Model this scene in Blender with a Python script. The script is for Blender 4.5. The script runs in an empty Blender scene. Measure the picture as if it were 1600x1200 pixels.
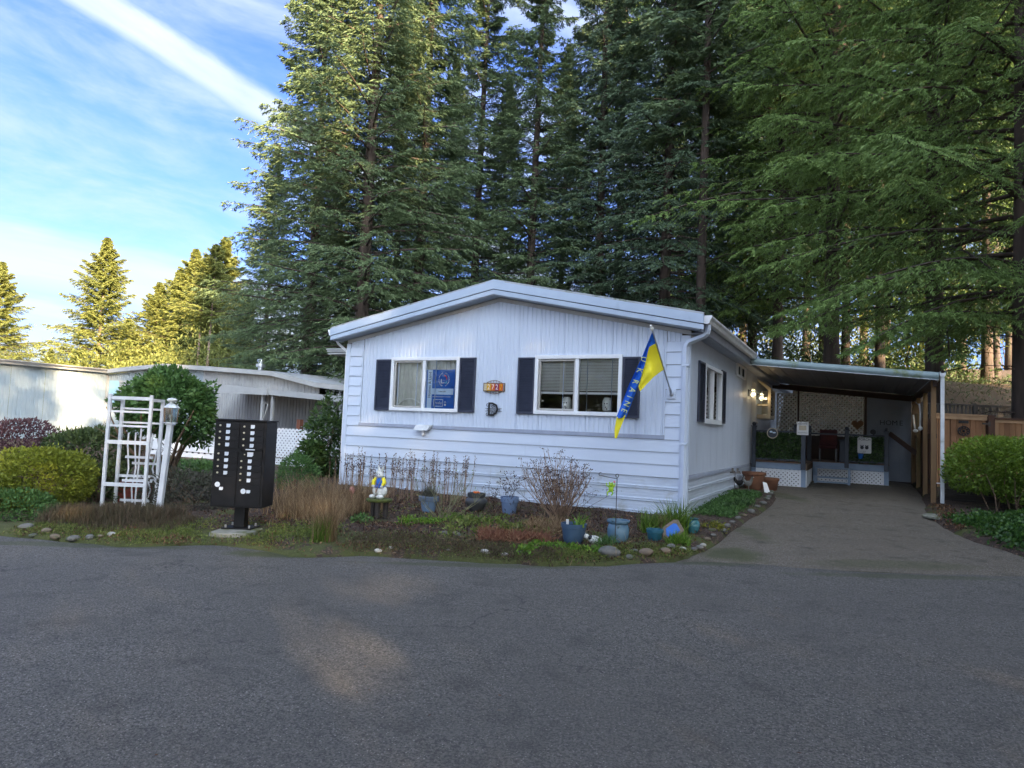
import bpy, math, random
import numpy as np
from mathutils import Vector, Matrix

D = bpy.data
SC = bpy.context.scene
COL = SC.collection
PI = math.pi

# ------------------------------------------------------------------ camera
YAW, PITCH, ROLL = math.radians(-27.2803), math.radians(3.643), math.radians(2.3817)
CAM = (2.4372, -10.9019, 1.3668)
cam_data = D.cameras.new('camera')
cam = D.objects.new('camera', cam_data)
COL.objects.link(cam)
SC.camera = cam
cam_data.sensor_fit = 'HORIZONTAL'
cam_data.sensor_width = 36.0
cam_data.lens = 36.0 * 1059.74 / 1600.0
cam_data.clip_start = 0.05
cam_data.clip_end = 2000
_f = Vector((math.sin(YAW) * math.cos(PITCH), math.cos(YAW) * math.cos(PITCH), math.sin(PITCH)))
_r = Vector((math.cos(YAW), -math.sin(YAW), 0))
_u = _r.cross(_f)
_r2 = math.cos(ROLL) * _r + math.sin(ROLL) * _u
_u2 = -math.sin(ROLL) * _r + math.cos(ROLL) * _u
_m = Matrix((_r2, _u2, -_f)).transposed().to_4x4()
_m.translation = Vector(CAM)
cam.matrix_world = _m

# ------------------------------------------------------------------ sun, sky, exposure
SUN_EL, SUN_AZ = math.radians(13.5), math.radians(122.0)     # azimuth clockwise from +Y
sun_data = D.lights.new('sun', 'SUN')
sun_data.energy = 2.0
sun_data.angle = math.radians(0.6)
sun_data.color = (1.0, 0.74, 0.44)
sun = D.objects.new('sun', sun_data)
COL.objects.link(sun)
_d = Vector((math.sin(SUN_AZ) * math.cos(SUN_EL), math.cos(SUN_AZ) * math.cos(SUN_EL), math.sin(SUN_EL)))
sun.rotation_euler = _d.to_track_quat('Z', 'Y').to_euler()
sun.location = (30, -20, 25)

SC.view_settings.view_transform = 'Standard'
SC.view_settings.look = 'None'
SC.view_settings.gamma = 1.0
SC.view_settings.use_curve_mapping = False
SC.view_settings.exposure = 4.0
SC.render.engine = 'CYCLES'
SC.cycles.max_bounces = 6
SC.cycles.transparent_max_bounces = 12
SC.cycles.use_denoising = True

# ------------------------------------------------------------------ node helper
class N:
    """small wrapper for writing node trees"""
    def __init__(s, tree):
        s.t = tree
    def new(s, typ, ins=None, **kw):
        n = s.t.nodes.new(typ)
        for k, v in kw.items():
            setattr(n, k, v)
        if ins:
            for k, v in ins.items():
                sk = n.inputs[k]
                if isinstance(v, bpy.types.NodeSocket):
                    s.t.links.new(v, sk)
                else:
                    sk.default_value = v
        return n
    def math(s, op, a, b=None, c=None, clamp=False):
        n = s.t.nodes.new('ShaderNodeMath'); n.operation = op; n.use_clamp = clamp
        for i, v in enumerate((a, b, c)):
            if v is None: continue
            if isinstance(v, bpy.types.NodeSocket): s.t.links.new(v, n.inputs[i])
            else: n.inputs[i].default_value = v
        return n.outputs[0]
    def vmath(s, op, a, b=None):
        n = s.t.nodes.new('ShaderNodeVectorMath'); n.operation = op
        for i, v in enumerate((a, b)):
            if v is None: continue
            if isinstance(v, bpy.types.NodeSocket): s.t.links.new(v, n.inputs[i])
            else: n.inputs[i].default_value = v
        return n
    def mix(s, f, a, b, blend='MIX'):
        n = s.t.nodes.new('ShaderNodeMix'); n.data_type = 'RGBA'; n.blend_type = blend
        for i, v in ((0, f), (6, a), (7, b)):
            if isinstance(v, bpy.types.NodeSocket): s.t.links.new(v, n.inputs[i])
            else:
                if i and len(v) == 3: v = (*v, 1)
                n.inputs[i].default_value = v
        return n.outputs[2]
    def noise(s, vec, scale, detail=3, rough=0.5, dist=0.0):
        n = s.new('ShaderNodeTexNoise', {'Scale': scale, 'Detail': detail, 'Roughness': rough, 'Distortion': dist})
        if vec is not None: s.t.links.new(vec, n.inputs['Vector'])
        return n.outputs['Fac']
    def ramp(s, f, stops, interp='LINEAR'):
        n = s.t.nodes.new('ShaderNodeValToRGB'); n.color_ramp.interpolation = interp
        el = n.color_ramp.elements
        while len(el) < len(stops): el.new(0.5)
        for e, (p, c) in zip(el, stops):
            e.position = p
            e.color = (*c, 1) if len(c) == 3 else c
        s.t.links.new(f, n.inputs[0])
        return n.outputs[0]
    def sstep(s, x, lo, hi):
        n = s.t.nodes.new('ShaderNodeMapRange'); n.interpolation_type = 'SMOOTHSTEP'
        s.t.links.new(x, n.inputs[0]) if isinstance(x, bpy.types.NodeSocket) else None
        n.inputs[1].default_value = lo; n.inputs[2].default_value = hi
        return n.outputs[0]

# ------------------------------------------------------------------ sky
world = D.worlds.new('World')
SC.world = world
world.use_nodes = True
wt = world.node_tree
wn = N(wt)
bg = wt.nodes['Background']
sky = wn.new('ShaderNodeTexSky', sky_type='NISHITA', sun_disc=False, sun_elevation=SUN_EL, sun_rotation=SUN_AZ,
             altitude=100.0, air_density=1.0, dust_density=1.0, ozone_density=2.5)
vec = wn.new('ShaderNodeTexCoord').outputs['Generated']
def rayv(u, v):
    """direction of a compass bearing / height, used to lay the two vapour trails over the sky dome"""
    return (_f + _r2 * ((u - 800) / 1059.74) + _u2 * ((600 - v) / 1059.74)).normalized()
def band(pa, pb, lo, hi):
    """signed angular distance from the great circle through pa and pb"""
    n = rayv(*pa).cross(rayv(*pb)).normalized()
    return wn.vmath('DOT_PRODUCT', vec, tuple(n)).outputs[1], n
def stretched(pa, pb, along, across):
    a = rayv(*pa); n = a.cross(rayv(*pb)).normalized(); b = n.cross(a)
    c = wn.new('ShaderNodeCombineXYZ', {
        'X': wn.math('MULTIPLY', wn.vmath('DOT_PRODUCT', vec, tuple(b)).outputs[1], along),
        'Y': wn.math('MULTIPLY', wn.vmath('DOT_PRODUCT', vec, tuple(n)).outputs[1], across),
        'Z': wn.math('MULTIPLY', wn.vmath('DOT_PRODUCT', vec, tuple(a)).outputs[1], along)})
    return c.outputs[0]
# high diagonal trail
d1, n1 = band((150, 0), (430, 178), 0, 0)
w1 = wn.noise(stretched((150, 0), (430, 178), 9, 30), 1.0, 5, 0.6)
e1 = wn.math('ADD', d1, wn.math('MULTIPLY', wn.math('SUBTRACT', w1, 0.5), 0.022))
prof1 = wn.math('MULTIPLY', wn.sstep(wn.math('ABSOLUTE', e1), 0.030, 0.010), wn.math('ADD', 0.45, wn.math('MULTIPLY', w1, 0.75)))
# low trail and the bank of thin cloud under it
d2, n2 = band((0, 350), (270, 408), 0, 0)
w2 = wn.noise(stretched((0, 350), (270, 408), 5, 34), 1.0, 5, 0.55)
e2 = wn.math('ADD', d2, wn.math('MULTIPLY', wn.math('SUBTRACT', w2, 0.5), 0.03))
z = wn.new('ShaderNodeSeparateXYZ', {'Vector': vec}).outputs['Z']
under = wn.sstep(e2, 0.012, -0.012) if n2.z > 0 else wn.sstep(e2, -0.012, 0.012)
streak = wn.sstep(w2, 0.36, 0.60)
bank = wn.math('MULTIPLY', under, wn.math('ADD', 0.25, wn.math('MULTIPLY', streak, 0.75)))
sg2 = -1.0 if n2.z > 0 else 1.0
e3 = wn.math('SUBTRACT', e2, 0.030 * sg2)
prof2 = wn.math('MULTIPLY', wn.sstep(wn.math('ABSOLUTE', e3), 0.050, 0.018), wn.math('ADD', 0.50, wn.math('MULTIPLY', w2, 0.80)), clamp=True)
bank = wn.math('MAXIMUM', bank, prof2)
# faint wisps high up
w3 = wn.noise(stretched((0, 200), (300, 280), 4, 12), 1.0, 6, 0.6, 0.3)
wisps = wn.math('MULTIPLY', wn.sstep(w3, 0.34, 0.74), 0.62)
cl = wn.math('MAXIMUM', wn.math('MAXIMUM', prof1, bank), wisps)
cl = wn.math('MULTIPLY', cl, 0.92, clamp=True)
skyc = wn.mix(1.0, sky.outputs[0], (0.132, 0.152, 0.280), 'MULTIPLY')
# cloud is lit by the same sun and air: a pale version of the sky behind it plus the warm low sun
# ice cloud scatters light forwards: it is brighter the nearer it lies to the sun (Henyey-Greenstein, g = 0.65)
cs = wn.vmath('DOT_PRODUCT', vec, tuple(_d)).outputs[1]
hg = wn.math('DIVIDE', 0.5775, wn.math('POWER', wn.math('SUBTRACT', 1.4225, wn.math('MULTIPLY', cs, 1.3)), 1.5))
cloudc = wn.vmath('SCALE', (0.90, 0.99, 1.0)).outputs[0]
sc_ = cloudc.node; wt.links.new(wn.math('MULTIPLY', hg, 5.0), sc_.inputs['Scale'])
wt.links.new(wn.mix(cl, skyc, cloudc), bg.inputs[0])
bg.inputs[1].default_value = 0.10
world.cycles.sampling_method = 'MANUAL'
world.cycles.sample_map_resolution = 1024

# ------------------------------------------------------------------ materials
MATS = {}
def mk(name, c1, c2=None, scale=6.0, rough=0.6, bump=0.0, bscale=60.0, metal=0.0, vec='pos', stretch=None, dirt=None, spec=0.5, detail=4):
    """painted or natural surface: two colours mixed by noise, fine relief, optional blotches of dirt"""
    m = D.materials.new(name); m.use_nodes = True
    t = m.node_tree; n = N(t); b = t.nodes['Principled BSDF']
    if vec == 'pos': v = n.new('ShaderNodeNewGeometry').outputs['Position']
    else: v = n.new('ShaderNodeTexCoord').outputs['Object']
    if stretch:
        v = n.new('ShaderNodeMapping', {'Vector': v, 'Scale': stretch}).outputs[0]
    c2 = c2 or tuple(x * 0.88 for x in c1)
    f = n.sstep(n.noise(v, scale, detail, 0.6), 0.32, 0.68)
    col = n.mix(f, c1, c2)
    if dirt:
        dc, ds, lo, hi = dirt
        col = n.mix(n.sstep(n.noise(v, ds, 5, 0.62), lo, hi), col, dc)
    t.links.new(col, b.inputs['Base Color'])
    b.inputs['Roughness'].default_value = rough
    b.inputs['Metallic'].default_value = metal
    b.inputs['Specular IOR Level'].default_value = spec
    if bump:
        bn = n.new('ShaderNodeBump', {'Strength': bump, 'Distance': 0.01, 'Height': n.noise(v, bscale, 3, 0.6)})
        t.links.new(bn.outputs[0], b.inputs['Normal'])
    MATS[name] = m
    return m
def leafmat(name, stops, trans=0.25, rough=0.55):
    """foliage: colour picked per leaf from a ramp by the mesh attribute 'tone'"""
    m = D.materials.new(name); m.use_nodes = True
    t = m.node_tree; n = N(t); b = t.nodes['Principled BSDF']
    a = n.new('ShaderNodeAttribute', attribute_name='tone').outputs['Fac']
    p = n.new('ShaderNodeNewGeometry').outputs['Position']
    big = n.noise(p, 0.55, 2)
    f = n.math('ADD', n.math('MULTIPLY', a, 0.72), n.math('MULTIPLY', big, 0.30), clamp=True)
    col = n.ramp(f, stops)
    t.links.new(col, b.inputs['Base Color'])
    b.inputs['Roughness'].default_value = rough
    b.inputs['Specular IOR Level'].default_value = 0.3
    tr = n.new('ShaderNodeBsdfTranslucent', {'Color': col})
    mx = n.new('ShaderNodeMixShader', {0: trans, 1: b.outputs[0], 2: tr.outputs[0]})
    t.links.new(mx.outputs[0], t.nodes['Material Output'].inputs[0])
    MATS[name] = m
    return m
def glassmat(name, tint, rough=0.02, trans=0.85, ior=1.45):
    m = D.materials.new(name); m.use_nodes = True
    t = m.node_tree; n = N(t)
    g = n.new('ShaderNodeBsdfGlossy', {'Color': (1, 1, 1, 1), 'Roughness': rough})
    tp = n.new('ShaderNodeBsdfTransparent', {'Color': (*tint, 1)})
    fr = n.new('ShaderNodeFresnel', {'IOR': ior})
    f = n.math('ADD', n.math('MULTIPLY', fr.outputs[0], 1.0), 1 - trans, clamp=True)
    mx = n.new('ShaderNodeMixShader', {0: f, 1: tp.outputs[0], 2: g.outputs[0]})
    t.links.new(mx.outputs[0], t.nodes['Material Output'].inputs[0])
    MATS[name] = m
    return m
def emit(name, col, s):
    m = D.materials.new(name); m.use_nodes = True
    b = m.node_tree.nodes['Principled BSDF']
    b.inputs['Base Color'].default_value = (*col, 1)
    b.inputs['Emission Color'].default_value = (*col, 1)
    b.inputs['Emission Strength'].default_value = s
    MATS[name] = m
    return m

# ------------------------------------------------------------------ mesh builder
class MB:
    def __init__(s):
        s.v = []; s.f = []; s.M = None
    def add(s, vs, fs):
        o = len(s.v)
        if s.M is not None: vs = [s.M @ Vector(p) for p in vs]
        s.v += [tuple(p) for p in vs]; s.f += [tuple(i + o for i in f) for f in fs]
        return s
    def box(s, x0, x1, y0, y1, z0, z1):
        vs = [(x, y, z) for z in (z0, z1) for y in (y0, y1) for x in (x0, x1)]
        return s.add(vs, [(0, 2, 3, 1), (4, 5, 7, 6), (0, 1, 5, 4), (2, 6, 7, 3), (0, 4, 6, 2), (1, 3, 7, 5)])
    def bar(s, a, b, w, h, up=(0, 0, 1)):
        """square bar from a to b, w wide and h tall"""
        a = Vector(a); b = Vector(b); d = (b - a).normalized(); up = Vector(up)
        if abs(d.dot(up)) > 0.98: up = Vector((1, 0, 0))
        x = d.cross(up).normalized() * (w / 2); z = x.cross(d).normalized() * (h / 2)
        vs = [p + i * x + j * z for p in (a, b) for i, j in ((-1, -1), (1, -1), (1, 1), (-1, 1))]
        return s.add(vs, [(3, 2, 1, 0), (4, 5, 6, 7), (0, 1, 5, 4), (1, 2, 6, 5), (2, 3, 7, 6), (3, 0, 4, 7)])
    def tube(s, pts, r, n=6, caps=True):
        pts = [Vector(p) for p in pts]; rs = r if isinstance(r, (list, tuple)) else [r] * len(pts)
        vs = []; fs = []; ref = None
        for i, p in enumerate(pts):
            d = (pts[min(i + 1, len(pts) - 1)] - pts[max(i - 1, 0)])
            d = d.normalized() if d.length > 1e-9 else Vector((0, 0, 1))
            if ref is None: ref = Vector((0, 0, 1)) if abs(d.z) < 0.9 else Vector((1, 0, 0))
            x = d.cross(ref).normalized(); y = d.cross(x).normalized(); ref = x.cross(d)
            vs += [p + (x * math.cos(2 * PI * k / n) + y * math.sin(2 * PI * k / n)) * rs[i] for k in range(n)]
        for i in range(len(pts) - 1):
            for k in range(n):
                fs.append((i * n + k, i * n + (k + 1) % n, (i + 1) * n + (k + 1) % n, (i + 1) * n + k))
        if caps:
            fs.append(tuple(range(n))[::-1]); fs.append(tuple((len(pts) - 1) * n + k for k in range(n)))
        return s.add(vs, fs)
    def lathe(s, prof, c=(0, 0, 0), n=20):
        vs = []; fs = []
        for r, z in prof:
            vs += [(c[0] + r * math.cos(2 * PI * k / n), c[1] + r * math.sin(2 * PI * k / n), c[2] + z) for k in range(n)]
        for i in range(len(prof) - 1):
            for k in range(n):
                fs.append((i * n + k, i * n + (k + 1) % n, (i + 1) * n + (k + 1) % n, (i + 1) * n + k))
        fs.append(tuple(range(n))[::-1]); fs.append(tuple((len(prof) - 1) * n + k for k in range(n)))
        return s.add(vs, fs)
    def prism(s, poly, axis, a, b):
        """extrude a 2-D polygon along an axis ('x','y','z') from a to b"""
        def P(p, t): return {'x': (t, p[0], p[1]), 'y': (p[0], t, p[1]), 'z': (p[0], p[1], t)}[axis]
        n = len(poly)
        vs = [P(p, a) for p in poly] + [P(p, b) for p in poly]
        return s.add(vs, [tuple(range(n)), tuple(range(n, 2 * n))[::-1]] + [(i, n + i, n + (i + 1) % n, (i + 1) % n) for i in range(n)])
    def ball(s, c, r, n=10, m=7, sq=(1, 1, 1)):
        vs = []; fs = []
        for i in range(m + 1):
            t = PI * i / m
            for k in range(n):
                a = 2 * PI * k / n
                vs.append((c[0] + r * sq[0] * math.sin(t) * math.cos(a), c[1] + r * sq[1] * math.sin(t) * math.sin(a), c[2] + r * sq[2] * math.cos(t)))
        for i in range(m):
            for k in range(n):
                fs.append((i * n + k, (i + 1) * n + k, (i + 1) * n + (k + 1) % n, i * n + (k + 1) % n))
        return s.add(vs, fs)
    def grid(s, fn, nu, nv):
        """fn(i, j) gives a point"""
        vs = [fn(i, j) for j in range(nv + 1) for i in range(nu + 1)]
        w = nu + 1
        return s.add(vs, [(j * w + i, j * w + i + 1, (j + 1) * w + i + 1, (j + 1) * w + i) for j in range(nv) for i in range(nu)])
    def build(s, name, m, parent=None, smooth=False, bevel=0.0, local=False, kind=None):
        me = D.meshes.new(name)
        off = Vector((0, 0, 0))
        if parent is not None and not local:
            p = parent
            while p is not None: off += p.location; p = p.parent
        me.from_pydata([(a - off.x, b - off.y, c - off.z) for a, b, c in s.v], [], s.f)
        me.materials.append(m if not isinstance(m, str) else MATS[m])
        me.validate(); me.update()
        if smooth:
            me.polygons.foreach_set('use_smooth', [True] * len(me.polygons))
            try: me.set_sharp_from_angle(angle=math.radians(38))
            except Exception: pass
        o = D.objects.new(name, me); COL.objects.link(o)
        if parent is not None: o.parent = parent
        if bevel:
            md = o.modifiers.new('bevel', 'BEVEL'); md.width = bevel; md.segments = 2; md.limit_method = 'ANGLE'
        if kind: o['kind'] = kind
        return o

def tag(o, label, cat=None, group=None, kind=None):
    if label: o['label'] = label
    if cat: o['category'] = cat
    if group: o['group'] = group
    if kind: o['kind'] = kind
    return o
def thing(name, label, cat, loc=(0, 0, 0), rz=0.0, group=None):
    o = D.objects.new(name, None); COL.objects.link(o)
    o.empty_display_size = 0.2
    o.location = loc; o.rotation_euler = (0, 0, rz)
    return tag(o, label, cat, group)
def struct(o):
    o['kind'] = 'structure'; return o
def dup(root, loc, rz=0.0, scale=None, label=None, tilt=None):
    """copy a thing with its parts and their sub-parts (mesh data shared)"""
    r = root.copy(); COL.objects.link(r); r.location = loc; r.rotation_euler = (tilt[0] if tilt else 0, tilt[1] if tilt else 0, rz)
    if scale is not None: r.scale = scale if isinstance(scale, tuple) else (scale,) * 3
    if label: r['label'] = label
    for ch in list(root.children):
        c = ch.copy(); COL.objects.link(c); c.parent = r
        for g in list(ch.children):
            d = g.copy(); COL.objects.link(d); d.parent = c
    return r
def text(name, body, size, m, parent, loc, rot, ext=0.002, sx=1.0, align='CENTER'):
    cu = D.curves.new(name, 'FONT'); cu.body = body; cu.size = size; cu.extrude = ext
    cu.align_x = align; cu.align_y = 'CENTER'; cu.resolution_u = 2
    cu.materials.append(MATS[m])
    tmp = D.objects.new(name, cu); COL.objects.link(tmp)
    me = D.meshes.new_from_object(tmp); D.objects.remove(tmp)
    me.materials.clear(); me.materials.append(MATS[m])
    o = D.objects.new(name, me); COL.objects.link(o)
    off = Vector((0, 0, 0)); p = parent
    while p is not None: off += p.location; p = p.parent
    o.parent = parent; o.location = Vector(loc) - off; o.rotation_euler = rot; o.scale = (sx, 1, 1)
    return o
FRONT = (PI / 2, 0, 0)             # text standing upright, read from -Y

def npmesh(name, V, F, m, tone=None, parent=None, smooth=False):
    """fast mesh from numpy arrays: V (n,3), F (k,4) or (k,3)"""
    me = D.meshes.new(name)
    k = F.shape[1]
    me.vertices.add(len(V)); me.vertices.foreach_set('co', V.astype(np.float32).ravel())
    me.loops.add(F.size); me.loops.foreach_set('vertex_index', F.astype(np.int32).ravel())
    me.polygons.add(len(F)); me.polygons.foreach_set('loop_start', np.arange(0, F.size, k, dtype=np.int32))
    me.update(calc_edges=True)
    if smooth: me.polygons.foreach_set('use_smooth', np.ones(len(F), bool))
    me.materials.append(MATS[m] if isinstance(m, str) else m)
    if tone is not None:
        a = me.attributes.new('tone', 'FLOAT', 'POINT'); a.data.foreach_set('value', tone.astype(np.float32).ravel())
    return me
def linkmesh(name, me, parent=None):
    o = D.objects.new(name, me); COL.objects.link(o)
    if parent is not None: o.parent = parent
    return o
def leaves(P, Dr, L, W, tone, rng, flat=0.0):
    """diamond leaves: base points P, unit directions Dr, lengths L, widths W -> V, F, tone"""
    n = len(P)
    R = rng.normal(size=(n, 3)); R[:, 2] *= 1 - flat * 0.8
    S = np.cross(Dr, R); S /= np.linalg.norm(S, axis=1, keepdims=True) + 1e-9
    if flat > 0:
        S2 = np.cross(Dr, np.array([[0, 0, 1.0]])); S2 /= np.linalg.norm(S2, axis=1, keepdims=True) + 1e-9
        S = S * (1 - flat) + S2 * flat; S /= np.linalg.norm(S, axis=1, keepdims=True) + 1e-9
    L = np.broadcast_to(L, n)[:, None]; W = np.broadcast_to(W, n)[:, None]
    V = np.stack([P, P + Dr * L * 0.45 + S * W / 2, P + Dr * L, P + Dr * L * 0.45 - S * W / 2], 1).reshape(-1, 3)
    F = np.arange(4 * n).reshape(n, 4)
    return V, F, np.repeat(np.broadcast_to(tone, n), 4)
def unit(a): return a / (np.linalg.norm(a, axis=-1, keepdims=True) + 1e-9)

# ------------------------------------------------------------------ the lie of the land
FW = np.array([math.sin(YAW), math.cos(YAW)]); RT = np.array([math.cos(YAW), -math.sin(YAW)])
def site(lat, dep):
    """site axes: lat metres to the right and dep metres beyond a spot in the middle of the road"""
    return (CAM[0] + RT[0] * lat + FW[0] * dep, CAM[1] + RT[1] * lat + FW[1] * dep)
def sm(x, a, b):
    t = np.clip((x - a) / (b - a), 0, 1); return t * t * (3 - 2 * t)
def ground(x, y):
    x = np.asarray(x, float); y = np.asarray(y, float)
    z = 0.03 * np.clip(y, -16, 9)
    lat = (x - CAM[0]) * RT[0] + (y - CAM[1]) * RT[1]; dep = (x - CAM[0]) * FW[0] + (y - CAM[1]) * FW[1]
    hill = 3.6 * sm(dep, 19.5, 27) * sm(lat, 3, 9) + 3.0 * sm(dep, 30, 50) * sm(lat, 0, 12)
    return z + hill
def gz(x, y): return float(ground(x, y))

# ================================================================== GROUND
ROAD_EDGE = [site(-70, 9.5), site(-40, 8.9), site(-20, 8.4), site(-10, 8.25), (-6.8, -6.31), (-6.22, -6.19), (-5.42, -6.0), (-4.91, -5.86),
             (-4.6, -5.5), (-4.26, -5.24), (-3.8, -5.16), (-3.09, -5.2), (-2.89, -5.15), (-2.62, -4.78), (-2.03, -4.56),
             (-1.61, -4.43), (-1.08, -4.22), (-0.55, -4.01), (-0.08, -3.69), (0.24, -3.32), (0.58, -2.98), (0.95, -2.72), (1.5, -2.55),
             (2.17, -2.39), (2.8, -2.14), (3.43, -1.79), (4.06, -1.47), (4.9, -1.05), (6.2, -0.35), site(10, 7.7), site(12.5, 7.8)]
DR_L = [(0.50, -3.10), (0.60, -2.75), (0.74, -1.9), (0.77, -1.37), (0.76, -0.51), (0.80, 0.79), (0.90, 1.9), (0.93, 3.2), (0.90, 4.03), (0.78, 5.0),
        (0.55, 5.7), (0.02, 6.3), (0.02, 11.2)]
DR_R = [(4.25, -1.45), (4.45, -1.0), (4.36, -0.2), (4.12, 0.46), (3.90, 0.83), (3.72, 1.6), (3.62, 2.28), (3.55, 3.2), (3.55, 4.2), (3.62, 5.2),
        (3.66, 6.2), (3.68, 7.5), (3.68, 11.2)]
def resample(pts, n):
    p = np.array(pts, float); s = np.concatenate([[0], np.cumsum(np.hypot(*np.diff(p, axis=0).T))])
    t = np.linspace(0, s[-1], n)
    return np.stack([np.interp(t, s, p[:, 0]), np.interp(t, s, p[:, 1])], 1)
_road_poly = np.array(ROAD_EDGE + [site(12.5, -3.2), site(-70, -3.2)])
_dr_poly = np.array([(0.5, -3.3)] + DR_L + DR_R[::-1] + [(4.25, -1.75)])
def inside(P, poly):
    x, y = P[:, 0], P[:, 1]; r = np.zeros(len(P), bool); n = len(poly)
    for i in range(n):
        x1, y1 = poly[i]; x2, y2 = poly[(i + 1) % n]
        c = ((y1 > y) != (y2 > y)) & (x < (x2 - x1) * (y - y1) / (y2 - y1 + 1e-12) + x1)
        r ^= c
    return r
def segdist(P, poly):
    d = np.full(len(P), 1e9); n = len(poly)
    for i in range(n):
        a = poly[i]; b = poly[(i + 1) % n]; ab = b - a; L = (ab ** 2).sum() + 1e-12
        t = np.clip(((P - a) @ ab) / L, 0, 1); q = P - a - t[:, None] * ab
        d = np.minimum(d, np.hypot(q[:, 0], q[:, 1]))
    return d
def hard_distance(P):
    """positive on soil: metres to the nearest paved edge; negative on the paving"""
    i1 = inside(P, _road_poly); i2 = inside(P, _dr_poly)
    d1 = segdist(P, _road_poly); d2 = segdist(P, _dr_poly)
    ins = i1 | i2
    out = np.minimum(d1, d2)
    din = np.maximum(np.where(i1, d1, 0), np.where(i2, d2, 0))
    return np.where(ins, -din, out)
def vnoise(P, s, seed=0):
    """cheap smooth noise from summed sines, -1..1"""
    r = np.random.RandomState(seed); o = np.zeros(len(P))
    for k in range(7):
        a = r.uniform(0, 2 * PI); f = s * r.uniform(0.6, 2.2); ph = r.uniform(0, 2 * PI)
        o += np.sin((P[:, 0] * math.cos(a) + P[:, 1] * math.sin(a)) * f + ph)
    return o / 4.0
def soil_height(P):
    d = hard_distance(P)
    up = np.where(d > 0, np.minimum(d * 0.28, 0.055) + 0.012, -0.07)
    n = vnoise(P, 5, 1) * 0.018 + vnoise(P, 14, 2) * 0.010
    far = np.clip((np.hypot(P[:, 0], P[:, 1]) - 12) / 10, 0, 1)
    dip = -0.062 * np.exp(-((P[:, 0] + 4.62) ** 2 + (P[:, 1] + 4.70) ** 2) / 0.5 ** 2)
    return ground(P[:, 0], P[:, 1]) + up + dip + np.where(d > 0.05, n, 0) * (1 - far)
def sz(x, y): return float(soil_height(np.array([[x, y]], float))[0])

def axis_pts(lo, hi, f0, f1, step, grow=1.14):
    a = list(np.arange(f0, f1 + 1e-6, step)); s = step
    x = a[-1]
    while x < hi: s *= grow; x += s; a.append(min(x, hi))
    s = step; x = a[0]
    while x > lo: s *= grow; x -= s; a.insert(0, max(x, lo))
    return np.array(a)
gx = axis_pts(-700, 700, -9.0, 5.6, 0.085); gy = axis_pts(-700, 700, -6.6, 7.0, 0.085)
X, Y = np.meshgrid(gx, gy); P = np.stack([X.ravel(), Y.ravel()], 1)
Z = soil_height(P)
w = len(gx); h = len(gy)
idx = np.arange(w * h).reshape(h, w)
F = np.stack([idx[:-1, :-1], idx[:-1, 1:], idx[1:, 1:], idx[1:, :-1]], -1).reshape(-1, 4)

# soil: dark bark and needles, with moss and grass where nothing is planted
m = D.materials.new('soil'); m.use_nodes = True; t = m.node_tree; n = N(t); b = t.nodes['Principled BSDF']
pos = n.new('ShaderNodeNewGeometry').outputs['Position']
soil = n.mix(n.noise(pos, 38, 4, 0.7), (0.018, 0.012, 0.009), (0.085, 0.055, 0.038))
chips = n.new('ShaderNodeTexVoronoi', {'Vector': pos, 'Scale': 42.0}).outputs['Color']
cg = n.new('ShaderNodeSeparateColor', {'Color': chips}).outputs[0]
soil = n.mix(n.sstep(cg, 0.78, 0.92), soil, (0.15, 0.095, 0.06))
moss = n.mix(n.noise(pos, 55, 3, 0.7), (0.035, 0.045, 0.012), (0.12, 0.14, 0.028))
mossf = n.noise(pos, 1.5, 5, 0.65)
xyz = n.new('ShaderNodeSeparateXYZ', {'Vector': pos})
# nearer the road the strip is mossier
strip = n.math('ADD', n.math('MULTIPLY', xyz.outputs['Y'], 0.889), n.math('MULTIPLY', xyz.outputs['X'], -0.458))
strip = n.sstep(strip, -1.25, -2.6)
mf = n.sstep(n.math('ADD', mossf, n.math('MULTIPLY', strip, 0.15)), 0.54, 0.60)
col = n.mix(n.math('MULTIPLY', mf, 0.85), soil, moss)
duff = n.mix(n.noise(pos, 9, 4, 0.7), (0.05, 0.03, 0.018), (0.13, 0.08, 0.04))
far = n.sstep(n.vmath('LENGTH', pos).outputs[1], 11, 14)
col = n.mix(far, col, duff)
t.links.new(col, b.inputs['Base Color']); b.inputs['Roughness'].default_value = 0.95
hb = n.math('ADD', n.noise(pos, 70, 4, 0.7), n.math('MULTIPLY', cg, 0.6))
bn = n.new('ShaderNodeBump', {'Strength': 0.9, 'Distance': 0.02, 'Height': hb}); t.links.new(bn.outputs[0], b.inputs['Normal'])
me = npmesh('garden_soil', np.column_stack([P, Z]), F, m, smooth=True)
struct(tag(linkmesh('garden_soil', me), 'dark soil and moss of the garden beds between the house and the road'))

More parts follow.
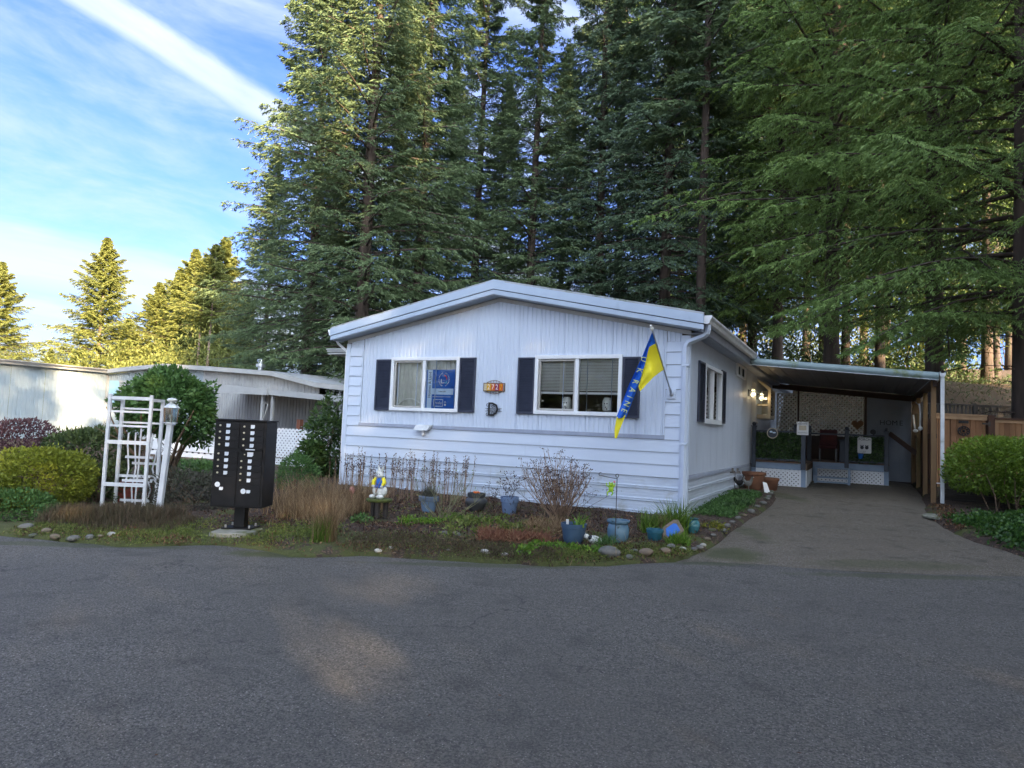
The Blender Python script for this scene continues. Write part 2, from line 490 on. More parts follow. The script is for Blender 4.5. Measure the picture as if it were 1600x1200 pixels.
# asphalt
def asphalt(name, base, light, warm, speck, stain, moss_amt):
    m = D.materials.new(name); m.use_nodes = True; t = m.node_tree; n = N(t); b = t.nodes['Principled BSDF']
    pos = n.new('ShaderNodeNewGeometry').outputs['Position']
    g1 = n.noise(pos, 260, 2, 0.7); g2 = n.noise(pos, 3.0, 5, 0.6); g3 = n.noise(pos, 0.55, 4, 0.6)
    vo = n.new('ShaderNodeTexVoronoi', {'Vector': pos, 'Scale': 75.0, 'Randomness': 1.0})
    sp = n.new('ShaderNodeSeparateColor', {'Color': vo.outputs['Color']})
    g4 = n.noise(pos, 62, 3, 0.75); g5 = n.noise(pos, 24, 3, 0.7)
    gg = n.math('ADD', n.math('MULTIPLY', g4, 0.62), n.math('ADD', n.math('MULTIPLY', g1, 0.18), n.math('MULTIPLY', g5, 0.20)))
    col = n.mix(n.sstep(gg, 0.40, 0.60), base, light)
    # single pale stones in the wearing course
    stone = n.math('MULTIPLY', n.sstep(vo.outputs['Distance'], 0.42, 0.22), n.sstep(sp.outputs[0], speck, speck + 0.06))
    scol = n.mix(sp.outputs[1], (0.20, 0.185, 0.17), (0.55, 0.50, 0.43))
    col = n.mix(n.math('MULTIPLY', stone, 0.85), col, scol)
    vo2 = n.new('ShaderNodeTexVoronoi', {'Vector': pos, 'Scale': 34.0, 'Randomness': 1.0})
    s2 = n.new('ShaderNodeSeparateColor', {'Color': vo2.outputs['Color']})
    st2 = n.math('MULTIPLY', n.sstep(vo2.outputs['Distance'], 0.28, 0.16), n.sstep(s2.outputs[0], 0.93, 0.95))
    col = n.mix(n.math('MULTIPLY', st2, 0.35), col, (0.36, 0.32, 0.27))
    col = n.mix(n.math('MULTIPLY', n.sstep(g3, 0.40, 0.66), 0.38), col, warm)
    col = n.mix(n.math('MULTIPLY', n.sstep(g2, 0.52, 0.72), stain), col, tuple(c * 0.45 for c in base))
    # hairline cracks, broken up so that only stretches of them show
    wob = n.vmath('ADD', pos, n.new('ShaderNodeTexNoise', {'Vector': pos, 'Scale': 2.2, 'Detail': 3.0}).outputs['Color']).outputs[0]
    cr = n.new('ShaderNodeTexVoronoi', {'Vector': wob, 'Scale': 0.42}, feature='DISTANCE_TO_EDGE').outputs['Distance']
    crf = n.math('MULTIPLY', n.sstep(cr, 0.006, 0.0015), n.sstep(n.noise(pos, 0.9, 3), 0.50, 0.62))
    col = n.mix(n.math('MULTIPLY', crf, 0.55), col, (0.015, 0.014, 0.013))
    # patched and rolled lanes: long faint bands along the road
    mp = n.new('ShaderNodeMapping', {'Vector': pos, 'Rotation': (0, 0, YAW)}).outputs[0]
    mp2 = n.new('ShaderNodeMapping', {'Vector': mp, 'Scale': (0.05, 0.9, 1)}).outputs[0]
    col = n.mix(n.math('MULTIPLY', n.sstep(n.noise(mp2, 1.6, 4, 0.6), 0.40, 0.62), 0.20), col, tuple(c * 1.6 for c in base))
    # green film where water stands along the verge
    for (cx, cy, rx, ry, amt) in moss_amt:
        dd = n.vmath('SUBTRACT', pos, (cx, cy, 0)).outputs[0]
        dd = n.new('ShaderNodeMapping', {'Vector': dd, 'Rotation': (0, 0, YAW)}).outputs[0]
        dd = n.new('ShaderNodeMapping', {'Vector': dd, 'Scale': (1 / rx, 1 / ry, 0)}).outputs[0]
        f = n.math('ADD', n.vmath('LENGTH', dd).outputs[1], n.math('MULTIPLY', n.noise(pos, 4, 5, 0.7), 1.1))
        f = n.math('MULTIPLY', n.sstep(f, 1.55, 0.95), amt)
        col = n.mix(f, col, n.mix(n.noise(pos, 60, 3, 0.7), (0.035, 0.045, 0.012), (0.10, 0.11, 0.025)))
    t.links.new(col, b.inputs['Base Color'])
    b.inputs['Roughness'].default_value = 0.82
    t.links.new(n.math('ADD', 0.62, n.math('MULTIPLY', g1, 0.3)), b.inputs['Roughness'])
    hh = n.math('ADD', n.math('ADD', g1, g4), n.math('MULTIPLY', vo.outputs['Distance'], -1.1))
    bn = n.new('ShaderNodeBump', {'Strength': 0.9, 'Distance': 0.012, 'Height': hh}); t.links.new(bn.outputs[0], b.inputs['Normal'])
    return m
road_m = asphalt('road_asphalt', (0.056, 0.052, 0.044), (0.225, 0.206, 0.176), (0.125, 0.113, 0.096), 0.74, 0.35,
                 [(-3.35, -5.25, 0.75, 0.22, 0.9), (-5.6, -6.2, 2.2, 0.16, 0.6), (-1.2, -4.45, 1.6, 0.12, 0.6), (0.9, -2.9, 0.7, 0.16, 0.6), (2.9, -2.3, 1.6, 0.14, 0.5)])
drive_m = asphalt('driveway_asphalt', (0.072, 0.060, 0.043), (0.265, 0.222, 0.162), (0.160, 0.128, 0.088), 0.45, 0.55,
                  [(1.05, -2.2, 0.5, 0.6, 0.75), (1.0, -0.4, 0.22, 1.2, 0.5), (2.8, -1.7, 1.3, 0.3, 0.45), (1.6, 8.0, 2.5, 1.0, 0.15), (1.1, 4.6, 0.3, 1.3, 0.5)])
e = resample(ROAD_EDGE, 420)
# a slightly ragged broken edge
e[:, 1] += 0.02 * np.sin(np.arange(420) * 1.7) + 0.012 * np.sin(np.arange(420) * 4.1)
offs = np.array([0, 0.05, 0.25, 0.6, 1.2, 2, 3, 4.5, 6.5, 9, 11.8])
V = []
for k, o in enumerate(offs):
    q = e - FW * o
    V.append(np.column_stack([q, ground(q[:, 0], q[:, 1]) + (0.004 if k else -0.02)]))
V = np.concatenate(V); nn = 420
idx = np.arange(nn * len(offs)).reshape(len(offs), nn)
F = np.stack([idx[1:, :-1], idx[1:, 1:], idx[:-1, 1:], idx[:-1, :-1]], -1).reshape(-1, 4)
struct(tag(linkmesh('road', npmesh('road', V, F, road_m, smooth=True)), 'dark grey asphalt road across the foreground'))
L = resample(DR_L, 80); R = resample(DR_R, 80)
V = []; K = 12
for k in range(K + 1):
    q = L + (R - L) * k / K
    lip = np.interp(np.arange(80), [0, 3], [-0.012, 0.010])       # feathers out over the edge of the road
    V.append(np.column_stack([q, ground(q[:, 0], q[:, 1]) + (lip if 0 < k < K else -0.02)]))
V = np.concatenate(V); idx = np.arange(80 * (K + 1)).reshape(K + 1, 80)
F = np.stack([idx[:-1, :-1], idx[1:, :-1], idx[1:, 1:], idx[:-1, 1:]], -1).reshape(-1, 4)
struct(tag(linkmesh('driveway', npmesh('driveway', V, F, drive_m, smooth=True)), 'brownish gravelly asphalt driveway leading under the carport'))

# ================================================================== MATERIALS FOR BUILT THINGS
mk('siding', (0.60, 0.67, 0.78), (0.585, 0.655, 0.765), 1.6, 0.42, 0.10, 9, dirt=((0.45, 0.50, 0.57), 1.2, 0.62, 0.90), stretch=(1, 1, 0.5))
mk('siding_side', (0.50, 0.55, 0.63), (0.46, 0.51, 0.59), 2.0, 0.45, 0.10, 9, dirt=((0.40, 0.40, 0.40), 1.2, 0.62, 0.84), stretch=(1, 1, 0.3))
mk('skirting', (0.58, 0.65, 0.75), (0.51, 0.575, 0.67), 2.2, 0.45, 0.12, 9, dirt=((0.33, 0.33, 0.29), 3.2, 0.50, 0.80), stretch=(0.8, 1, 1.6))
mk('trim_grey', (0.36, 0.40, 0.50), (0.31, 0.35, 0.44), 4, 0.5)
mk('soffit_grey', (0.36, 0.41, 0.48), None, 2, 0.6)
mk('fascia_blue', (0.47, 0.56, 0.68), (0.43, 0.52, 0.64), 2, 0.38, 0.05, 20, dirt=((0.24, 0.29, 0.36), 1.6, 0.62, 0.8))
mk('frieze', (0.50, 0.52, 0.53), (0.42, 0.43, 0.44), 3, 0.6)
mk('white_vinyl', (0.82, 0.84, 0.86), (0.78, 0.80, 0.82), 3, 0.35)
mk('white_worn', (0.72, 0.74, 0.75), (0.60, 0.62, 0.63), 5, 0.5, dirt=((0.22, 0.26, 0.14), 2.5, 0.60, 0.80))
mk('shutter_navy', (0.030, 0.037, 0.062), (0.042, 0.050, 0.080), 7, 0.45)
mk('dark', (0.006, 0.006, 0.007), (0.012, 0.012, 0.013), 4, 0.8)
mk('roof_metal', (0.40, 0.42, 0.44), (0.34, 0.36, 0.37), 2, 0.4, dirt=((0.09, 0.11, 0.03), 3, 0.5, 0.7))
mk('interior', (0.16, 0.13, 0.10), (0.10, 0.08, 0.07), 1.2, 0.9)
mk('curtain', (0.72, 0.72, 0.66), (0.55, 0.55, 0.50), 2.6, 0.85, 0.3, 30)
mk('screen_grey', (0.46, 0.45, 0.43), (0.40, 0.38, 0.34), 2, 0.8)
mk('blind', (0.66, 0.66, 0.62), (0.56, 0.55, 0.49), 3, 0.6)
mk('black_metal', (0.012, 0.012, 0.014), (0.020, 0.020, 0.024), 9, 0.38)
mk('silver', (0.55, 0.56, 0.58), (0.45, 0.46, 0.48), 9, 0.3, metal=0.8)
mk('paper', (0.80, 0.80, 0.78), (0.76, 0.76, 0.74), 5, 0.6)
mk('sign_blue', (0.014, 0.13, 0.50), (0.014, 0.12, 0.46), 3, 0.4)
mk('sign_pale', (0.62, 0.76, 0.90), (0.60, 0.73, 0.87), 3, 0.4)
mk('red_print', (0.65, 0.07, 0.09), None, 3, 0.4)
mk('teal_print', (0.20, 0.60, 0.72), None, 3, 0.4)
mk('tile_yellow', (0.75, 0.45, 0.02), (0.60, 0.30, 0.02), 40, 0.3)
mk('tile_orange', (0.65, 0.16, 0.02), (0.55, 0.10, 0.02), 40, 0.3)
mk('tile_purple', (0.22, 0.02, 0.12), (0.30, 0.03, 0.06), 40, 0.3)
mk('tile_cream', (0.60, 0.52, 0.36), (0.50, 0.42, 0.28), 40, 0.3)
mk('bronze', (0.14, 0.08, 0.03), (0.20, 0.12, 0.05), 30, 0.5, metal=0.3)
mk('flag_blue', (0.010, 0.13, 0.62), (0.010, 0.11, 0.55), 4, 0.6)
mk('flag_letter', (0.62, 0.68, 0.22), None, 4, 0.6)
mk('flag_yellow', (0.90, 0.78, 0.02), (0.84, 0.70, 0.02), 4, 0.6)
mk('ceramic_white', (0.74, 0.74, 0.70), (0.62, 0.62, 0.57), 12, 0.35)
mk('ink', (0.010, 0.012, 0.02), None, 5, 0.5)
mk('cedar', (0.34, 0.18, 0.085), (0.24, 0.125, 0.060), 3.5, 0.75, 0.25, 24, stretch=(1, 1, 0.12), dirt=((0.13, 0.07, 0.04), 3.5, 0.60, 0.75))
mk('cedar_post', (0.10, 0.045, 0.028), (0.075, 0.036, 0.024), 4, 0.75, 0.2, 24, stretch=(1, 1, 0.12))
mk('post_wood', (0.27, 0.165, 0.075), (0.20, 0.12, 0.058), 3.5, 0.8, 0.3, 22, stretch=(1, 1, 0.1), dirt=((0.10, 0.11, 0.04), 1.5, 0.56, 0.72))
mk('old_wood', (0.17, 0.155, 0.14), (0.10, 0.092, 0.085), 4, 0.9, 0.3, 25, stretch=(1, 1, 0.2))
mk('timber_dark', (0.055, 0.045, 0.038), (0.035, 0.030, 0.026), 4, 0.9, 0.3, 25)
mk('deck_blue', (0.24, 0.31, 0.41), (0.20, 0.27, 0.36), 3, 0.55, 0.1, 20)
mk('deck_rail', (0.034, 0.044, 0.064), (0.026, 0.034, 0.050), 4, 0.5)
mk('deck_board', (0.20, 0.12, 0.08), (0.14, 0.09, 0.06), 4, 0.8)
mk('lattice_white', (0.76, 0.77, 0.78), (0.70, 0.71, 0.72), 4, 0.5)
mk('lattice_tan', (0.82, 0.81, 0.76), (0.72, 0.71, 0.66), 4, 0.6)
mk('carport_gutter', (0.26, 0.34, 0.35), (0.22, 0.30, 0.30), 2, 0.4, dirt=((0.14, 0.18, 0.06), 2.5, 0.52, 0.7))
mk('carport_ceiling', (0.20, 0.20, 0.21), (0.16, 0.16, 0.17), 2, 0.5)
mk('brown_beam', (0.070, 0.040, 0.028), (0.050, 0.030, 0.022), 4, 0.7)
mk('concrete', (0.30, 0.29, 0.25), (0.22, 0.22, 0.18), 6, 0.9, 0.4, 60, dirt=((0.10, 0.11, 0.04), 4, 0.45, 0.62))
mk('shed_grey', (0.25, 0.28, 0.33), (0.21, 0.24, 0.29), 2, 0.6, dirt=((0.22, 0.22, 0.22), 2, 0.6, 0.8))
glassmat('window_glass', (0.95, 0.97, 0.96), 0.01, 0.975, 1.5)
glassmat('lamp_glass', (0.80, 0.88, 0.86), 0.05, 0.80)

# ================================================================== THE HOUSE
XL, HLEN = -7.05, 15.6
ZF = 0.66           # last lap line, floor height
LAP = 0.203
house = thing('manufactured_home', 'pale blue single-storey manufactured home with black shutters and a low gable roof', 'house', (-3.5, 0, 0))
RIDGE = (-3.5, 4.0); EAVE_L = (-7.29, 3.24); EAVE_R = (0.26, 3.24)
def roof_z(x):
    if x < RIDGE[0]: return EAVE_L[1] + (x - EAVE_L[0]) * (RIDGE[1] - EAVE_L[1]) / (RIDGE[0] - EAVE_L[0])
    return EAVE_R[1] + (EAVE_R[0] - x) * (RIDGE[1] - EAVE_R[1]) / (EAVE_R[0] - RIDGE[0])
WIN = [(-5.885, -4.297, 1.600, 2.655), (-2.720, -1.109, 1.620, 2.660)]
def ribbed(name, x0, x1, zlo, ztop, mat, holes=(), pitch=0.0889, axis='y', at=0.0, depth=0.010):
    """sheet with vertical grooves; ztop is a function of position; holes are (a, b, zlo, zhi)"""
    mb = MB(); n = max(1, round((x1 - x0) / pitch)); p = (x1 - x0) / n
    xs = []
    for i in range(n):
        b = x0 + i * p
        xs += [(b + 0.003 * (i == 0), 0.0), (b + p * 0.62, 0.0), (b + p * 0.72, depth), (b + p * 0.90, depth)]
    xs.append((x1 - 0.003, 0.0))
    def pt(x, d, z): return (x, at + d, z) if axis == 'y' else (at - d, x, z)
    for (xa, da), (xb, db) in zip(xs, xs[1:]):
        segs = [(zlo, None)]
        mid = (xa + xb) / 2
        for (a, b, hz0, hz1) in holes:
            if a < mid < b: segs = [(zlo, hz0), (hz1, None)]
        for z0, z1 in segs:
            za = z1 if z1 is not None else ztop(xa); zb = z1 if z1 is not None else ztop(xb)
            q = [pt(xa, da, z0), pt(xb, db, z0), pt(xb, db, zb), pt(xa, da, za)]
            mb.add(q, [(0, 1, 2, 3)] if axis == 'y' else [(0, 1, 2, 3)])
    # folded edges
    for x, s in ((x0 + 0.003, 1), (x1 - 0.003, -1)):
        mb.add([pt(x, 0, zlo), pt(x, 0.02, zlo), pt(x, 0.02, ztop(x)), pt(x, 0, ztop(x))], [(0, 1, 2, 3)])
    return mb.build(name, mat, house)
# front: ribbed panels
px0, px1 = -6.62, -0.41
for i in range(14):
    a = px0 + (px1 - px0) * i / 14; b = px0 + (px1 - px0) * (i + 1) / 14
    ribbed('wall_panel', a, b, 1.335, lambda x: roof_z(x) - 0.33, 'siding', WIN)
for (a, b) in ((XL + 0.09, px0 - 0.035), (px1 + 0.035, -0.135)):
    ribbed('wall_panel', a, b, ZF + 10.85 * LAP, lambda x: roof_z(x) - 0.33, 'siding')
MB().box(px0 - 0.03, px1 + 0.03, -0.022, 0.0, 1.272, 1.333).build('panel_sill', 'trim_grey', house)
for x in (px0 - 0.018, px1 + 0.018):
    MB().box(x - 0.014, x + 0.014, -0.014, 0.0, 1.336, roof_z(x) - 0.335).build('panel_edge', 'siding', house)
# lap boards: each one tilts out at its foot
def lap(x0, x1, k, axis='y', at=0.0, h=LAP, mat='siding'):
    z0 = ZF + k * LAP + 0.002; z1 = z0 + h - 0.004
    prof = [(-0.020, z0), (-0.003, z1), (0.02, z1), (0.02, z0 + 0.012), (-0.016, z0 + 0.006)]
    mb = MB()
    mb.prism([(at + y, z) for y, z in prof], 'x', x0, x1)
    return mb.build('lap_board', mat, house)
for k, j in ((0, -3.02), (1, -2.86), (2, -2.58)):
    lap(XL + 0.085, j - 0.0015, k); lap(j + 0.0015, -0.135, k)
for k in range(3, 11):
    hh = LAP if k < 10 else LAP * 0.85
    lap(XL + 0.085, px0 - 0.036, k, h=hh); lap(px1 + 0.036, -0.135, k, h=hh)
# skirting below the floor line: horizontal beads and ridges
def skirt(a, b, axis, ztop=ZF - 0.004, zbot=-0.06, at=0.0):
    prof = [(0.0, ztop)]
    z = ztop
    k = 0
    while z > zbot + 0.02:
        for dz, dy in ((0.045, 0), (0.050, -0.003), (0.055, 0), (0.092, 0), (0.097, -0.003), (0.102, 0), (0.138, 0), (0.146, -0.016), (0.160, -0.018), (0.166, -0.004), (0.174, -0.004), (0.180, -0.018), (0.192, -0.018), (0.2, 0)):
            if z - dz > zbot: prof.append((dy, z - dz))
        z -= 0.2
    prof.append((0.0, zbot))
    mb = MB()
    for (d0, z0), (d1, z1) in zip(prof, prof[1:]):
        if axis == 'x': q = [(a, at + d0, z0), (a, at + d1, z1), (b, at + d1, z1), (b, at + d0, z0)]
        else: q = [(at - d0, a, z0), (at - d1, a, z1), (at - d1, b, z1), (at - d0, b, z0)]
        mb.add(q, [(0, 1, 2, 3)])
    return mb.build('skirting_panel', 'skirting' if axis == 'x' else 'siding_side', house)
for i in range(4):
    a = XL + 0.085 + i * 1.71; skirt(a + 0.001, a + 1.709, 'x')
# corner posts
for x0, x1 in ((XL - 0.012, XL + 0.083), (-0.133, 0.012)):
    MB().box(x0, x1, -0.024, 0.07, -0.05, 2.955).build('corner_post', 'siding', house, bevel=0.006)
# frieze under the soffit, soffit, fascia
def gable_strip(name, mat, y0, y1, up0, up1, xa=None, xb=None, segs=None, z_off=0.0):
    xa = EAVE_L[0] if xa is None else xa; xb = EAVE_R[0] if xb is None else xb
    cuts = [xa] + (segs or []) + [xb]
    for a, b in zip(cuts, cuts[1:]):
        mb = MB(); xs = [a] + ([RIDGE[0]] if a < RIDGE[0] < b else []) + [b]
        for p, q in zip(xs, xs[1:]):
            poly = [(p, roof_z(p) - up1), (q, roof_z(q) - up1), (q, roof_z(q) - up0), (p, roof_z(p) - up0)]
            mb.prism([(x, z) for x, z in poly], 'y', y0, y1)
        mb.build(name, mat, house)
gable_strip('frieze', 'frieze', -0.018, 0.012, 0.262, 0.328, XL, 0.012)
gable_strip('soffit', 'soffit_grey', -0.262, -0.001, 0.235, 0.255, XL - 0.20, 0.20)
gable_strip('fascia', 'fascia_blue', -0.300, -0.265, 0.0, 0.145, segs=[-4.42, -3.72, -3.05, -1.6])
gable_strip('lower_fascia', 'fascia_blue', -0.285, -0.255, 0.157, 0.238)
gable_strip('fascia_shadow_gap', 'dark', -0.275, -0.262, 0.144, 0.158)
MB().prism([(-3.66, 3.978), (-3.5, 4.022), (-3.28, 3.972), (-3.28, 3.955), (-3.5, 3.99), (-3.66, 3.955)], 'y', -0.303, 0.1).build('ridge_cap', 'fascia_blue', house)
# roof sheets, standing slightly above the fascia, with seams
for s, (ex, ez) in ((0, EAVE_L), (1, EAVE_R)):
    mb = MB()
    for i in range(26):
        y0 = -0.26 + i * 0.61; y1 = min(y0 + 0.605, HLEN + 0.2)
        mb.add([(RIDGE[0], y0, RIDGE[1] + 0.005), (ex, y0, ez + 0.005), (ex, y1, ez + 0.005), (RIDGE[0], y1, RIDGE[1] + 0.005)], [(0, 1, 2, 3)])
        mb.bar((RIDGE[0], y0, RIDGE[1] + 0.02), (ex, y0, ez + 0.02), 0.02, 0.03)
    mb.build('roof_sheet', 'roof_metal', house)
gable_strip('roof_underside', 'dark', 0.02, HLEN + 0.15, 0.03, 0.235, XL + 0.05, -0.05)
# side and back walls
ny = 26
for i in range(ny):
    a = 0.07 + i * 0.6; b = min(a + 0.6, HLEN)
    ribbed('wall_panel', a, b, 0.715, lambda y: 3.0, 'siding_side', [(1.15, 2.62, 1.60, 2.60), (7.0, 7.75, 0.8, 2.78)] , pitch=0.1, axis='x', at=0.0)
MB().box(0.0, 0.022, 0.07, 6.85, 0.655, 0.712).build('wall_band', 'trim_grey', house)
for i in range(8):
    skirt(0.07 + i * 1.95 + 0.002, 0.07 + (i + 1) * 1.95 - 0.002, 'y')
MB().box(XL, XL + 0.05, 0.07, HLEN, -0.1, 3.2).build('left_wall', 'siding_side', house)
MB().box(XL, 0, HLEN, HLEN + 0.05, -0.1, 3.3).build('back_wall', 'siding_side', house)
MB().box(XL + 0.05, -0.03, 0.6, HLEN - 0.05, 0.5, 0.56).build('floor', 'interior', house)
MB().box(XL + 0.05, -0.03, 2.2, 2.25, 0.56, 3.1).box(XL + 0.05, -0.03, 0.03, 2.2, 2.95, 3.0).box(XL + 0.05, -0.03, 0.03, 0.6, 0.5, 0.55).build('inner_wall', 'interior', house)
# eaves along the right side: soffit, board, gutter
MB().box(0.0, 0.205, 0.0, HLEN, 2.975, 2.995).build('side_soffit', 'trim_grey', house)
MB().prism([(0.215, 2.98), (0.235, 2.98), (0.245, 3.225), (0.225, 3.225)], 'y', -0.25, HLEN).build('side_fascia', 'trim_grey', house)
gut = [(0.25, 3.225), (0.25, 3.11), (0.30, 3.095), (0.335, 3.11), (0.35, 3.16), (0.375, 3.195), (0.375, 3.225), (0.36, 3.225), (0.335, 3.17), (0.32, 3.12), (0.262, 3.12), (0.262, 3.225)]
MB().prism(gut, 'y', -0.24, 5.0).build('gutter', 'white_worn', house)
MB().prism([(0.247, 3.225), (0.247, 3.11), (0.30, 3.09), (0.338, 3.107), (0.355, 3.16), (0.38, 3.195), (0.38, 3.227)], 'y', -0.248, -0.241).build('gutter_end', 'white_vinyl', house)
MB().prism([(-x - 7.05 + 0.02, z) for x, z in gut], 'y', -0.24, HLEN).build('gutter', 'white_vinyl', house)
MB().prism([(-7.267, 3.225), (-7.267, 3.11), (-7.32, 3.09), (-7.358, 3.107), (-7.39, 3.195), (-7.40, 3.227)], 'y', -0.250, -0.241).build('gutter_end', 'white_vinyl', house)
# downspouts with their elbows
def spout(pts, w, name, mat):
    mb = MB(); pts = [Vector(p) for p in pts]
    mb.tube(pts, w, 4)
    o = mb.build(name, mat, house, bevel=0.006); return o
spout([(0.30, -0.13, 3.10), (0.30, -0.13, 3.02), (0.285, -0.12, 2.965), (0.24, -0.10, 2.925), (0.07, -0.085, 2.865), (-0.01, -0.08, 2.83), (-0.045, -0.078, 2.77), (-0.048, -0.078, 2.65), (-0.045, -0.075, 0.06)], 0.048, 'downspout', 'siding')
for z in (1.20, 2.45): MB().box(-0.10, 0.01, -0.118, -0.025, z, z + 0.03).build('downspout_strap', 'siding', house)
spout([(-7.30, -0.08, 3.09), (-7.30, -0.08, 3.02), (-7.28, -0.05, 2.96), (-7.16, 0.03, 2.84), (-7.11, 0.05, 2.78), (-7.10, 0.05, 0.0)], 0.036, 'downspout', 'white_vinyl')

# windows
def window(x0, x1, z0, z1, kind):
    f = MB(); w = 0.065
    for (a, b, c, d) in ((x0, x1, z1 - w, z1), (x0, x1, z0, z0 + w), (x0, x0 + w, z0 + w, z1 - w), (x1 - w, x1, z0 + w, z1 - w)):
        f.box(a, b, -0.045, 0.06, c, d)
    fr = f.build('window_frame', 'white_vinyl', house, bevel=0.004)
    xm = (x0 + x1) / 2 - 0.005
    MB().box(xm - 0.03, xm + 0.03, -0.036, 0.05, z0 + w, z1 - w).build('mullion', 'white_vinyl', fr)
    # sliding sash on the left, with a screen
    s = MB(); a, b, c, d = x0 + w + 0.012, xm - 0.032, z0 + w + 0.008, z1 - w - 0.008
    for q in ((a, b, d - 0.03, d), (a, b, c, c + 0.03), (a, a + 0.03, c + 0.03, d - 0.03), (b - 0.03, b, c + 0.03, d - 0.03)):
        s.box(q[0], q[1], -0.020, 0.012, q[2], q[3])
    s.build('sash', 'screen_grey', fr)
    for (a, b, y) in ((x0 + w, xm - 0.03, 0.018), (xm + 0.03, x1 - w, -0.006)):
        MB().add([(a, y, z0 + w), (b, y, z0 + w), (b, y, z1 - w), (a, y, z1 - w)], [(0, 1, 2, 3)]).build('pane', 'window_glass', fr)
    return xm, w
for (x0, x1, z0, z1), kind in zip(WIN, 'LR'):
    xm, w = window(x0, x1, z0, z1, kind)
# left window: pleated light curtain inside, gathered lower band
rng = random.Random(3)
mb = MB()
mb.grid(lambda i, j: (-5.80 + i * 0.018, 0.075 + 0.012 * math.sin(i * 1.1) + 0.004 * math.sin(i * 2.7 + j), 1.64 + j * 0.2), 80, 5)
mb.build('curtain', 'curtain', house)
tw = MB(); pts = [(-5.72 + 0.045 * i, 0.045, 1.70 + 0.145 * math.sin(PI * min(1, (i + 0.3) / 12.5)) ** 0.6) for i in range(13)]
tw.tube(pts, 0.012, 6); tw.tube([(-5.73, 0.045, 1.74), (-5.72, 0.045, 1.66), (-5.5, 0.045, 1.60)], 0.012, 6)
tw.build('curtain_tieback', 'paper', house)
# right window: horizontal blinds half way down, in both halves
for a, b in ((-2.65, -1.96), (-1.90, -1.18)):
    mb = MB()
    for k in range(22):
        z = 2.60 - k * 0.026
        mb.add([(a, 0.050, z - 0.010), (b, 0.050, z - 0.010), (b, 0.066, z + 0.010), (a, 0.066, z + 0.010)], [(0, 1, 2, 3)])
    mb.build('blind_slats', 'blind', house, kind='stuff')
    MB().box(a, b, 0.045, 0.072, 1.985, 2.022).build('blind_rail', 'paper', house)
MB().box(-2.32, -2.22, 0.17, 0.19, 2.0, 2.62).build('curtain', 'tile_cream', house)

# shutters: stile-and-rail frame with thin louvres
def shutter(x0, x1, z0, z1, axis='y'):
    f = MB(); w = 0.035
    def B(a, b, c, d, d0, d1, mb):
        if axis == 'y': mb.box(a, b, -d1, -d0, c, d)
        else: mb.box(d0, d1, a, b, c, d)
    for q in ((x0, x0 + w, z0, z1), (x1 - w, x1, z0, z1), (x0 + w, x1 - w, z1 - w, z1), (x0 + w, x1 - w, z0, z0 + w)):
        B(*q, 0.002, 0.038, f)
    fr = f.build('shutter', 'shutter_navy', house, bevel=0.003)
    lv = MB(); n = 31
    for k in range(n):
        z = z0 + w + (z1 - z0 - 2 * w) * (k + 0.5) / n; h = (z1 - z0 - 2 * w) / n * 0.42
        if axis == 'y': lv.add([(x0 + w, -0.034, z - h), (x1 - w, -0.034, z - h), (x1 - w, -0.012, z + h), (x0 + w, -0.012, z + h)], [(0, 1, 2, 3)])
        else: lv.add([(0.034, x0 + w, z - h), (0.034, x1 - w, z - h), (0.012, x1 - w, z + h), (0.012, x0 + w, z + h)], [(0, 1, 2, 3)])
    B(x0 + w, x1 - w, z0 + w, z1 - w, 0.003, 0.008, lv)
    lv.build('louvre', 'shutter_navy', fr)
for q in ((-6.267, -5.890, 1.600, 2.618), (-4.292, -3.945, 1.605, 2.635), (-3.064, -2.725, 1.612, 2.625), (-1.104, -0.800, 1.596, 2.618)):
    shutter(*q)
shutter(0.62, 1.09, 1.59, 2.62, 'x'); shutter(2.70, 3.13, 1.61, 2.65, 'x')
# side window
f = MB()
for (a, b, c, d) in ((1.10, 2.67, 2.56, 2.62), (1.10, 2.67, 1.58, 1.66), (1.10, 1.16, 1.66, 2.56), (2.60, 2.67, 1.66, 2.56)):
    f.box(-0.05, 0.045, a, b, c, d)
fr = f.build('window_frame', 'white_vinyl', house)
MB().box(-0.04, 0.03, 1.84, 1.92, 1.66, 2.56).build('mullion', 'white_vinyl', fr)
MB().box(-0.022, -0.018, 1.16, 1.84, 1.66, 2.56).build('pane', 'window_glass', fr)
MB().box(-0.012, -0.008, 1.92, 2.60, 1.66, 2.56).build('pane', 'window_glass', fr)
MB().box(-0.20, -0.18, 1.0, 2.1, 1.5, 2.7).build('curtain', 'blind', house)
# high slot window on the side wall
f = MB()
for (a, b, c, d) in ((4.45, 5.75, 2.935, 2.975), (4.45, 5.75, 2.70, 2.74), (4.45, 4.62, 2.74, 2.935), (5.02, 5.14, 2.74, 2.935), (5.62, 5.75, 2.74, 2.935)):
    f.box(0.0, 0.04, a, b, c, d)
fr = f.build('window_frame', 'white_vinyl', house)
MB().box(0.003, 0.006, 4.62, 5.02, 2.74, 2.935).build('pane', 'dark', fr); MB().box(0.003, 0.006, 5.14, 5.62, 2.74, 2.935).build('pane', 'dark', fr)
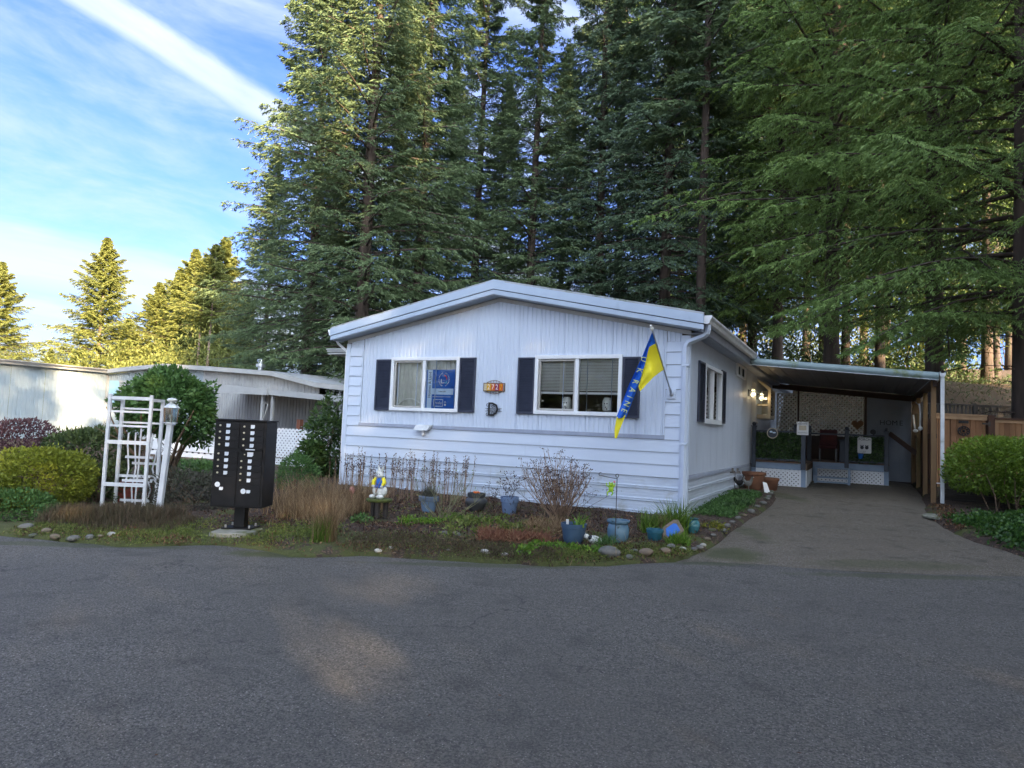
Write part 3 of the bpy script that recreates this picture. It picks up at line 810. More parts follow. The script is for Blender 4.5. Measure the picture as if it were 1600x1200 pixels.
# entrance door and garden window under the carport
d = MB().box(-0.03, 0.0, 7.0, 7.75, 0.8, 2.78).build('door', 'white_worn', house)
MB().ball((0.05, 7.66, 1.75), 0.03).build('handle', 'silver', d)
gw = MB()
for q in ((7.98, 8.04), (8.94, 9.0)):
    gw.prism([(0.0, 1.90), (0.34, 1.90), (0.34, 2.66), (0.0, 2.92), (0.0, 2.86), (0.27, 2.62), (0.27, 1.97), (0.0, 1.97)], 'y', *q)
gw.box(0.28, 0.34, 8.04, 8.94, 1.90, 1.96).box(0.28, 0.34, 8.04, 8.94, 2.60, 2.66).box(0.0, 0.34, 8.0, 8.98, 1.87, 1.90)
gwo = gw.box(0.0, 0.34, 8.98, 9.0, 1.9, 2.66).box(0.0, 0.30, 7.985, 8.03, 2.20, 2.25).build('garden_window', 'tile_cream', house)
MB().box(0.0, 0.28, 8.005, 8.010, 1.96, 2.6).box(0.31, 0.315, 8.04, 8.94, 1.96, 2.6).build('pane', 'window_glass', gwo)

# small solar light under the left window
sl = thing('solar_light', 'small white sloping solar light fixed under the left front window', 'light', (-5.02, -0.02, 1.22))
MB().add([(-5.20, -0.03, 1.265), (-4.88, -0.03, 1.265), (-4.82, -0.03, 1.345), (-5.14, -0.03, 1.345), (-5.22, -0.13, 1.235), (-4.90, -0.13, 1.235), (-4.86, -0.10, 1.33), (-5.18, -0.10, 1.33)],
         [(4, 5, 6, 7), (0, 3, 2, 1), (0, 1, 5, 4), (1, 2, 6, 5), (2, 3, 7, 6), (3, 0, 4, 7)]).build('solar_panel', 'white_worn', sl)
MB().box(-5.06, -5.01, -0.07, -0.022, 1.15, 1.24).ball((-5.035, -0.06, 1.15), 0.028).build('lamp_head', 'white_worn', sl)

# window sign of an estate agency, standing inside the left window's right pane
sg = thing('window_sign', 'blue and pale estate agent sign standing in the right pane of the left window', 'sign', (-4.75, 0.06, 1.66))
MB().box(-5.075, -4.415, 0.0260, 0.0320, 1.665, 2.415).build('board', 'sign_blue', sg)
MB().box(-5.035, -4.930, 0.0210, 0.0250, 1.665, 2.410).build('pale_band', 'sign_pale', sg)
MB().box(-4.930, -4.445, 0.0210, 0.0250, 1.935, 2.050).build('pale_band', 'sign_pale', sg)
text('lettering', 'Homes & Land', 0.088, 'ink', sg, (-4.984, 0.0190, 2.12), (PI / 2, -PI / 2, 0), 0.001, 0.95)
text('lettering', 'Corlina Solvin', 0.0320, 'ink', sg, (-4.69, 0.0190, 1.993), FRONT, 0.001, 0.95)
text('lettering', 'realu', 0.085, 'paper', sg, (-4.775, 0.0190, 1.775), FRONT, 0.001, 1.0)
rg = MB()
for q in ((-4.885, -4.665, 1.832, 1.842), (-4.885, -4.665, 1.705, 1.715), (-4.885, -4.875, 1.715, 1.832), (-4.675, -4.665, 1.715, 1.832), (-4.91, -4.50, 1.888, 1.896)):
    rg.box(q[0], q[1], 0.0200, 0.0240, q[2], q[3])
rg.box(-4.635, -4.595, 0.0200, 0.0240, 1.72, 1.76)
rg.prism([(-4.640, 1.785), (-4.590, 1.785), (-4.615, 1.815)], 'y', 0.0200, 0.0240).build('print', 'paper', sg)
ring = MB()
for k in range(26):
    a = 2 * PI * k / 26
    if k in (6, 7, 19, 20): continue
    c = (-4.665 + 0.115 * math.cos(a), 2.225 + 0.128 * math.sin(a))
    ring.box(c[0] - 0.007, c[0] + 0.007, 0.0200, 0.0240, c[1] - 0.009, c[1] + 0.009)
ring.build('ring_of_print', 'paper', sg)
MB().prism([(-4.665 + 0.075 * math.cos(a) * (1 if i < 9 else 0.72), 2.235 + 0.08 * math.sin(a) * (1 if i < 9 else 0.72)) for i, a in enumerate([-0.2 + j * 0.22 for j in range(9)] + [-0.2 + j * 0.22 for j in range(8, -1, -1)])], 'y', 0.0200, 0.0240).build('emblem_red', 'red_print', sg)
MB().box(-4.735, -4.715, 0.0200, 0.0240, 2.155, 2.235).box(-4.735, -4.655, 0.0195, 0.0240, 2.150, 2.168).build('emblem_white', 'paper', sg)
MB().box(-4.655, -4.60, 0.0200, 0.0240, 2.150, 2.168).box(-4.617, -4.60, 0.0195, 0.0240, 2.168, 2.20).build('emblem_teal', 'teal_print', sg)

# two white jar lanterns on the sill behind the right window
for jx, nm in ((-2.139, 'white jar with dark eyes behind the left pane of the right window'), (-1.398, 'white jar with dark eyes behind the right pane of the right window')):
    j = thing('jar_lantern', nm, 'lantern', (jx, 0.08, 1.70), group='jar lanterns on the window sill')
    MB().lathe([(0.05, 0.03), (0.078, 0.05), (0.085, 0.12), (0.082, 0.20), (0.06, 0.25), (0.05, 0.265)], (jx, 0.10, 1.67), 14).build('jar', 'ceramic_white', j, smooth=True)
    e = MB()
    for dx, dz in ((-0.022, 0.16), (0.022, 0.16), (0.0, 0.10), (0.015, 0.07)): e.ball((jx + dx, 0.022, 1.67 + dz), 0.012, 8, 6)
    e.build('face_marks', 'ink', j)

# house number plaque with coloured tiles
pq = thing('number_plaque', 'house number plaque of coloured tiles in a scrolled bronze frame between the front windows', 'sign', (-3.54, -0.02, 2.09))
f = MB().box(-3.755, -3.325, -0.030, -0.012, 2.008, 2.020).box(-3.755, -3.325, -0.030, -0.012, 2.150, 2.162).box(-3.762, -3.750, -0.030, -0.012, 2.008, 2.162).box(-3.33, -3.318, -0.030, -0.012, 2.008, 2.162)
for s, z in ((1, 2.165), (-1, 2.005)):
    f.tube([(-3.70 + 0.029 * i, -0.02, z + s * 0.045 * math.sin(PI * i / 11)) for i in range(12)], 0.005, 5)
    for i in range(1, 11, 2):
        c = (-3.70 + 0.029 * i, z + s * 0.022 * math.sin(PI * i / 11)); f.tube([(c[0] + 0.012 * math.cos(a), -0.02, c[1] + 0.012 * math.sin(a)) for a in [k * PI / 3 for k in range(7)]], 0.003, 4)
f.build('scroll_frame', 'bronze', pq)
xs = [-3.747, -3.690, -3.604, -3.520, -3.436, -3.352, -3.333]
for i, (ch, bgm, fg) in enumerate((('', 'tile_cream', 'paper'), ('2', 'tile_yellow', 'paper'), ('7', 'tile_orange', 'paper'), ('2', 'tile_purple', 'paper'), ('7', 'tile_orange', 'tile_yellow'))):
    a = xs[i]; b = xs[i + 1] - 0.003
    tl = MB().box(a, b, -0.028, -0.014, 2.022, 2.148).build('tile', bgm, pq)
    if ch: text('digit', ch, 0.135, fg, tl, ((a + b) / 2, -0.0295, 2.083), FRONT, 0.001, 0.85)
# monogram D with a name band across it
mg = thing('monogram', 'black cut metal letter D monogram with a scrolled band across it on the front wall', 'wall decoration', (-3.53, -0.02, 1.67))
text('letter', 'D', 0.36, 'black_metal', mg, (-3.545, -0.022, 1.668), FRONT, 0.004, 0.92)
b_ = MB().box(-3.70, -3.36, -0.030, -0.022, 1.690, 1.697).box(-3.70, -3.36, -0.030, -0.022, 1.640, 1.647)
b_.build('band_rail', 'black_metal', mg)
text('lettering', 'DESCHAMPS', 0.05, 'black_metal', mg, (-3.53, -0.028, 1.668), FRONT, 0.002, 1.0)
s_ = MB()
for s in (1, -1):
    for dx, r in ((-0.13, 0.030), (-0.02, 0.028), (0.03, 0.02)):
        z = 1.668 + s * (0.085 if dx < -0.1 else 0.062)
        s_.tube([(-3.53 + dx + r * math.cos(a) * (1 - k * 0.05), -0.024, z + r * math.sin(a) * (1 - k * 0.05)) for k, a in enumerate([j * PI / 4 for j in range(9)])], 0.005, 4)
    s_.ball((-3.53, -0.024, 1.668 + s * 0.10), 0.014, 8, 6)
s_.build('scrollwork', 'black_metal', mg)

# flag on its pole
fl = thing('flag', 'blue and yellow flag hanging from a slanting pole beside the right front window', 'flag', (-0.27, -0.02, 2.0))
MB().box(-0.345, -0.205, -0.045, -0.020, 1.93, 2.085).build('mounting_plate', 'siding', fl, bevel=0.004)
A = Vector((-0.27, -0.05, 2.0)); T = Vector((-0.355, -1.0, 2.925)); dpole = (T - A).normalized()
MB().tube([A, A + dpole * 0.13], 0.022, 8).ball(A, 0.035, 8, 6).build('bracket', 'silver', fl, smooth=True)
MB().tube([A, T], 0.011, 8).build('pole', 'silver', fl, smooth=True)
MB().ball(T, 0.032, 10, 8, (1, 1, 1)).ball(T + dpole * 0.05, 0.022, 8, 6).build('finial', 'ceramic_white', fl, smooth=True)
# cloth: hoist along the upper pole, the fly hangs down in long folds
def along(pts, t):
    """polyline of (t, Vector)"""
    for (t0, p0), (t1, p1) in zip(pts, pts[1:]):
        if t <= t1: return p0.lerp(p1, (t - t0) / (t1 - t0))
    return pts[-1][1]
h0 = T - dpole * 0.05; h1 = T - dpole * 0.80
def FP(u, v, y=-0.85): return Vector((-0.57 + (u - 998) * 0.0100, y, 1.86 + (625 - v) * 0.0100))
hm_ = h0.lerp(h1, 0.30)
edge_out = [(0, h0), (0.12, FP(1012, 538, -0.93)), (0.28, FP(1000, 563)), (0.5, FP(983, 600)), (1, FP(963, 654))]
edge_mid = [(0, hm_), (0.12, FP(1013, 545, -0.90)), (0.28, FP(1007, 568)), (0.5, FP(997, 604)), (1, FP(979, 652))]
edge_in = [(0, h1), (0.28, FP(1017, 584)), (0.5, FP(1000, 602))]
def cloth(name, e0, e1, mat, u0, u1, nv=26, nu=10, fold=0.032, ph=0.0):
    def fn(i, j):
        t = j / nv; s = u0 + (u1 - u0) * i / nu
        p = along(e0, t).lerp(along(e1, t), s)
        p = p + Vector((0.3, -1, 0)) * fold * math.sin(s * 7 + t * 5 + ph) * min(1, t * 3)
        return p
    return MB().grid(fn, nu, nv).build(name, mat, fl, smooth=True)
blue = cloth('blue_cloth', edge_out, edge_mid, 'flag_blue', 0, 1)
cloth('yellow_cloth', [(0, hm_), (0.24, FP(1013, 545, -0.90)), (0.56, FP(1007, 568)), (1, FP(997, 604))], [(0, h1), (0.56, FP(1020, 590)), (1, FP(1000, 612))], 'flag_yellow', 0.0, 1, ph=1.0, fold=0.012)
cloth('yellow_tail', [(0, FP(964, 652, -0.845)), (0.6, FP(961, 672, -0.845)), (1, FP(962, 684, -0.85))], [(0, FP(978, 648, -0.83)), (0.6, FP(969, 672, -0.83)), (1, FP(965, 685, -0.84))], 'flag_yellow', 0, 1, 8, 4, fold=0.006)
for k, ch in enumerate('UKRAINE'):
    t = 0.26 + 0.105 * k
    p = along(edge_out, t).lerp(along(edge_mid, t), 0.60)
    d = (along(edge_mid, t + 0.04) - along(edge_mid, t)).normalized()
    text('letter', ch, 0.135, 'flag_letter', blue, p + Vector((0, -0.034, 0)), (PI / 2, -math.atan2(d.z, d.x), 0), 0.002, 0.85)
MB().tube([h1, h1 + Vector((-0.02, -0.02, -0.02))], 0.012, 5).build('clip', 'silver', fl)

# ================================================================== CARPORT
def lattice(mb, O, U, Vv, w, h, pitch=0.105, sw=0.035, th=0.006, diamond=True):
    """diagonal lattice strips clipped to the rectangle O + u*U + v*V; U and V are unit vectors"""
    O = Vector(O); U = Vector(U); Vv = Vector(Vv); Nn = U.cross(Vv)
    for s, off in ((1, 0.0), (-1, th)):
        c = -h if s > 0 else 0.0
        c -= pitch * 0.3
        while c < w + h:
            # strip centre line: u = c + s*v (s=1) or u = c - v
            pts = []
            for v in (0, h):
                pts.append((c + v, v) if s > 0 else (c - v, v))
            (u0, v0), (u1, v1) = pts
            du = u1 - u0; dv = v1 - v0
            t0, t1 = 0.0, 1.0
            for lo, hi, p, d in ((0, w, u0, du),):
                if abs(d) < 1e-9: continue
                a = (lo - p) / d; b = (hi - p) / d
                t0 = max(t0, min(a, b)); t1 = min(t1, max(a, b))
            if t1 - t0 > 0.02:
                A = O + U * (u0 + du * t0) + Vv * (v0 + dv * t0) + Nn * off
                B = O + U * (u0 + du * t1) + Vv * (v0 + dv * t1) + Nn * off
                mb.bar(A, B, sw, th, up=Nn)
            c += pitch
    return mb
def front_lattice(name, x0, x1, y, z0, z1, mat, parent, frame=0.035, **k):
    mb = MB(); lattice(mb, (x0, y, z0), (1, 0, 0), (0, 0, 1), x1 - x0, z1 - z0, **k)
    lt = mb.build(name, mat, parent, kind='stuff')
    if frame:
        f = MB()
        for q in ((x0, x1, z1 - frame, z1), (x0, x1, z0, z0 + frame), (x0, x0 + frame, z0 + frame, z1 - frame), (x1 - frame, x1, z0 + frame, z1 - frame)):
            f.box(q[0], q[1], y - 0.012, y + 0.012, q[2], q[3])
        f.build('lattice_frame', mat, parent)
    return lt

cp = thing('carport', 'grey green carport roof with a rounded gutter on the right side of the house', 'carport', (1.9, 5.0, 0.15))
def cz(x): return 3.165 - 0.0905 * x        # top of the carport roof, falls away from the house
# pressed ceiling / roof pans
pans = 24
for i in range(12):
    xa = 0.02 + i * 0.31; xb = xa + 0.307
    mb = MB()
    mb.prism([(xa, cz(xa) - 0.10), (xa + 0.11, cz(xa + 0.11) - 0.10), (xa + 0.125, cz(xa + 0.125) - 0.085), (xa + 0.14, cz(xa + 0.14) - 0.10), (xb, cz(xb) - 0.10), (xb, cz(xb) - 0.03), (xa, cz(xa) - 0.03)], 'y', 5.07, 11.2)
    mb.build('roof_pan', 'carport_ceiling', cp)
# front gutter fascia: half-round
prof = [(5.06, -0.01), (5.02, 0.0), (4.965, -0.02), (4.945, -0.07), (4.955, -0.12), (4.985, -0.15), (5.03, -0.155), (5.06, -0.145)]
mb = MB(); A = [(0.03, y, cz(0.03) + z) for y, z in prof]; B = [(3.82, y, cz(3.82) + z) for y, z in prof]; k = len(prof)
mb.add(A + B, [tuple(range(k)), tuple(range(k, 2 * k))[::-1]] + [(i, k + i, k + (i + 1) % k, (i + 1) % k) for i in range(k)])
mb.build('front_gutter', 'carport_gutter', cp, smooth=True)
MB().bar((0.03, 4.98, cz(0.03) - 0.158), (3.82, 4.98, cz(3.82) - 0.158), 0.03, 0.010).build('gutter_lip', 'white_worn', cp)
MB().prism([(3.74, cz(3.74) - 0.11), (3.80, cz(3.8) - 0.11), (3.80, cz(3.8) - 0.28), (3.74, cz(3.74) - 0.28)], 'y', 5.12, 11.2).build('side_beam', 'brown_beam', cp)
MB().bar((0.03, 11.16, cz(0.03) - 0.20), (3.74, 11.16, cz(3.74) - 0.20), 0.06, 0.16).build('back_beam', 'brown_beam', cp)
MB().prism([(3.84, 2.83), (3.84, 2.74), (3.875, 2.72), (3.93, 2.74), (3.95, 2.83), (3.93, 2.83), (3.91, 2.76), (3.87, 2.745), (3.86, 2.83)], 'y', 5.02, 11.2).build('side_gutter', 'carport_gutter', cp)
for y, z0 in ((5.30, 0.10), (7.25, 0.16), (9.3, 0.2), (11.0, 0.2)):
    MB().box(3.71, 3.80, y - 0.045, y + 0.045, z0 - 0.1, cz(3.75) - 0.285 if y > 5.4 else cz(3.75) - 0.165).build('post', 'post_wood', cp, bevel=0.004)
dsx = 3.885
MB().prism([(dsx - 0.055, 2.80), (dsx + 0.055, 2.80), (dsx + 0.05, 2.765), (dsx + 0.032, 2.72), (dsx - 0.032, 2.72), (dsx - 0.05, 2.765)], 'y', 4.98, 5.08).build('downspout_head', 'white_worn', cp)
MB().box(dsx - 0.034, dsx + 0.034, 5.0, 5.06, 0.10, 2.73).build('downspout', 'white_worn', cp, bevel=0.008)
MB().box(3.79, 3.86, 5.02, 5.05, 0.60, 0.62).build('downspout_bracket', 'white_vinyl', cp)
MB().bar((3.12, 9.6, 1.62), (3.72, 9.3, 1.12), 0.05, 0.12).build('brace', 'brown_beam', cp)

# back of the carport: shed wall, tan lattice, board wall along the right side
bw = thing('back_wall', 'pale grey shed wall at the back of the carport', 'wall', (3.1, 11.2, 0.2))
for i in range(4):
    MB().box(2.60 + i * 0.275, 2.60 + i * 0.275 + 0.271, 11.21, 11.24, 0.2, 2.75).build('wall_board', 'shed_grey', bw)
MB().box(2.53, 2.595, 11.17, 11.25, 0.2, 2.8).build('corner_board', 'brown_beam', bw)
MB().box(0.0, 2.53, 11.62, 11.66, 0.2, 1.5).build('low_wall', 'brown_beam', bw)
bl = thing('porch_lattice', 'tan wooden lattice screen at the back of the porch', 'lattice', (1.3, 11.2, 0.2))
for (a, b) in ((0.16, 0.74), (0.80, 2.50)):
    front_lattice('lattice_strips', a, b, 11.20, 1.50, 2.74, 'lattice_tan', bl, frame=0.03, pitch=0.125, sw=0.036)
MB().box(0.745, 0.795, 11.16, 11.24, 0.3, 2.85).build('post', 'brown_beam', bl)
htg = thing('heart_ornament', 'rust brown heart ornament hanging on the porch lattice', 'wall decoration', (2.36, 11.15, 1.95))
pts = []
for i in range(24):
    a = 2 * PI * i / 24
    pts.append((2.36 + 0.010 * 16 * math.sin(a) ** 3, 1.86 + 0.010 * (13 * math.cos(a) - 5 * math.cos(2 * a) - 2 * math.cos(3 * a) - math.cos(4 * a))))
MB().prism(pts, 'y', 11.13, 11.15).build('heart', 'cedar', htg)
rw = thing('board_wall', 'rough brown board wall with open gaps along the right side of the carport', 'wall', (3.85, 8.5, 0.2))
rng = random.Random(5)
y = 5.75
while y < 11.1:
    w_ = rng.uniform(0.11, 0.16)
    MB().box(3.83, 3.85, y, y + w_, 0.12, rng.uniform(1.55, 2.05)).build('board', 'cedar_post', rw)
    y += w_ + rng.uniform(0.01, 0.10)
for z in (0.5, 1.5): MB().box(3.80, 3.828, 5.4, 11.1, z, z + 0.09).build('rail', 'brown_beam', rw)
# things hung on the posts
cl = thing('hanging_tools', 'pale yard tools and a coil hanging on the inside of the carport posts', 'tool', (3.66, 7.3, 1.4))
MB().tube([(3.64, 7.3, 2.30), (3.66, 7.3, 2.1), (3.66, 7.3, 1.75)], 0.02, 6).ball((3.66, 7.28, 1.73), 0.05, 8, 6).build('handle', 'white_worn', cl)
MB().tube([(3.62, 9.0, 2.1), (3.64, 9.0, 1.9), (3.66, 9.0, 1.75)], 0.022, 6).ball((3.67, 8.95, 1.70), 0.06, 8, 6, (1, 1, 0.7)).build('coil', 'lattice_tan', cl)
bh = thing('birdhouse', 'green roofed birdhouse hanging from the side beam of the carport', 'birdhouse', (3.60, 7.9, 2.2))
MB().box(3.54, 3.68, 7.85, 7.99, 2.10, 2.26).prism([(3.55, 2.262), (3.67, 2.262), (3.61, 2.34)], 'y', 7.86, 7.98).build('box', 'post_wood', bh)
MB().add([(3.51, 7.82, 2.255), (3.61, 7.82, 2.36), (3.71, 7.82, 2.255), (3.51, 8.02, 2.255), (3.61, 8.02, 2.36), (3.71, 8.02, 2.255)], [(0, 1, 4, 3), (1, 2, 5, 4)]).build('roof', 'deck_blue', bh)

# ================================================================== THE RAISED PORCH
dk = thing('porch_deck', 'raised blue grey porch deck with white lattice skirting under the carport', 'deck', (1.5, 8.0, 0.2))
zt = 0.775
def deck_boards(x0, x1, y0, y1):
    y = y0
    while y < y1 - 0.05:
        MB().box(x0, x1, y, min(y + 0.136, y1), zt, zt + 0.028).build('deck_board', 'deck_board', dk); y += 0.142
deck_boards(0.05, 1.27, 6.86, 9.02); deck_boards(0.05, 3.10, 9.02, 11.1)
# left bay front and side
MB().box(0.03, 1.272, 6.90, 6.94, 0.62, zt - 0.001).build('rim_beam', 'deck_blue', dk, bevel=0.003)
MB().box(1.272, 1.305, 6.90, 9.0, 0.62, zt - 0.002).build('rim_beam', 'deck_board', dk)
MB().box(0.03, 0.14, 6.905, 6.935, 0.15, 0.618).build('corner_board', 'deck_blue', dk)
MB().box(1.172, 1.272, 6.905, 6.945, 0.13, 0.618).build('corner_board', 'deck_blue', dk)
front_lattice('lattice_strips', 0.142, 1.170, 6.925, 0.165, 0.615, 'lattice_white', dk, pitch=0.098, sw=0.045)
MB().box(1.274, 1.298, 6.95, 8.98, 0.14, 0.618).build('side_panel', 'white_worn', dk)
for y in (7.4, 8.0, 8.6): MB().box(1.299, 1.312, y, y + 0.04, 0.14, 0.60).build('side_batten', 'lattice_white', dk)
# right bay
MB().box(1.31, 3.09, 9.00, 9.04, 0.615, zt + 0.01).build('rim_beam', 'deck_blue', dk, bevel=0.003)
MB().box(2.98, 3.09, 9.005, 9.05, 0.2, 0.613).build('corner_board', 'deck_blue', dk)
MB().box(1.31, 1.40, 9.005, 9.03, 0.2, 0.613).build('corner_board', 'deck_blue', dk)
front_lattice('lattice_strips', 1.402, 2.978, 9.025, 0.24, 0.61, 'lattice_white', dk, pitch=0.098, sw=0.045)
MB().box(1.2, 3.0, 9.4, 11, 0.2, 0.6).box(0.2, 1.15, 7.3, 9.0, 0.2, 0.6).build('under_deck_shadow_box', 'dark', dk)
# posts with ball caps, rails
def rail_post(x, y, h=0.86):
    p = MB().box(x - 0.05, x + 0.05, y - 0.05, y + 0.05, zt - 0.14, zt + h).build('rail_post', 'deck_rail', dk, bevel=0.005)
    MB().box(x - 0.062, x + 0.062, y - 0.062, y + 0.062, zt + h, zt + h + 0.025).ball((x, y, zt + h + 0.065), 0.052, 10, 7).build('post_cap', 'deck_rail', p, smooth=True)
for x, y in ((0.09, 6.86), (1.22, 6.86), (1.22, 8.96), (2.12, 8.96), (3.03, 8.96), (0.95, 8.0)): rail_post(x, y)
def rail(a, b, z):
    MB().bar((a[0], a[1], z), (b[0], b[1], z), 0.07, 0.04).build('rail', 'deck_rail', dk)
for z in (zt + 0.76, zt + 0.075):
    rail((0.14, 6.86), (1.17, 6.86), z); rail((2.17, 8.96), (2.98, 8.96), z)
rail((1.27, 8.96), (2.07, 8.96), zt + 0.76)
rail((1.22, 6.91), (1.22, 8.91), zt + 0.76)
# bench-like step
st = thing('porch_step', 'blue grey two tier wooden step bench in front of the porch', 'step', (1.75, 8.7, 0.22))
for (y0, y1, z) in ((8.62, 8.90, 0.63), (8.30, 8.60, 0.40), ):
    MB().box(1.36, 2.24, y0, y1, z, z + 0.035).build('tread', 'deck_blue', st)
    for x in (1.38, 2.16): MB().box(x, x + 0.06, y0 + 0.02, y0 + 0.08, 0.2, z - 0.002).build('leg', 'deck_blue', st)
MB().box(1.44, 2.16, 8.32, 8.34, 0.28, 0.32).build('stretcher', 'deck_blue', st)

# signs on the porch
rs = thing('round_sign', 'round sign with a pale yellow rim on the ivy of the left porch rail', 'sign', (0.53, 6.8, 1.48))
def disc(c, r, y0, y1, n=28): return MB().prism([(c[0] + r * math.cos(2 * PI * i / n), c[1] + r * math.sin(2 * PI * i / n)) for i in range(n)], 'y', y0, y1)
disc((0.53, 1.485), 0.128, 6.735, 6.755).build('rim', 'tile_cream', rs)
disc((0.53, 1.485), 0.108, 6.729, 6.736).build('picture', 'deck_rail', rs)
MB().ball((0.50, 6.728, 1.52), 0.03, 8, 6, (1.2, 0.15, 0.8)).ball((0.57, 6.728, 1.50), 0.03, 8, 6, (1.4, 0.15, 0.6)).build('print', 'sign_pale', rs)
ps = thing('paper_sign', 'white sign with lines of print and a small picture on the middle porch post', 'sign', (1.20, 6.78, 1.62))
MB().box(1.075, 1.335, 6.775, 6.790, 1.47, 1.785).build('board', 'paper', ps)
MB().box(1.125, 1.285, 6.771, 6.774, 1.585, 1.695).build('picture', 'tile_cream', ps)
text('lettering', 'WELCOME', 0.042, 'ink', ps, (1.205, 6.773, 1.735), FRONT)
text('lettering', 'TO OUR PORCH', 0.033, 'ink', ps, (1.205, 6.773, 1.52), FRONT, 0.002, 0.85)
pc = thing('porch_sign', 'pale rounded sign reading PORCH above two dark owls on the right porch rail', 'sign', (2.52, 8.87, 1.27))
MB().prism([(2.37, 1.09), (2.39, 1.07), (2.67, 1.07), (2.69, 1.09), (2.69, 1.46), (2.67, 1.48), (2.39, 1.48), (2.37, 1.46)], 'y', 8.875, 8.89).build('board', 'paper', pc)
text('lettering', 'PORCH', 0.085, 'ink', pc, (2.53, 8.872, 1.425), FRONT, 0.002, 0.95)
text('lettering', '24/7', 0.04, 'ink', pc, (2.53, 8.872, 1.105), FRONT)
ow = MB()
for x in (2.475, 2.585):
    ow.ball((x, 8.872, 1.22), 0.042, 10, 8, (1, 0.1, 1.1)).ball((x - 0.025, 8.872, 1.27), 0.014, 6, 5, (1, 0.2, 1)).ball((x + 0.025, 8.872, 1.27), 0.014, 6, 5, (1, 0.2, 1))
ow.build('print', 'ink', pc)
hm = thing('home_letters', 'dark metal letters spelling HOME on the back wall of the carport', 'wall decoration', (3.22, 11.18, 1.80))
for i, ch in enumerate('HOME'): text('letter', ch, 0.20, 'ink', hm, (2.99 + i * 0.155, 11.195, 1.93), FRONT, 0.006)
wd = thing('wall_plaque', 'small dark round plaque on the back wall under the letters', 'wall decoration', (2.78, 11.19, 1.6))
disc((2.76, 1.66), 0.075, 11.17, 11.205).box(2.76, 2.79, 11.17, 11.20, 1.57, 1.60).build('plaque', 'ink', wd)
bk = thing('blue_bucket', 'small blue bucket hanging under the PORCH sign', 'bucket', (2.46, 8.86, 0.95))
MB().lathe([(0.045, 0.0), (0.065, 0.13)], (2.45, 8.84, 0.93), 14).build('pail', 'sign_blue', bk, smooth=True)
MB().tube([(2.385 + 0.13 * i / 8, 8.84, 1.06 + 0.05 * math.sin(PI * i / 8)) for i in range(9)], 0.004, 4).build('handle', 'silver', bk)
# chair and boxes on the porch
ch = thing('porch_chair', 'chair with a dark red padded back on the porch', 'chair', (1.66, 9.5, zt + 0.03))
MB().box(1.44, 1.88, 9.62, 9.70, 1.22, 1.66).build('backrest', mk('maroon', (0.07, 0.014, 0.015), (0.05, 0.010, 0.012), 6, 0.8), ch, bevel=0.02)
MB().box(1.44, 1.88, 9.25, 9.62, 1.14, 1.22).build('seat', 'maroon', ch, bevel=0.02)
for x in (1.46, 1.86):
    for y in (9.27, 9.66): MB().box(x - 0.018, x + 0.018, y - 0.018, y + 0.018, zt + 0.03, 1.14).build('leg', 'black_metal', ch)
sb = thing('storage_box', 'dark grey blue lidded storage box on the porch beside the chair', 'box', (2.0, 9.5, zt + 0.03))
MB().box(1.94, 2.40, 9.30, 9.75, zt + 0.03, 1.36).build('body', 'deck_rail', sb, bevel=0.015)
MB().box(1.92, 2.42, 9.28, 9.77, 1.361, 1.41).build('lid', 'deck_rail', sb, bevel=0.01)
# lamps beside the door: two lit wall lanterns
bulb = emit('lamp_lit', (1.0, 0.78, 0.45), 0.9)
for (y, lab) in ((6.35, 'lit wall lantern on the house wall left of the porch door'), (7.92, 'lit wall lantern on the house wall between the porch door and the garden window')):
    wl = thing('wall_lantern', lab, 'lamp', (0.0, y, 2.42), group='lit wall lanterns by the porch door')
    MB().box(0.0, 0.02, y - 0.04, y + 0.04, 2.36, 2.52).tube([(0.02, y, 2.48), (0.10, y, 2.53), (0.12, y, 2.50)], 0.008, 6).build('bracket', 'black_metal', wl)
    MB().lathe([(0.02, 0.0), (0.05, 0.02), (0.055, 0.14), (0.02, 0.19)], (0.12, y, 2.34), 12).build('lantern_glass', 'lamp_glass', wl)
    MB().ball((0.12, y, 2.42), 0.032, 10, 8).build('bulb', 'lamp_lit', wl, smooth=True)
    ld = D.lights.new('lantern_light', 'POINT'); ld.energy = 0.11; ld.color = (1.0, 0.72, 0.40); ld.shadow_soft_size = 0.04
    lo = D.objects.new('lantern_light', ld); COL.objects.link(lo); lo.location = (0.20, y, 2.40)

# ================================================================== RIGHT SIDE: FENCE, GATE, STEPS, OLD LATTICE FENCE
def on_line(lat, dep): return Vector((*site(lat, dep), 0))
FA = Vector((*site(10.2, 16.9), 0)); FD = Vector((RT[0], RT[1], 0)); FN = Vector((FW[0], FW[1], 0))
def plank(o, d, nrm, a, b, z0, z1, t0, t1):
    """box along a fence line: a..b metres along d, t0..t1 metres along nrm"""
    vs = [(o + d * s + nrm * t + Vector((0, 0, z))) for z in (z0, z1) for t in (t0, t1) for s in (a, b)]
    return vs, [(0, 2, 3, 1), (4, 5, 7, 6), (0, 1, 5, 4), (2, 6, 7, 3), (0, 4, 6, 2), (1, 3, 7, 5)]
gzf = 0.25
gt = thing('cedar_gate', 'cedar board garden gate with a black hinge behind the right hedge', 'gate', tuple(FA + Vector((0, 0, gzf))))
fcz = thing('cedar_fence', 'new cedar board fence with a pale cap rail right of the dark gate post', 'fence', tuple(FA + FD * 4 + Vector((0, 0, gzf))))
rng = random.Random(8)
mk('cedar_b', (0.27, 0.135, 0.065), (0.20, 0.10, 0.05), 3.5, 0.75, 0.25, 24, stretch=(1, 1, 0.12))
mk('cedar_c', (0.40, 0.235, 0.13), (0.30, 0.17, 0.09), 3.5, 0.75, 0.25, 24, stretch=(1, 1, 0.12), dirt=((0.15, 0.08, 0.045), 3.5, 0.58, 0.72))
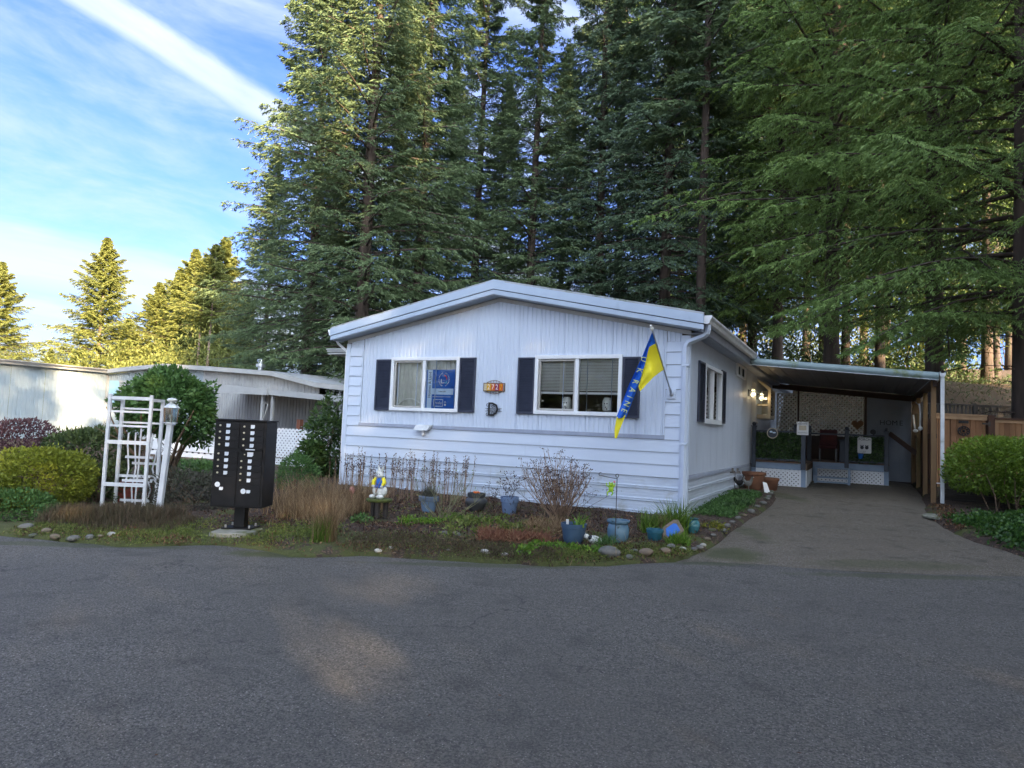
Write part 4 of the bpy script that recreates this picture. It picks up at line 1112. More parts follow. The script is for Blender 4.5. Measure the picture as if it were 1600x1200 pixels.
def planks(parent, a, b, z0, z1, name='board', mat='cedar', gap=0.013, t0=0.0, t1=0.02, wl=(0.135, 0.145)):
    x = a
    while x < b - 0.02:
        w_ = min(rng.uniform(*wl), b - x)
        v, f = plank(FA, FD, FN, x, x + w_ - gap, z0, z1, t0 + rng.uniform(0, .012), t1 + 0.004)
        MB().add(v, f).build(name, rng.choice(('cedar', 'cedar_b', 'cedar_c')) if mat == 'cedar' else mat, parent); x += w_
planks(gt, 0.33, 1.655, gzf + 0.05, 2.06, wl=(0.13, 0.19))
planks(fcz, 1.83, 6.9, gzf + 0.02, 2.02, wl=(0.13, 0.145))
MB().add(*plank(FA, FD, FN, 0.33, 1.655, 2.02, 2.12, -0.03, 0.0)).add(*plank(FA, FD, FN, 0.33, 1.655, 2.122, 2.16, -0.05, 0.05)).build('cap_rail', mk('cedar_pale', (0.44, 0.29, 0.17), (0.36, 0.23, 0.13), 4, 0.75, 0.15, 24), gt)
MB().add(*plank(FA, FD, FN, 1.83, 6.9, 1.98, 2.06, -0.03, 0.0)).build('cap_rail', 'cedar_pale', fcz)
MB().add(*plank(FA, FD, FN, 1.83, 6.9, 2.062, 2.10, -0.06, 0.06)).build('top_board', 'cedar_post', fcz)
MB().add(*plank(FA, FD, FN, 1.66, 1.825, gzf, 2.16, -0.07, 0.09)).build('gate_post', 'cedar_post', fcz, bevel=0.005)
MB().add(*plank(FA, FD, FN, 1.50, 1.70, 1.92, 1.96, -0.085, -0.072)).add(*plank(FA, FD, FN, 1.64, 1.70, 1.88, 2.00, -0.087, -0.071)).build('hinge', 'black_metal', gt)
gs = thing('gate_plaque', 'dark oval metal wreath plaque on the cedar gate under a small black nameplate', 'wall decoration', tuple(FA + FD * 1.07 + FN * -0.02 + Vector((0, 0, 1.7))))
c0 = FA + FD * 1.07 + FN * -0.03
ringm = MB()
for rx, rz, tt in ((0.145, 0.115, 0.012), (0.085, 0.065, 0.009)):
    ringm.tube([c0 + FD * (rx * math.cos(a)) + Vector((0, 0, 1.74 + rz * math.sin(a))) for a in [2 * PI * i / 24 for i in range(25)]], tt, 5)
for i in range(10):
    a = 2 * PI * i / 10
    ringm.ball(c0 + FD * (0.115 * math.cos(a)) + Vector((0, 0, 1.74 + 0.09 * math.sin(a))), 0.018, 6, 5)
ringm.ball(c0 + Vector((0, 0, 1.74)), 0.03, 8, 6).build('wreath', 'ink', gs)
MB().add(*plank(FA, FD, FN, 0.95, 1.19, 1.93, 2.0, -0.03, -0.015)).build('nameplate', 'ink', gs)

# weathered lattice-topped fence further back on the slope
of = thing('old_fence', 'weathered grey picket and lattice fence on the slope behind the gate', 'fence', tuple(FA + FD * 1 + FN * 3 + Vector((0, 0, 1.0))))
FA_keep = FA
FB = FA + FN * 2.6
def oplank(a, b, z0, z1, t0, t1): return plank(FB, FD, FN, a, b, z0, z1, t0, t1)
MB().add(*oplank(1.6, 4.2, 2.53, 2.57, -0.03, 0.04)).add(*oplank(1.6, 4.2, 2.24, 2.28, -0.03, 0.03)).build('rail', 'old_wood', of)
x = 1.6
while x < 3.05:
    MB().add(*oplank(x, x + 0.065, 1.2, 2.53, 0.0, 0.018)).build('picket', 'old_wood', of); x += 0.115
MB().add(*oplank(3.10, 3.17, 1.0, 2.6, -0.04, 0.05)).build('post', 'old_wood', of)
for (a, b) in [(3.19 + i * 0.20, 3.19 + i * 0.20 + 0.185) for i in range(5)]:
    f = MB()
    for q in ((a, b, 2.495, 2.53), (a, b, 2.285, 2.31), (a, a + 0.02, 2.31, 2.495), (b - 0.02, b, 2.31, 2.495)): f.add(*oplank(q[0], q[1], q[2], q[3], -0.02, 0.012))
    for i in range(1, 4): f.add(*oplank(a + (b - a) * i / 4 - 0.006, a + (b - a) * i / 4 + 0.006, 2.31, 2.495, 0, 0.01))
    for i in range(1, 3): f.add(*oplank(a + 0.02, b - 0.03, 2.31 + 0.062 * i - 0.006, 2.31 + 0.062 * i + 0.006, 0.011, 0.018))
    f.build('lattice_square', 'old_wood', of)
planks_keep = FA
FA = FB
planks(of, 4.21, 5.8, 1.2, 2.53, 'board', 'cedar_post', 0.02)
FA = FA_keep
# little blue mosaic birdbath hat
bb = thing('blue_ornament', 'small bright blue mosaic ornament on top of the old fence', 'ornament', tuple(FB + FD * 4.5 + Vector((0, 0, 2.55))))
c = FB + FD * 4.5
MB().lathe([(0.19, 0.0), (0.18, 0.06), (0.12, 0.14), (0.04, 0.19)], (c.x, c.y, 2.56), 16).build('dome', mk('mosaic', (0.02, 0.30, 0.50), (0.25, 0.60, 0.70), 45, 0.3), bb, smooth=True)

# dark horizontal timber retaining wall beside the drive
tw_ = thing('timber_retaining_wall', 'dark horizontal timbers stacked beside the white downspout', 'wall', (4.2, 5.6, 0.1))
for i in range(6):
    MB().box(3.92, 5.6, 5.75 + i * 0.02, 5.85 + i * 0.02, 0.06 + i * 0.105, 0.06 + i * 0.105 + 0.10).build('timber', 'timber_dark', tw_, bevel=0.006)
fs = thing('flat_stone', 'flat pale stepping stone at the foot of the white downspout', 'stone', (3.72, 3.1, 0.09))
MB().lathe([(0.02, 0.05), (0.30, 0.045), (0.33, 0.03), (0.33, 0.0)][::-1], (3.74, 3.1, gz(3.74, 3.1) + 0.01), 18).build('slab', 'concrete', fs)

# ================================================================== THE NEIGHBOURING HOME ON THE LEFT
mk('n_wall', (0.30, 0.35, 0.38), (0.27, 0.32, 0.35), 1.5, 0.6)
mk('n_white', (0.36, 0.365, 0.36), (0.31, 0.315, 0.31), 2, 0.5)
mk('n_roof', (0.45, 0.47, 0.50), (0.38, 0.40, 0.42), 1.5, 0.5, dirt=((0.16, 0.13, 0.07), 2.0, 0.55, 0.7))
mk('n_dark', (0.30, 0.31, 0.32), (0.26, 0.27, 0.28), 2, 0.7)
mk('n_shutter', (0.28, 0.47, 0.58), (0.25, 0.43, 0.54), 2, 0.6)
mk('n_litter', (0.30, 0.20, 0.06), (0.18, 0.12, 0.05), 9, 0.9)
nb = thing('neighbour_home', 'long pale grey white home with flat roof and covered patio left of the blue house', 'house', (-21, 6, 0))
def n_rib(x0, x1, y0, y1, z0, zf, mat, name='wall_panel'):
    mb = MB(); L = math.hypot(x1 - x0, y1 - y0); n = max(1, round(L / 0.15)); ux, uy = (x1 - x0) / L, (y1 - y0) / L; nx, ny = uy, -ux
    for i in range(n):
        for a, b, da, db in ((i, i + 0.7, 0, 0), (i + 0.7, i + 0.8, 0, -0.02), (i + 0.8, i + 0.95, -0.02, -0.02), (i + 0.95, i + 1, -0.02, 0)):
            a *= L / n; b *= L / n
            pa = (x0 + ux * a + nx * da, y0 + uy * a + ny * da); pb = (x0 + ux * b + nx * db, y0 + uy * b + ny * db)
            mb.add([(pa[0], pa[1], z0), (pb[0], pb[1], z0), (pb[0], pb[1], zf(x0 + ux * b)), (pa[0], pa[1], zf(x0 + ux * a))], [(0, 1, 2, 3)])
    return mb.build(name, mat, nb)
for i in range(15):
    n_rib(-25.8, -25.8, -11.5 + i * 1.21, -11.5 + (i + 1) * 1.21 - 0.01, -0.2, lambda x: 2.93, 'n_wall')
RL = [(-26.05, 2.97), (-23.9, 3.12), (-21.9, 3.22), (-19.3, 3.10), (-17.3, 2.99), (-16.1, 2.92), (-14.9, 2.70), (-14.0, 2.53), (-12.5, 2.42), (-8.5, 2.30)]
def rl(x):
    return float(np.interp(x, [p[0] for p in RL], [p[1] for p in RL]))
for i in range(12):
    a = -25.79 + i * 0.98; n_rib(a, a + 0.975, 6.7, 6.7, -0.2, lambda x: rl(x) - 0.10, 'n_white' if a > -20.3 else 'n_wall')
MB().box(-25.83, -25.74, 6.63, 6.72, -0.2, 2.92).build('corner_trim', 'n_white', nb)
# eave fascia with gutter along the long wall, and the sagging front one
MB().box(-25.85, -25.55, -11.6, 6.45, 2.93, 2.96).box(-25.62, -25.55, -11.6, 6.45, 2.962, 3.09).build('gutter', 'n_white', nb)
MB().box(-25.50, -25.44, -11.6, 6.45, 3.02, 3.06).build('gutter_lip', 'old_wood', nb)
mb = MB()
for p, q in zip(RL, RL[1:]):
    mb.prism([(p[0], p[1] - 0.09), (q[0], q[1] - 0.09), (q[0], q[1] + 0.07), (p[0], p[1] + 0.07)], 'y', 6.42, 6.69)
mb.build('front_fascia', 'n_white', nb)
mb = MB()
for p, q in zip(RL, RL[1:]):
    mb.add([(p[0], 6.45, p[1] + 0.075), (q[0], 6.45, q[1] + 0.075), (q[0], 20, q[1] + 0.3), (p[0], 20, p[1] + 0.3)], [(0, 1, 2, 3)])
mb.add([(-25.6, -11.6, 3.09), (-25.6, 6.45, 3.09), (-30, 6.45, 3.32), (-30, -11.6, 3.32)], [(3, 2, 1, 0)])
mb.build('roof', 'n_roof', nb)
MB().lathe([(0.09, 0), (0.09, 0.22), (0.17, 0.24), (0.17, 0.34), (0.10, 0.36), (0.10, 0.42), (0.15, 0.44), (0.13, 0.52), (0.02, 0.56)], (-17.9, 7.6, 3.02), 12).build('roof_vent', 'silver', nb)
for x, y in ((-13.9, 8.5), (-11.9, 9.0), (-11.5, 9.4)): MB().tube([(x, y, 2.4), (x, y, 2.75)], 0.035, 6).build('vent_pipe', 'white_worn', nb)
# window and shutter beside the corner
MB().box(-25.62, -24.95, 6.655, 6.685, 1.55, 2.62).build('shutter', 'n_shutter', nb)
w_ = MB().box(-24.93, -23.4, 6.64, 6.685, 1.50, 2.60).build('window', 'n_dark', nb)
MB().box(-24.95, -23.38, 6.62, 6.64, 2.56, 2.62).box(-24.95, -23.38, 6.62, 6.64, 1.48, 1.53).build('frame', 'n_white', w_)
# patio roof with its fascia, litter on top, posts, shaded back wall
AX = [(-15.85, 2.36), (-8.2, 1.93)]
def az(x): return 2.34 - 0.060 * (x + 15.75)
mb = MB(); mb.prism([(-15.8, az(-15.8) - 0.17), (-8.0, az(-8) - 0.17), (-8.0, az(-8)), (-15.8, az(-15.8))], 'y', 4.33, 4.40)
mb.build('patio_fascia', 'n_white', nb)
MB().prism([(-17.6, az(-15.8) - 0.21), (-13.9, az(-13.9) - 0.19), (-13.9, az(-13.9) + 0.02), (-17.6, az(-15.8) + 0.04)], 'y', 4.25, 4.325).build('patio_gutter', 'n_white', nb)
MB().prism([(-17.6, az(-15.8) - 0.03), (-8.0, az(-8) - 0.06), (-8.0, az(-8) - 0.02), (-17.6, az(-15.8) + 0.01)], 'y', 4.41, 6.65).build('patio_roof', 'n_litter', nb)
for x in (-14.25, -13.82, -11.36, -11.06, -8.6):
    MB().box(x - 0.04, x + 0.04, 4.42, 4.50, 0.1, az(x) - 0.175).build('patio_post', 'n_white', nb)
for i in range(9):
    a = -17.2 + i * 1.02; n_rib(a, a + 1.01, 6.40, 6.40, 0.1, lambda x: az(x) - 0.04, 'n_dark', 'patio_wall_panel')
MB().tube([(-14.1, 4.3, 1.15), (-13.95, 4.3, 1.45), (-13.85, 4.3, 1.75), (-13.95, 4.3, 1.82), (-14.05, 4.3, 1.7)], 0.018, 6).build('hook', 'n_white', nb)

# awning on the hidden left side of the blue house
aw = thing('side_awning', 'white ribbed metal awning on the left side of the blue house', 'awning', (-8.2, 2.0, 0))
for k, z in enumerate((3.10, 3.05, 2.99)): MB().box(-9.45 + k * 0.03, -7.12, 1.95, 5.5, z, z + 0.035).build('awning_sheet', 'n_white', aw)

# white garden lattice fence between the two homes
lf = thing('lattice_fence', 'white garden lattice fence with a rusty post between the two homes', 'fence', (-11.5, 2.2, 0.05))
front_lattice('lattice_strips', -12.1, -8.7, 2.20, 0.34, 1.08, 'lattice_white', lf, pitch=0.125, sw=0.05, frame=0.0)
front_lattice('lattice_strips', -12.1, -8.7, 2.24, -0.05, 0.30, 'lattice_white', lf, pitch=0.125, sw=0.05, frame=0.0)
MB().box(-10.60, -10.48, 2.26, 2.38, 0.0, 1.34).build('post', mk('rust', (0.19, 0.07, 0.04), (0.13, 0.05, 0.03), 6, 0.9, 0.3, 30), lf)
MB().box(-10.47, -10.32, 2.28, 2.31, 1.14, 1.16).build('hook', 'n_white', lf)
pk = thing('lattice_planter', 'low white slatted and lattice deck front behind the rounded tree', 'fence', (-14.5, 2.2, 0))
MB().box(-16.4, -12.8, 2.2, 2.23, 0.06, 0.27).box(-16.4, -12.8, 2.2, 2.23, 0.29, 0.62).build('board', 'lattice_white', pk)
front_lattice('lattice_strips', -16.4, -12.8, 2.22, -0.30, 0.04, 'lattice_white', pk, pitch=0.14, sw=0.055, frame=0.0)
dots = MB()
for i in range(14): dots.box(-16.2 + i * 0.25, -16.13 + i * 0.25, 2.185, 2.199, 0.255, 0.295)
dots.build('slot', 'dark', pk)

# ================================================================== CLUSTER MAILBOX
mk('mail_black', (0.008, 0.0075, 0.008), (0.013, 0.012, 0.0125), 7, 0.5, 0.05, 50, spec=0.22)
mk('label_white', (0.66, 0.70, 0.76), (0.60, 0.64, 0.70), 9, 0.4)
mk('lock_brass', (0.62, 0.56, 0.42), (0.50, 0.45, 0.32), 9, 0.35, metal=0.4)
mbx = thing('cluster_mailbox', 'black cluster mailbox with numbered compartments on a square post at the road edge', 'mailbox', (-4.66, -4.60, -0.055), -YAW)
pad = thing('concrete_pad', 'mossy concrete block under the black cluster mailbox', 'concrete block', (-4.55, -4.75, -0.17), -YAW)
mb = MB().prism([(-0.25, -0.24), (-0.02, -0.30), (0.24, -0.20), (0.25, 0.22), (-0.25, 0.22)], 'z', -0.09, 0.10)
mb.build('block', 'concrete', pad, local=True, bevel=0.012)
W2, Dp = 0.325, 0.205; Z0, Z1 = 0.265, 1.355
MB().box(-W2, W2, -Dp, Dp, Z0, Z1).build('cabinet', 'mail_black', mbx, local=True, bevel=0.006)
MB().box(-W2 - 0.008, W2 + 0.008, -Dp - 0.022, Dp + 0.006, Z1 + 0.001, Z1 + 0.022).build('roof', 'mail_black', mbx, local=True, bevel=0.004)
MB().box(-0.068, 0.068, -0.068, 0.068, 0.0, Z0).build('post', 'mail_black', mbx, local=True, bevel=0.005)
MB().box(-0.19, 0.19, -0.15, 0.15, -0.015, 0.0).build('base_plate', 'mail_black', mbx, local=True)
for x, y in ((-0.15, -0.11), (0.15, -0.11), (-0.15, 0.11), (0.15, 0.11)):
    MB().lathe([(0.014, 0), (0.014, 0.03), (0.008, 0.035)], (x, y, 0.0), 8).build('anchor_bolt', 'silver', mbx, local=True)
def mdoor(x0, x1, z0, z1, lab=None, lock=None, nm='compartment_door'):
    d_ = MB().box(x0 + 0.002, x1 - 0.002, -Dp - 0.012, -Dp - 0.0005, z0 + 0.002, z1 - 0.002).build(nm, 'mail_black', mbx, local=True, bevel=0.002)
    if lab:
        lx_, lz_, w_, h_ = lab
        MB().prism([(lx_ - w_ / 2, lz_ + h_ / 2), (lx_ + w_ / 2, lz_ + h_ / 2), (lx_ + w_ / 2, lz_ - h_ * 0.2), (lx_ + w_ * 0.3, lz_ - h_ / 2), (lx_ - w_ / 2, lz_ - h_ / 2)], 'y', -Dp - 0.0135, -Dp - 0.0125).build('number_label', 'label_white', d_, local=True)
    if lock:
        lx_, lz_, r_ = lock
        if r_ > 0.02: MB().prism([(lx_ + r_ * math.cos(a), lz_ + r_ * math.sin(a)) for a in [2 * PI * i / 20 for i in range(20)]], 'y', -Dp - 0.0135, -Dp - 0.0125).build('round_label', 'label_white', d_, local=True)
        else: MB().lathe([(r_, 0), (r_, 0.010)], (0, 0, 0), 10).build('lock', 'lock_brass', d_, local=True)
        if r_ <= 0.02:
            lk = d_.children[-1] if False else [c for c in d_.children if c.name.startswith('lock')][-1]
            lk.location = (lx_, -Dp - 0.012, lz_); lk.rotation_euler = (PI / 2, 0, 0)
    return d_
zz = Z1 - 0.025
top = zz
for r in range(9):
    if r == 4: zz -= 0.036; continue
    z1_ = zz; z0_ = zz - 0.080; zz = z0_
    mdoor(-0.305, -0.012, z0_, z1_, (-0.155, z0_ + 0.044, 0.050, 0.046), (-0.255, z0_ + 0.044, 0.012))
mdoor(-0.305, -0.012, Z0 + 0.02, zz, (-0.195, zz - 0.155, 0.048, 0.040), (-0.245, zz - 0.105, 0.033), 'parcel_door')
zz = top
for r in range(4):
    z1_ = zz; z0_ = zz - 0.080; zz = z0_
    mdoor(0.012, 0.298, z0_, z1_, (0.155, z0_ + 0.040, 0.050, 0.046), (0.050, z0_ + 0.040, 0.012))
MB().box(0.012, 0.298, -Dp - 0.030, -Dp - 0.001, zz - 0.014, zz - 0.003).build('mail_slot_hood', 'mail_black', mbx, local=True)
MB().box(0.09, 0.205, -Dp - 0.034, -Dp - 0.0305, zz - 0.016, zz - 0.002).build('slot_label', 'label_white', mbx, local=True)
zz -= 0.018
z1_ = zz; zz -= 0.115
mdoor(0.012, 0.298, zz, z1_, (0.145, zz + 0.062, 0.075, 0.056), (0.075, zz + 0.06, 0.008), 'outgoing_door')
for r in range(4):
    z1_ = zz; z0_ = zz - 0.080; zz = z0_
    mdoor(0.012, 0.298, z0_, z1_, (0.145, z0_ + 0.056, 0.048, 0.046), (0.040, z0_ + 0.056, 0.012))
mdoor(0.012, 0.298, Z0 + 0.02, zz, (0.150, zz - 0.085, 0.050, 0.040), (0.085, zz - 0.082, 0.033), 'parcel_door')

# ================================================================== WHITE ARBOUR AND LAMP POST
mk('arbor_white', (0.64, 0.65, 0.67), (0.56, 0.57, 0.59), 4, 0.5, 0.1, 20, dirt=((0.42, 0.44, 0.36), 3, 0.60, 0.80))
ar = thing('arbour', 'white wooden garden arbour with ladder rungs beside the lamp post', 'arbour', (-7.44, -4.27, -0.13), -YAW)
PW = 0.046
for x in (-0.312, 0.312):
    for y in (-0.17, 0.17):
        MB().box(x - PW / 2, x + PW / 2, y - PW / 2, y + PW / 2, -0.10, 1.70 + (0.05 if y < 0 else 0.0)).build('post', 'arbor_white', ar, local=True, bevel=0.006)
def rung(x0, x1, y, z, h=0.034, d=0.02): return MB().box(x0, x1, y - d / 2, y + d / 2, z - h / 2, z + h / 2).build('rung', 'arbor_white', ar, local=True)
rung(-0.30, 0.30, -0.17, 1.695, 0.05)
for z in (1.49, 1.275): rung(-0.30, 0.30, -0.17, z, 0.03); rung(-0.30, 0.30, 0.17, z + 0.05, 0.03)
rung(-0.32, 0.32, -0.19, 1.03, 0.055); rung(-0.32, 0.32, -0.19, 0.40, 0.055); rung(-0.30, 0.28, 0.17, 0.50, 0.04)
for x in (-0.312, 0.312): MB().box(x - 0.02, x + 0.02, -0.145, 0.145, 1.655, 1.70).build('side_rail', 'arbor_white', ar, local=True)
tr_ = thing('fan_trellis', 'white fan trellises standing inside the garden arbour', 'trellis', (-7.42, -4.17, -0.13), -YAW, group=None)
for oy, ox in ((0.0, 0.0), (0.12, 0.045)):
    for k, (xb, xm1, xm2, xt, zt_) in enumerate(((-0.16, -0.20, -0.16, -0.20, 1.17), (-0.02, -0.02, -0.01, -0.01, 1.24), (0.10, 0.20, 0.10, 0.17, 1.17))):
        MB().tube([(xb + ox, oy, -0.05), (xm1 + ox, oy, 0.30), (xm2 + ox, oy, 0.62), (xt + ox, oy, 0.98), (xt + ox, oy, zt_)], 0.013, 4).build('stake', 'arbor_white', tr_, local=True)
    for z, a, b in ((0.12 if oy == 0 else 0.05, -0.25, 0.20), (0.42, -0.24, 0.22), (0.78 if oy == 0 else 0.68, -0.22, 0.20)):
        MB().box(a + ox, b + ox, oy - 0.012, oy + 0.012, z, z + 0.036).build('cross_bar', 'arbor_white', tr_, local=True)
rp = thing('red_planter', 'dark red square planter half hidden behind the white arbour', 'planter', (-7.90, -3.90, -0.1), -YAW)
MB().add([(-0.17, -0.17, 0), (0.17, -0.17, 0), (0.17, 0.17, 0), (-0.17, 0.17, 0), (-0.21, -0.21, 0.36), (0.21, -0.21, 0.36), (0.21, 0.21, 0.36), (-0.21, 0.21, 0.36)],
         [(3, 2, 1, 0), (4, 5, 6, 7), (0, 1, 5, 4), (1, 2, 6, 5), (2, 3, 7, 6), (3, 0, 4, 7)]).build('box', mk('brick_red', (0.22, 0.045, 0.03), (0.16, 0.035, 0.025), 6, 0.7), rp, local=True)
lp = thing('lamp_post', 'leaning white lamp post with a glass lantern beside the arbour', 'street lamp', (-6.36, -4.55, -0.14))
lean = Vector((0.075, 0.03, 1.36))
MB().bar((-6.36, -4.55, -0.14), Vector((-6.36, -4.55, -0.14)) + lean, 0.074, 0.074, up=(FW[0], FW[1], 0)).build('post', 'arbor_white', lp, bevel=0.008)
tp_ = Vector((-6.36, -4.55, -0.14)) + lean
MB().bar(tp_ - lean * 0.015, tp_ + Vector((0, 0, 0.012)), 0.10, 0.10, up=(FW[0], FW[1], 0)).build('collar', 'silver', lp)
n6 = [(math.cos(PI / 6 + i * PI / 3), math.sin(PI / 6 + i * PI / 3)) for i in range(6)]
for i in range(6):
    a = n6[i]; b = n6[(i + 1) % 6]; r0, r1 = 0.088, 0.102
    q = [(tp_.x + a[0] * r0, tp_.y + a[1] * r0, tp_.z + 0.015), (tp_.x + b[0] * r0, tp_.y + b[1] * r0, tp_.z + 0.015), (tp_.x + b[0] * r1, tp_.y + b[1] * r1, tp_.z + 0.22), (tp_.x + a[0] * r1, tp_.y + a[1] * r1, tp_.z + 0.22)]
    MB().add(q, [(0, 1, 2, 3)]).build('pane', 'lamp_glass', lp)
    MB().tube([q[0], q[3]], 0.0055, 4).build('glazing_bar', 'bronze', lp)
MB().lathe([(0.108, 0.22), (0.10, 0.235), (0.035, 0.285), (0.03, 0.30)], tp_, 6).lathe([(0.09, 0.0), (0.09, 0.016)], tp_, 6).build('lantern_cap', 'white_worn', lp)
MB().lathe([(0.02, 0.30), (0.065, 0.315), (0.072, 0.335), (0.05, 0.355), (0.01, 0.362)], tp_, 16).build('finial', 'ceramic_white', lp, smooth=True)
MB().lathe([(0.012, 0.016), (0.014, 0.06), (0.03, 0.10), (0.022, 0.125), (0.0, 0.13)], tp_, 12).build('bulb', 'ceramic_white', lp, smooth=True)

# ================================================================== GARDEN POTS AND ORNAMENTS
mk('pot_blue', (0.15, 0.23, 0.34), (0.12, 0.19, 0.29), 6, 0.55, 0.1, 30, dirt=((0.06, 0.09, 0.05), 9, 0.60, 0.75))
mk('pot_rim', (0.10, 0.135, 0.19), (0.08, 0.11, 0.16), 6, 0.6)
mk('pot_speckled', (0.15, 0.22, 0.36), (0.12, 0.18, 0.30), 6, 0.6, dirt=((0.04, 0.03, 0.04), 22, 0.56, 0.62))
mk('pot_charcoal', (0.035, 0.037, 0.040), (0.055, 0.057, 0.058), 8, 0.5, 0.15, 40)
mk('pot_navy', (0.055, 0.105, 0.175), (0.045, 0.085, 0.15), 5, 0.55, dirt=((0.07, 0.10, 0.09), 6, 0.6, 0.75))
mk('pot_glazed', (0.085, 0.165, 0.24), (0.12, 0.21, 0.28), 5, 0.25, dirt=((0.04, 0.07, 0.08), 7, 0.58, 0.7))
mk('pot_teal', (0.015, 0.10, 0.15), (0.02, 0.12, 0.17), 5, 0.5)
mk('pot_turquoise', (0.06, 0.20, 0.22), (0.04, 0.14, 0.17), 6, 0.2)
mk('terracotta', (0.20, 0.085, 0.042), (0.14, 0.062, 0.034), 5, 0.85, 0.2, 40, dirt=((0.10, 0.06, 0.04), 4, 0.58, 0.75))
mk('potting_soil', (0.03, 0.02, 0.014), (0.06, 0.045, 0.03), 50, 0.95, 0.6, 90)
mk('stone_grey', (0.16, 0.155, 0.14), (0.11, 0.105, 0.095), 5, 0.85, 0.35, 50, vec='pos', dirt=((0.06, 0.075, 0.03), 6, 0.50, 0.66))
mk('stone_pale', (0.40, 0.385, 0.34), (0.30, 0.29, 0.26), 6, 0.85, 0.35, 50, dirt=((0.14, 0.15, 0.08), 7, 0.55, 0.7))
mk('stone_brown', (0.20, 0.145, 0.095), (0.15, 0.115, 0.08), 5, 0.85, 0.35, 50, dirt=((0.07, 0.075, 0.035), 6, 0.52, 0.68))
mk('moss_green', (0.10, 0.12, 0.02), (0.05, 0.06, 0.015), 25, 0.95, 0.6, 60)
def pot(name, label, x, y, prof, mat, soil_h=None, rim=None, n=24, sink=0.02, cat='plant pot'):
    z = sz(x, y) - sink
    t_ = thing(name, label, cat, (x, y, z))
    rmax = max(r for r, _ in prof); top_ = prof[-1][1]
    inner = [(prof[-1][0] - 0.014, top_), (prof[-1][0] - 0.02, top_ - 0.035)]
    MB().lathe(prof + inner, (x, y, z), n).build('bowl', mat, t_, smooth=True)
    if rim: MB().lathe(rim, (x, y, z), n).build('rim', 'pot_rim', t_, smooth=True)
    MB().lathe([(0.0, top_ - 0.034), (prof[-1][0] - 0.021, top_ - 0.034)][::-1], (x, y, z), n).build('potting_soil', 'potting_soil', t_)
    return t_, z + top_
pots = {}
pots['grass'] = pot('plant_pot', 'light blue pot with dry grass against the siding, left of the black urn', -3.49, -2.05, [(0.090, 0), (0.095, 0.01), (0.125, 0.19), (0.14, 0.20), (0.150, 0.205), (0.152, 0.26)], 'pot_blue', rim=[(0.151, 0.196), (0.156, 0.20), (0.160, 0.262), (0.154, 0.268)])
pots['urn'] = pot('plant_pot', 'squat black urn pot with an orange leaf on top beneath the windows', -2.96, -1.50, [(0.09, 0), (0.105, 0.02), (0.17, 0.14), (0.176, 0.175), (0.165, 0.20), (0.135, 0.225), (0.132, 0.24), (0.142, 0.25), (0.144, 0.30)], 'pot_charcoal')
pots['speck'] = pot('plant_pot', 'blue pot with dark speckled paint and purple stems, right of the black urn', -2.42, -1.40, [(0.095, 0), (0.10, 0.01), (0.128, 0.20), (0.140, 0.205), (0.148, 0.285)], 'pot_speckled')
pots['navy'] = pot('plant_pot', 'dark navy plastic pot with a white tag in front of the bare bush', -0.73, -2.92, [(0.115, 0), (0.12, 0.01), (0.150, 0.20), (0.158, 0.205), (0.164, 0.255)], 'pot_navy')
pots['glaz'] = pot('plant_pot', 'tall glazed blue jar pot with the frog hook standing in front', -0.26, -2.60, [(0.105, 0), (0.112, 0.01), (0.134, 0.08), (0.138, 0.17), (0.124, 0.225), (0.118, 0.235), (0.130, 0.25), (0.145, 0.262), (0.145, 0.285)], 'pot_glazed')
pots['teal'] = pot('plant_pot', 'low teal bowl pot with broken branch bits near the painted slab', 0.10, -2.20, [(0.075, 0), (0.08, 0.005), (0.100, 0.11), (0.108, 0.115), (0.110, 0.155)], 'pot_teal', sink=0.01)
pots['vase'] = pot('plant_pot', 'round turquoise glazed vase at the front right corner of the house', 0.40, -1.38, [(0.055, 0), (0.06, 0.01), (0.092, 0.07), (0.102, 0.115), (0.092, 0.165), (0.070, 0.190), (0.075, 0.205), (0.090, 0.212)], 'pot_turquoise', sink=0.01)
lf_ = thing('orange_leaf', 'curled orange leaves lying on the black urn', 'leaf', (-2.93, -1.5, pots['urn'][1]))
mb = MB()
for k in range(4):
    a = k * 1.6; mb.ball((-2.95 + 0.03 * math.cos(a), -1.52 + 0.03 * math.sin(a), pots['urn'][1] + 0.012), 0.035, 6, 5, (1, 0.7, 0.5))
mb.build('leaf', 'tile_orange', lf_)
tg = thing('plant_tag', 'white plant tag stuck in the dark navy pot', 'tag', (-0.78, -3.0, pots['navy'][1]))
MB().add([(-0.80, -3.00, pots['navy'][1] - 0.04), (-0.765, -3.00, pots['navy'][1] - 0.04), (-0.760, -3.02, pots['navy'][1] + 0.055), (-0.795, -3.02, pots['navy'][1] + 0.055)], [(0, 1, 2, 3)]).build('tag', 'paper', tg)

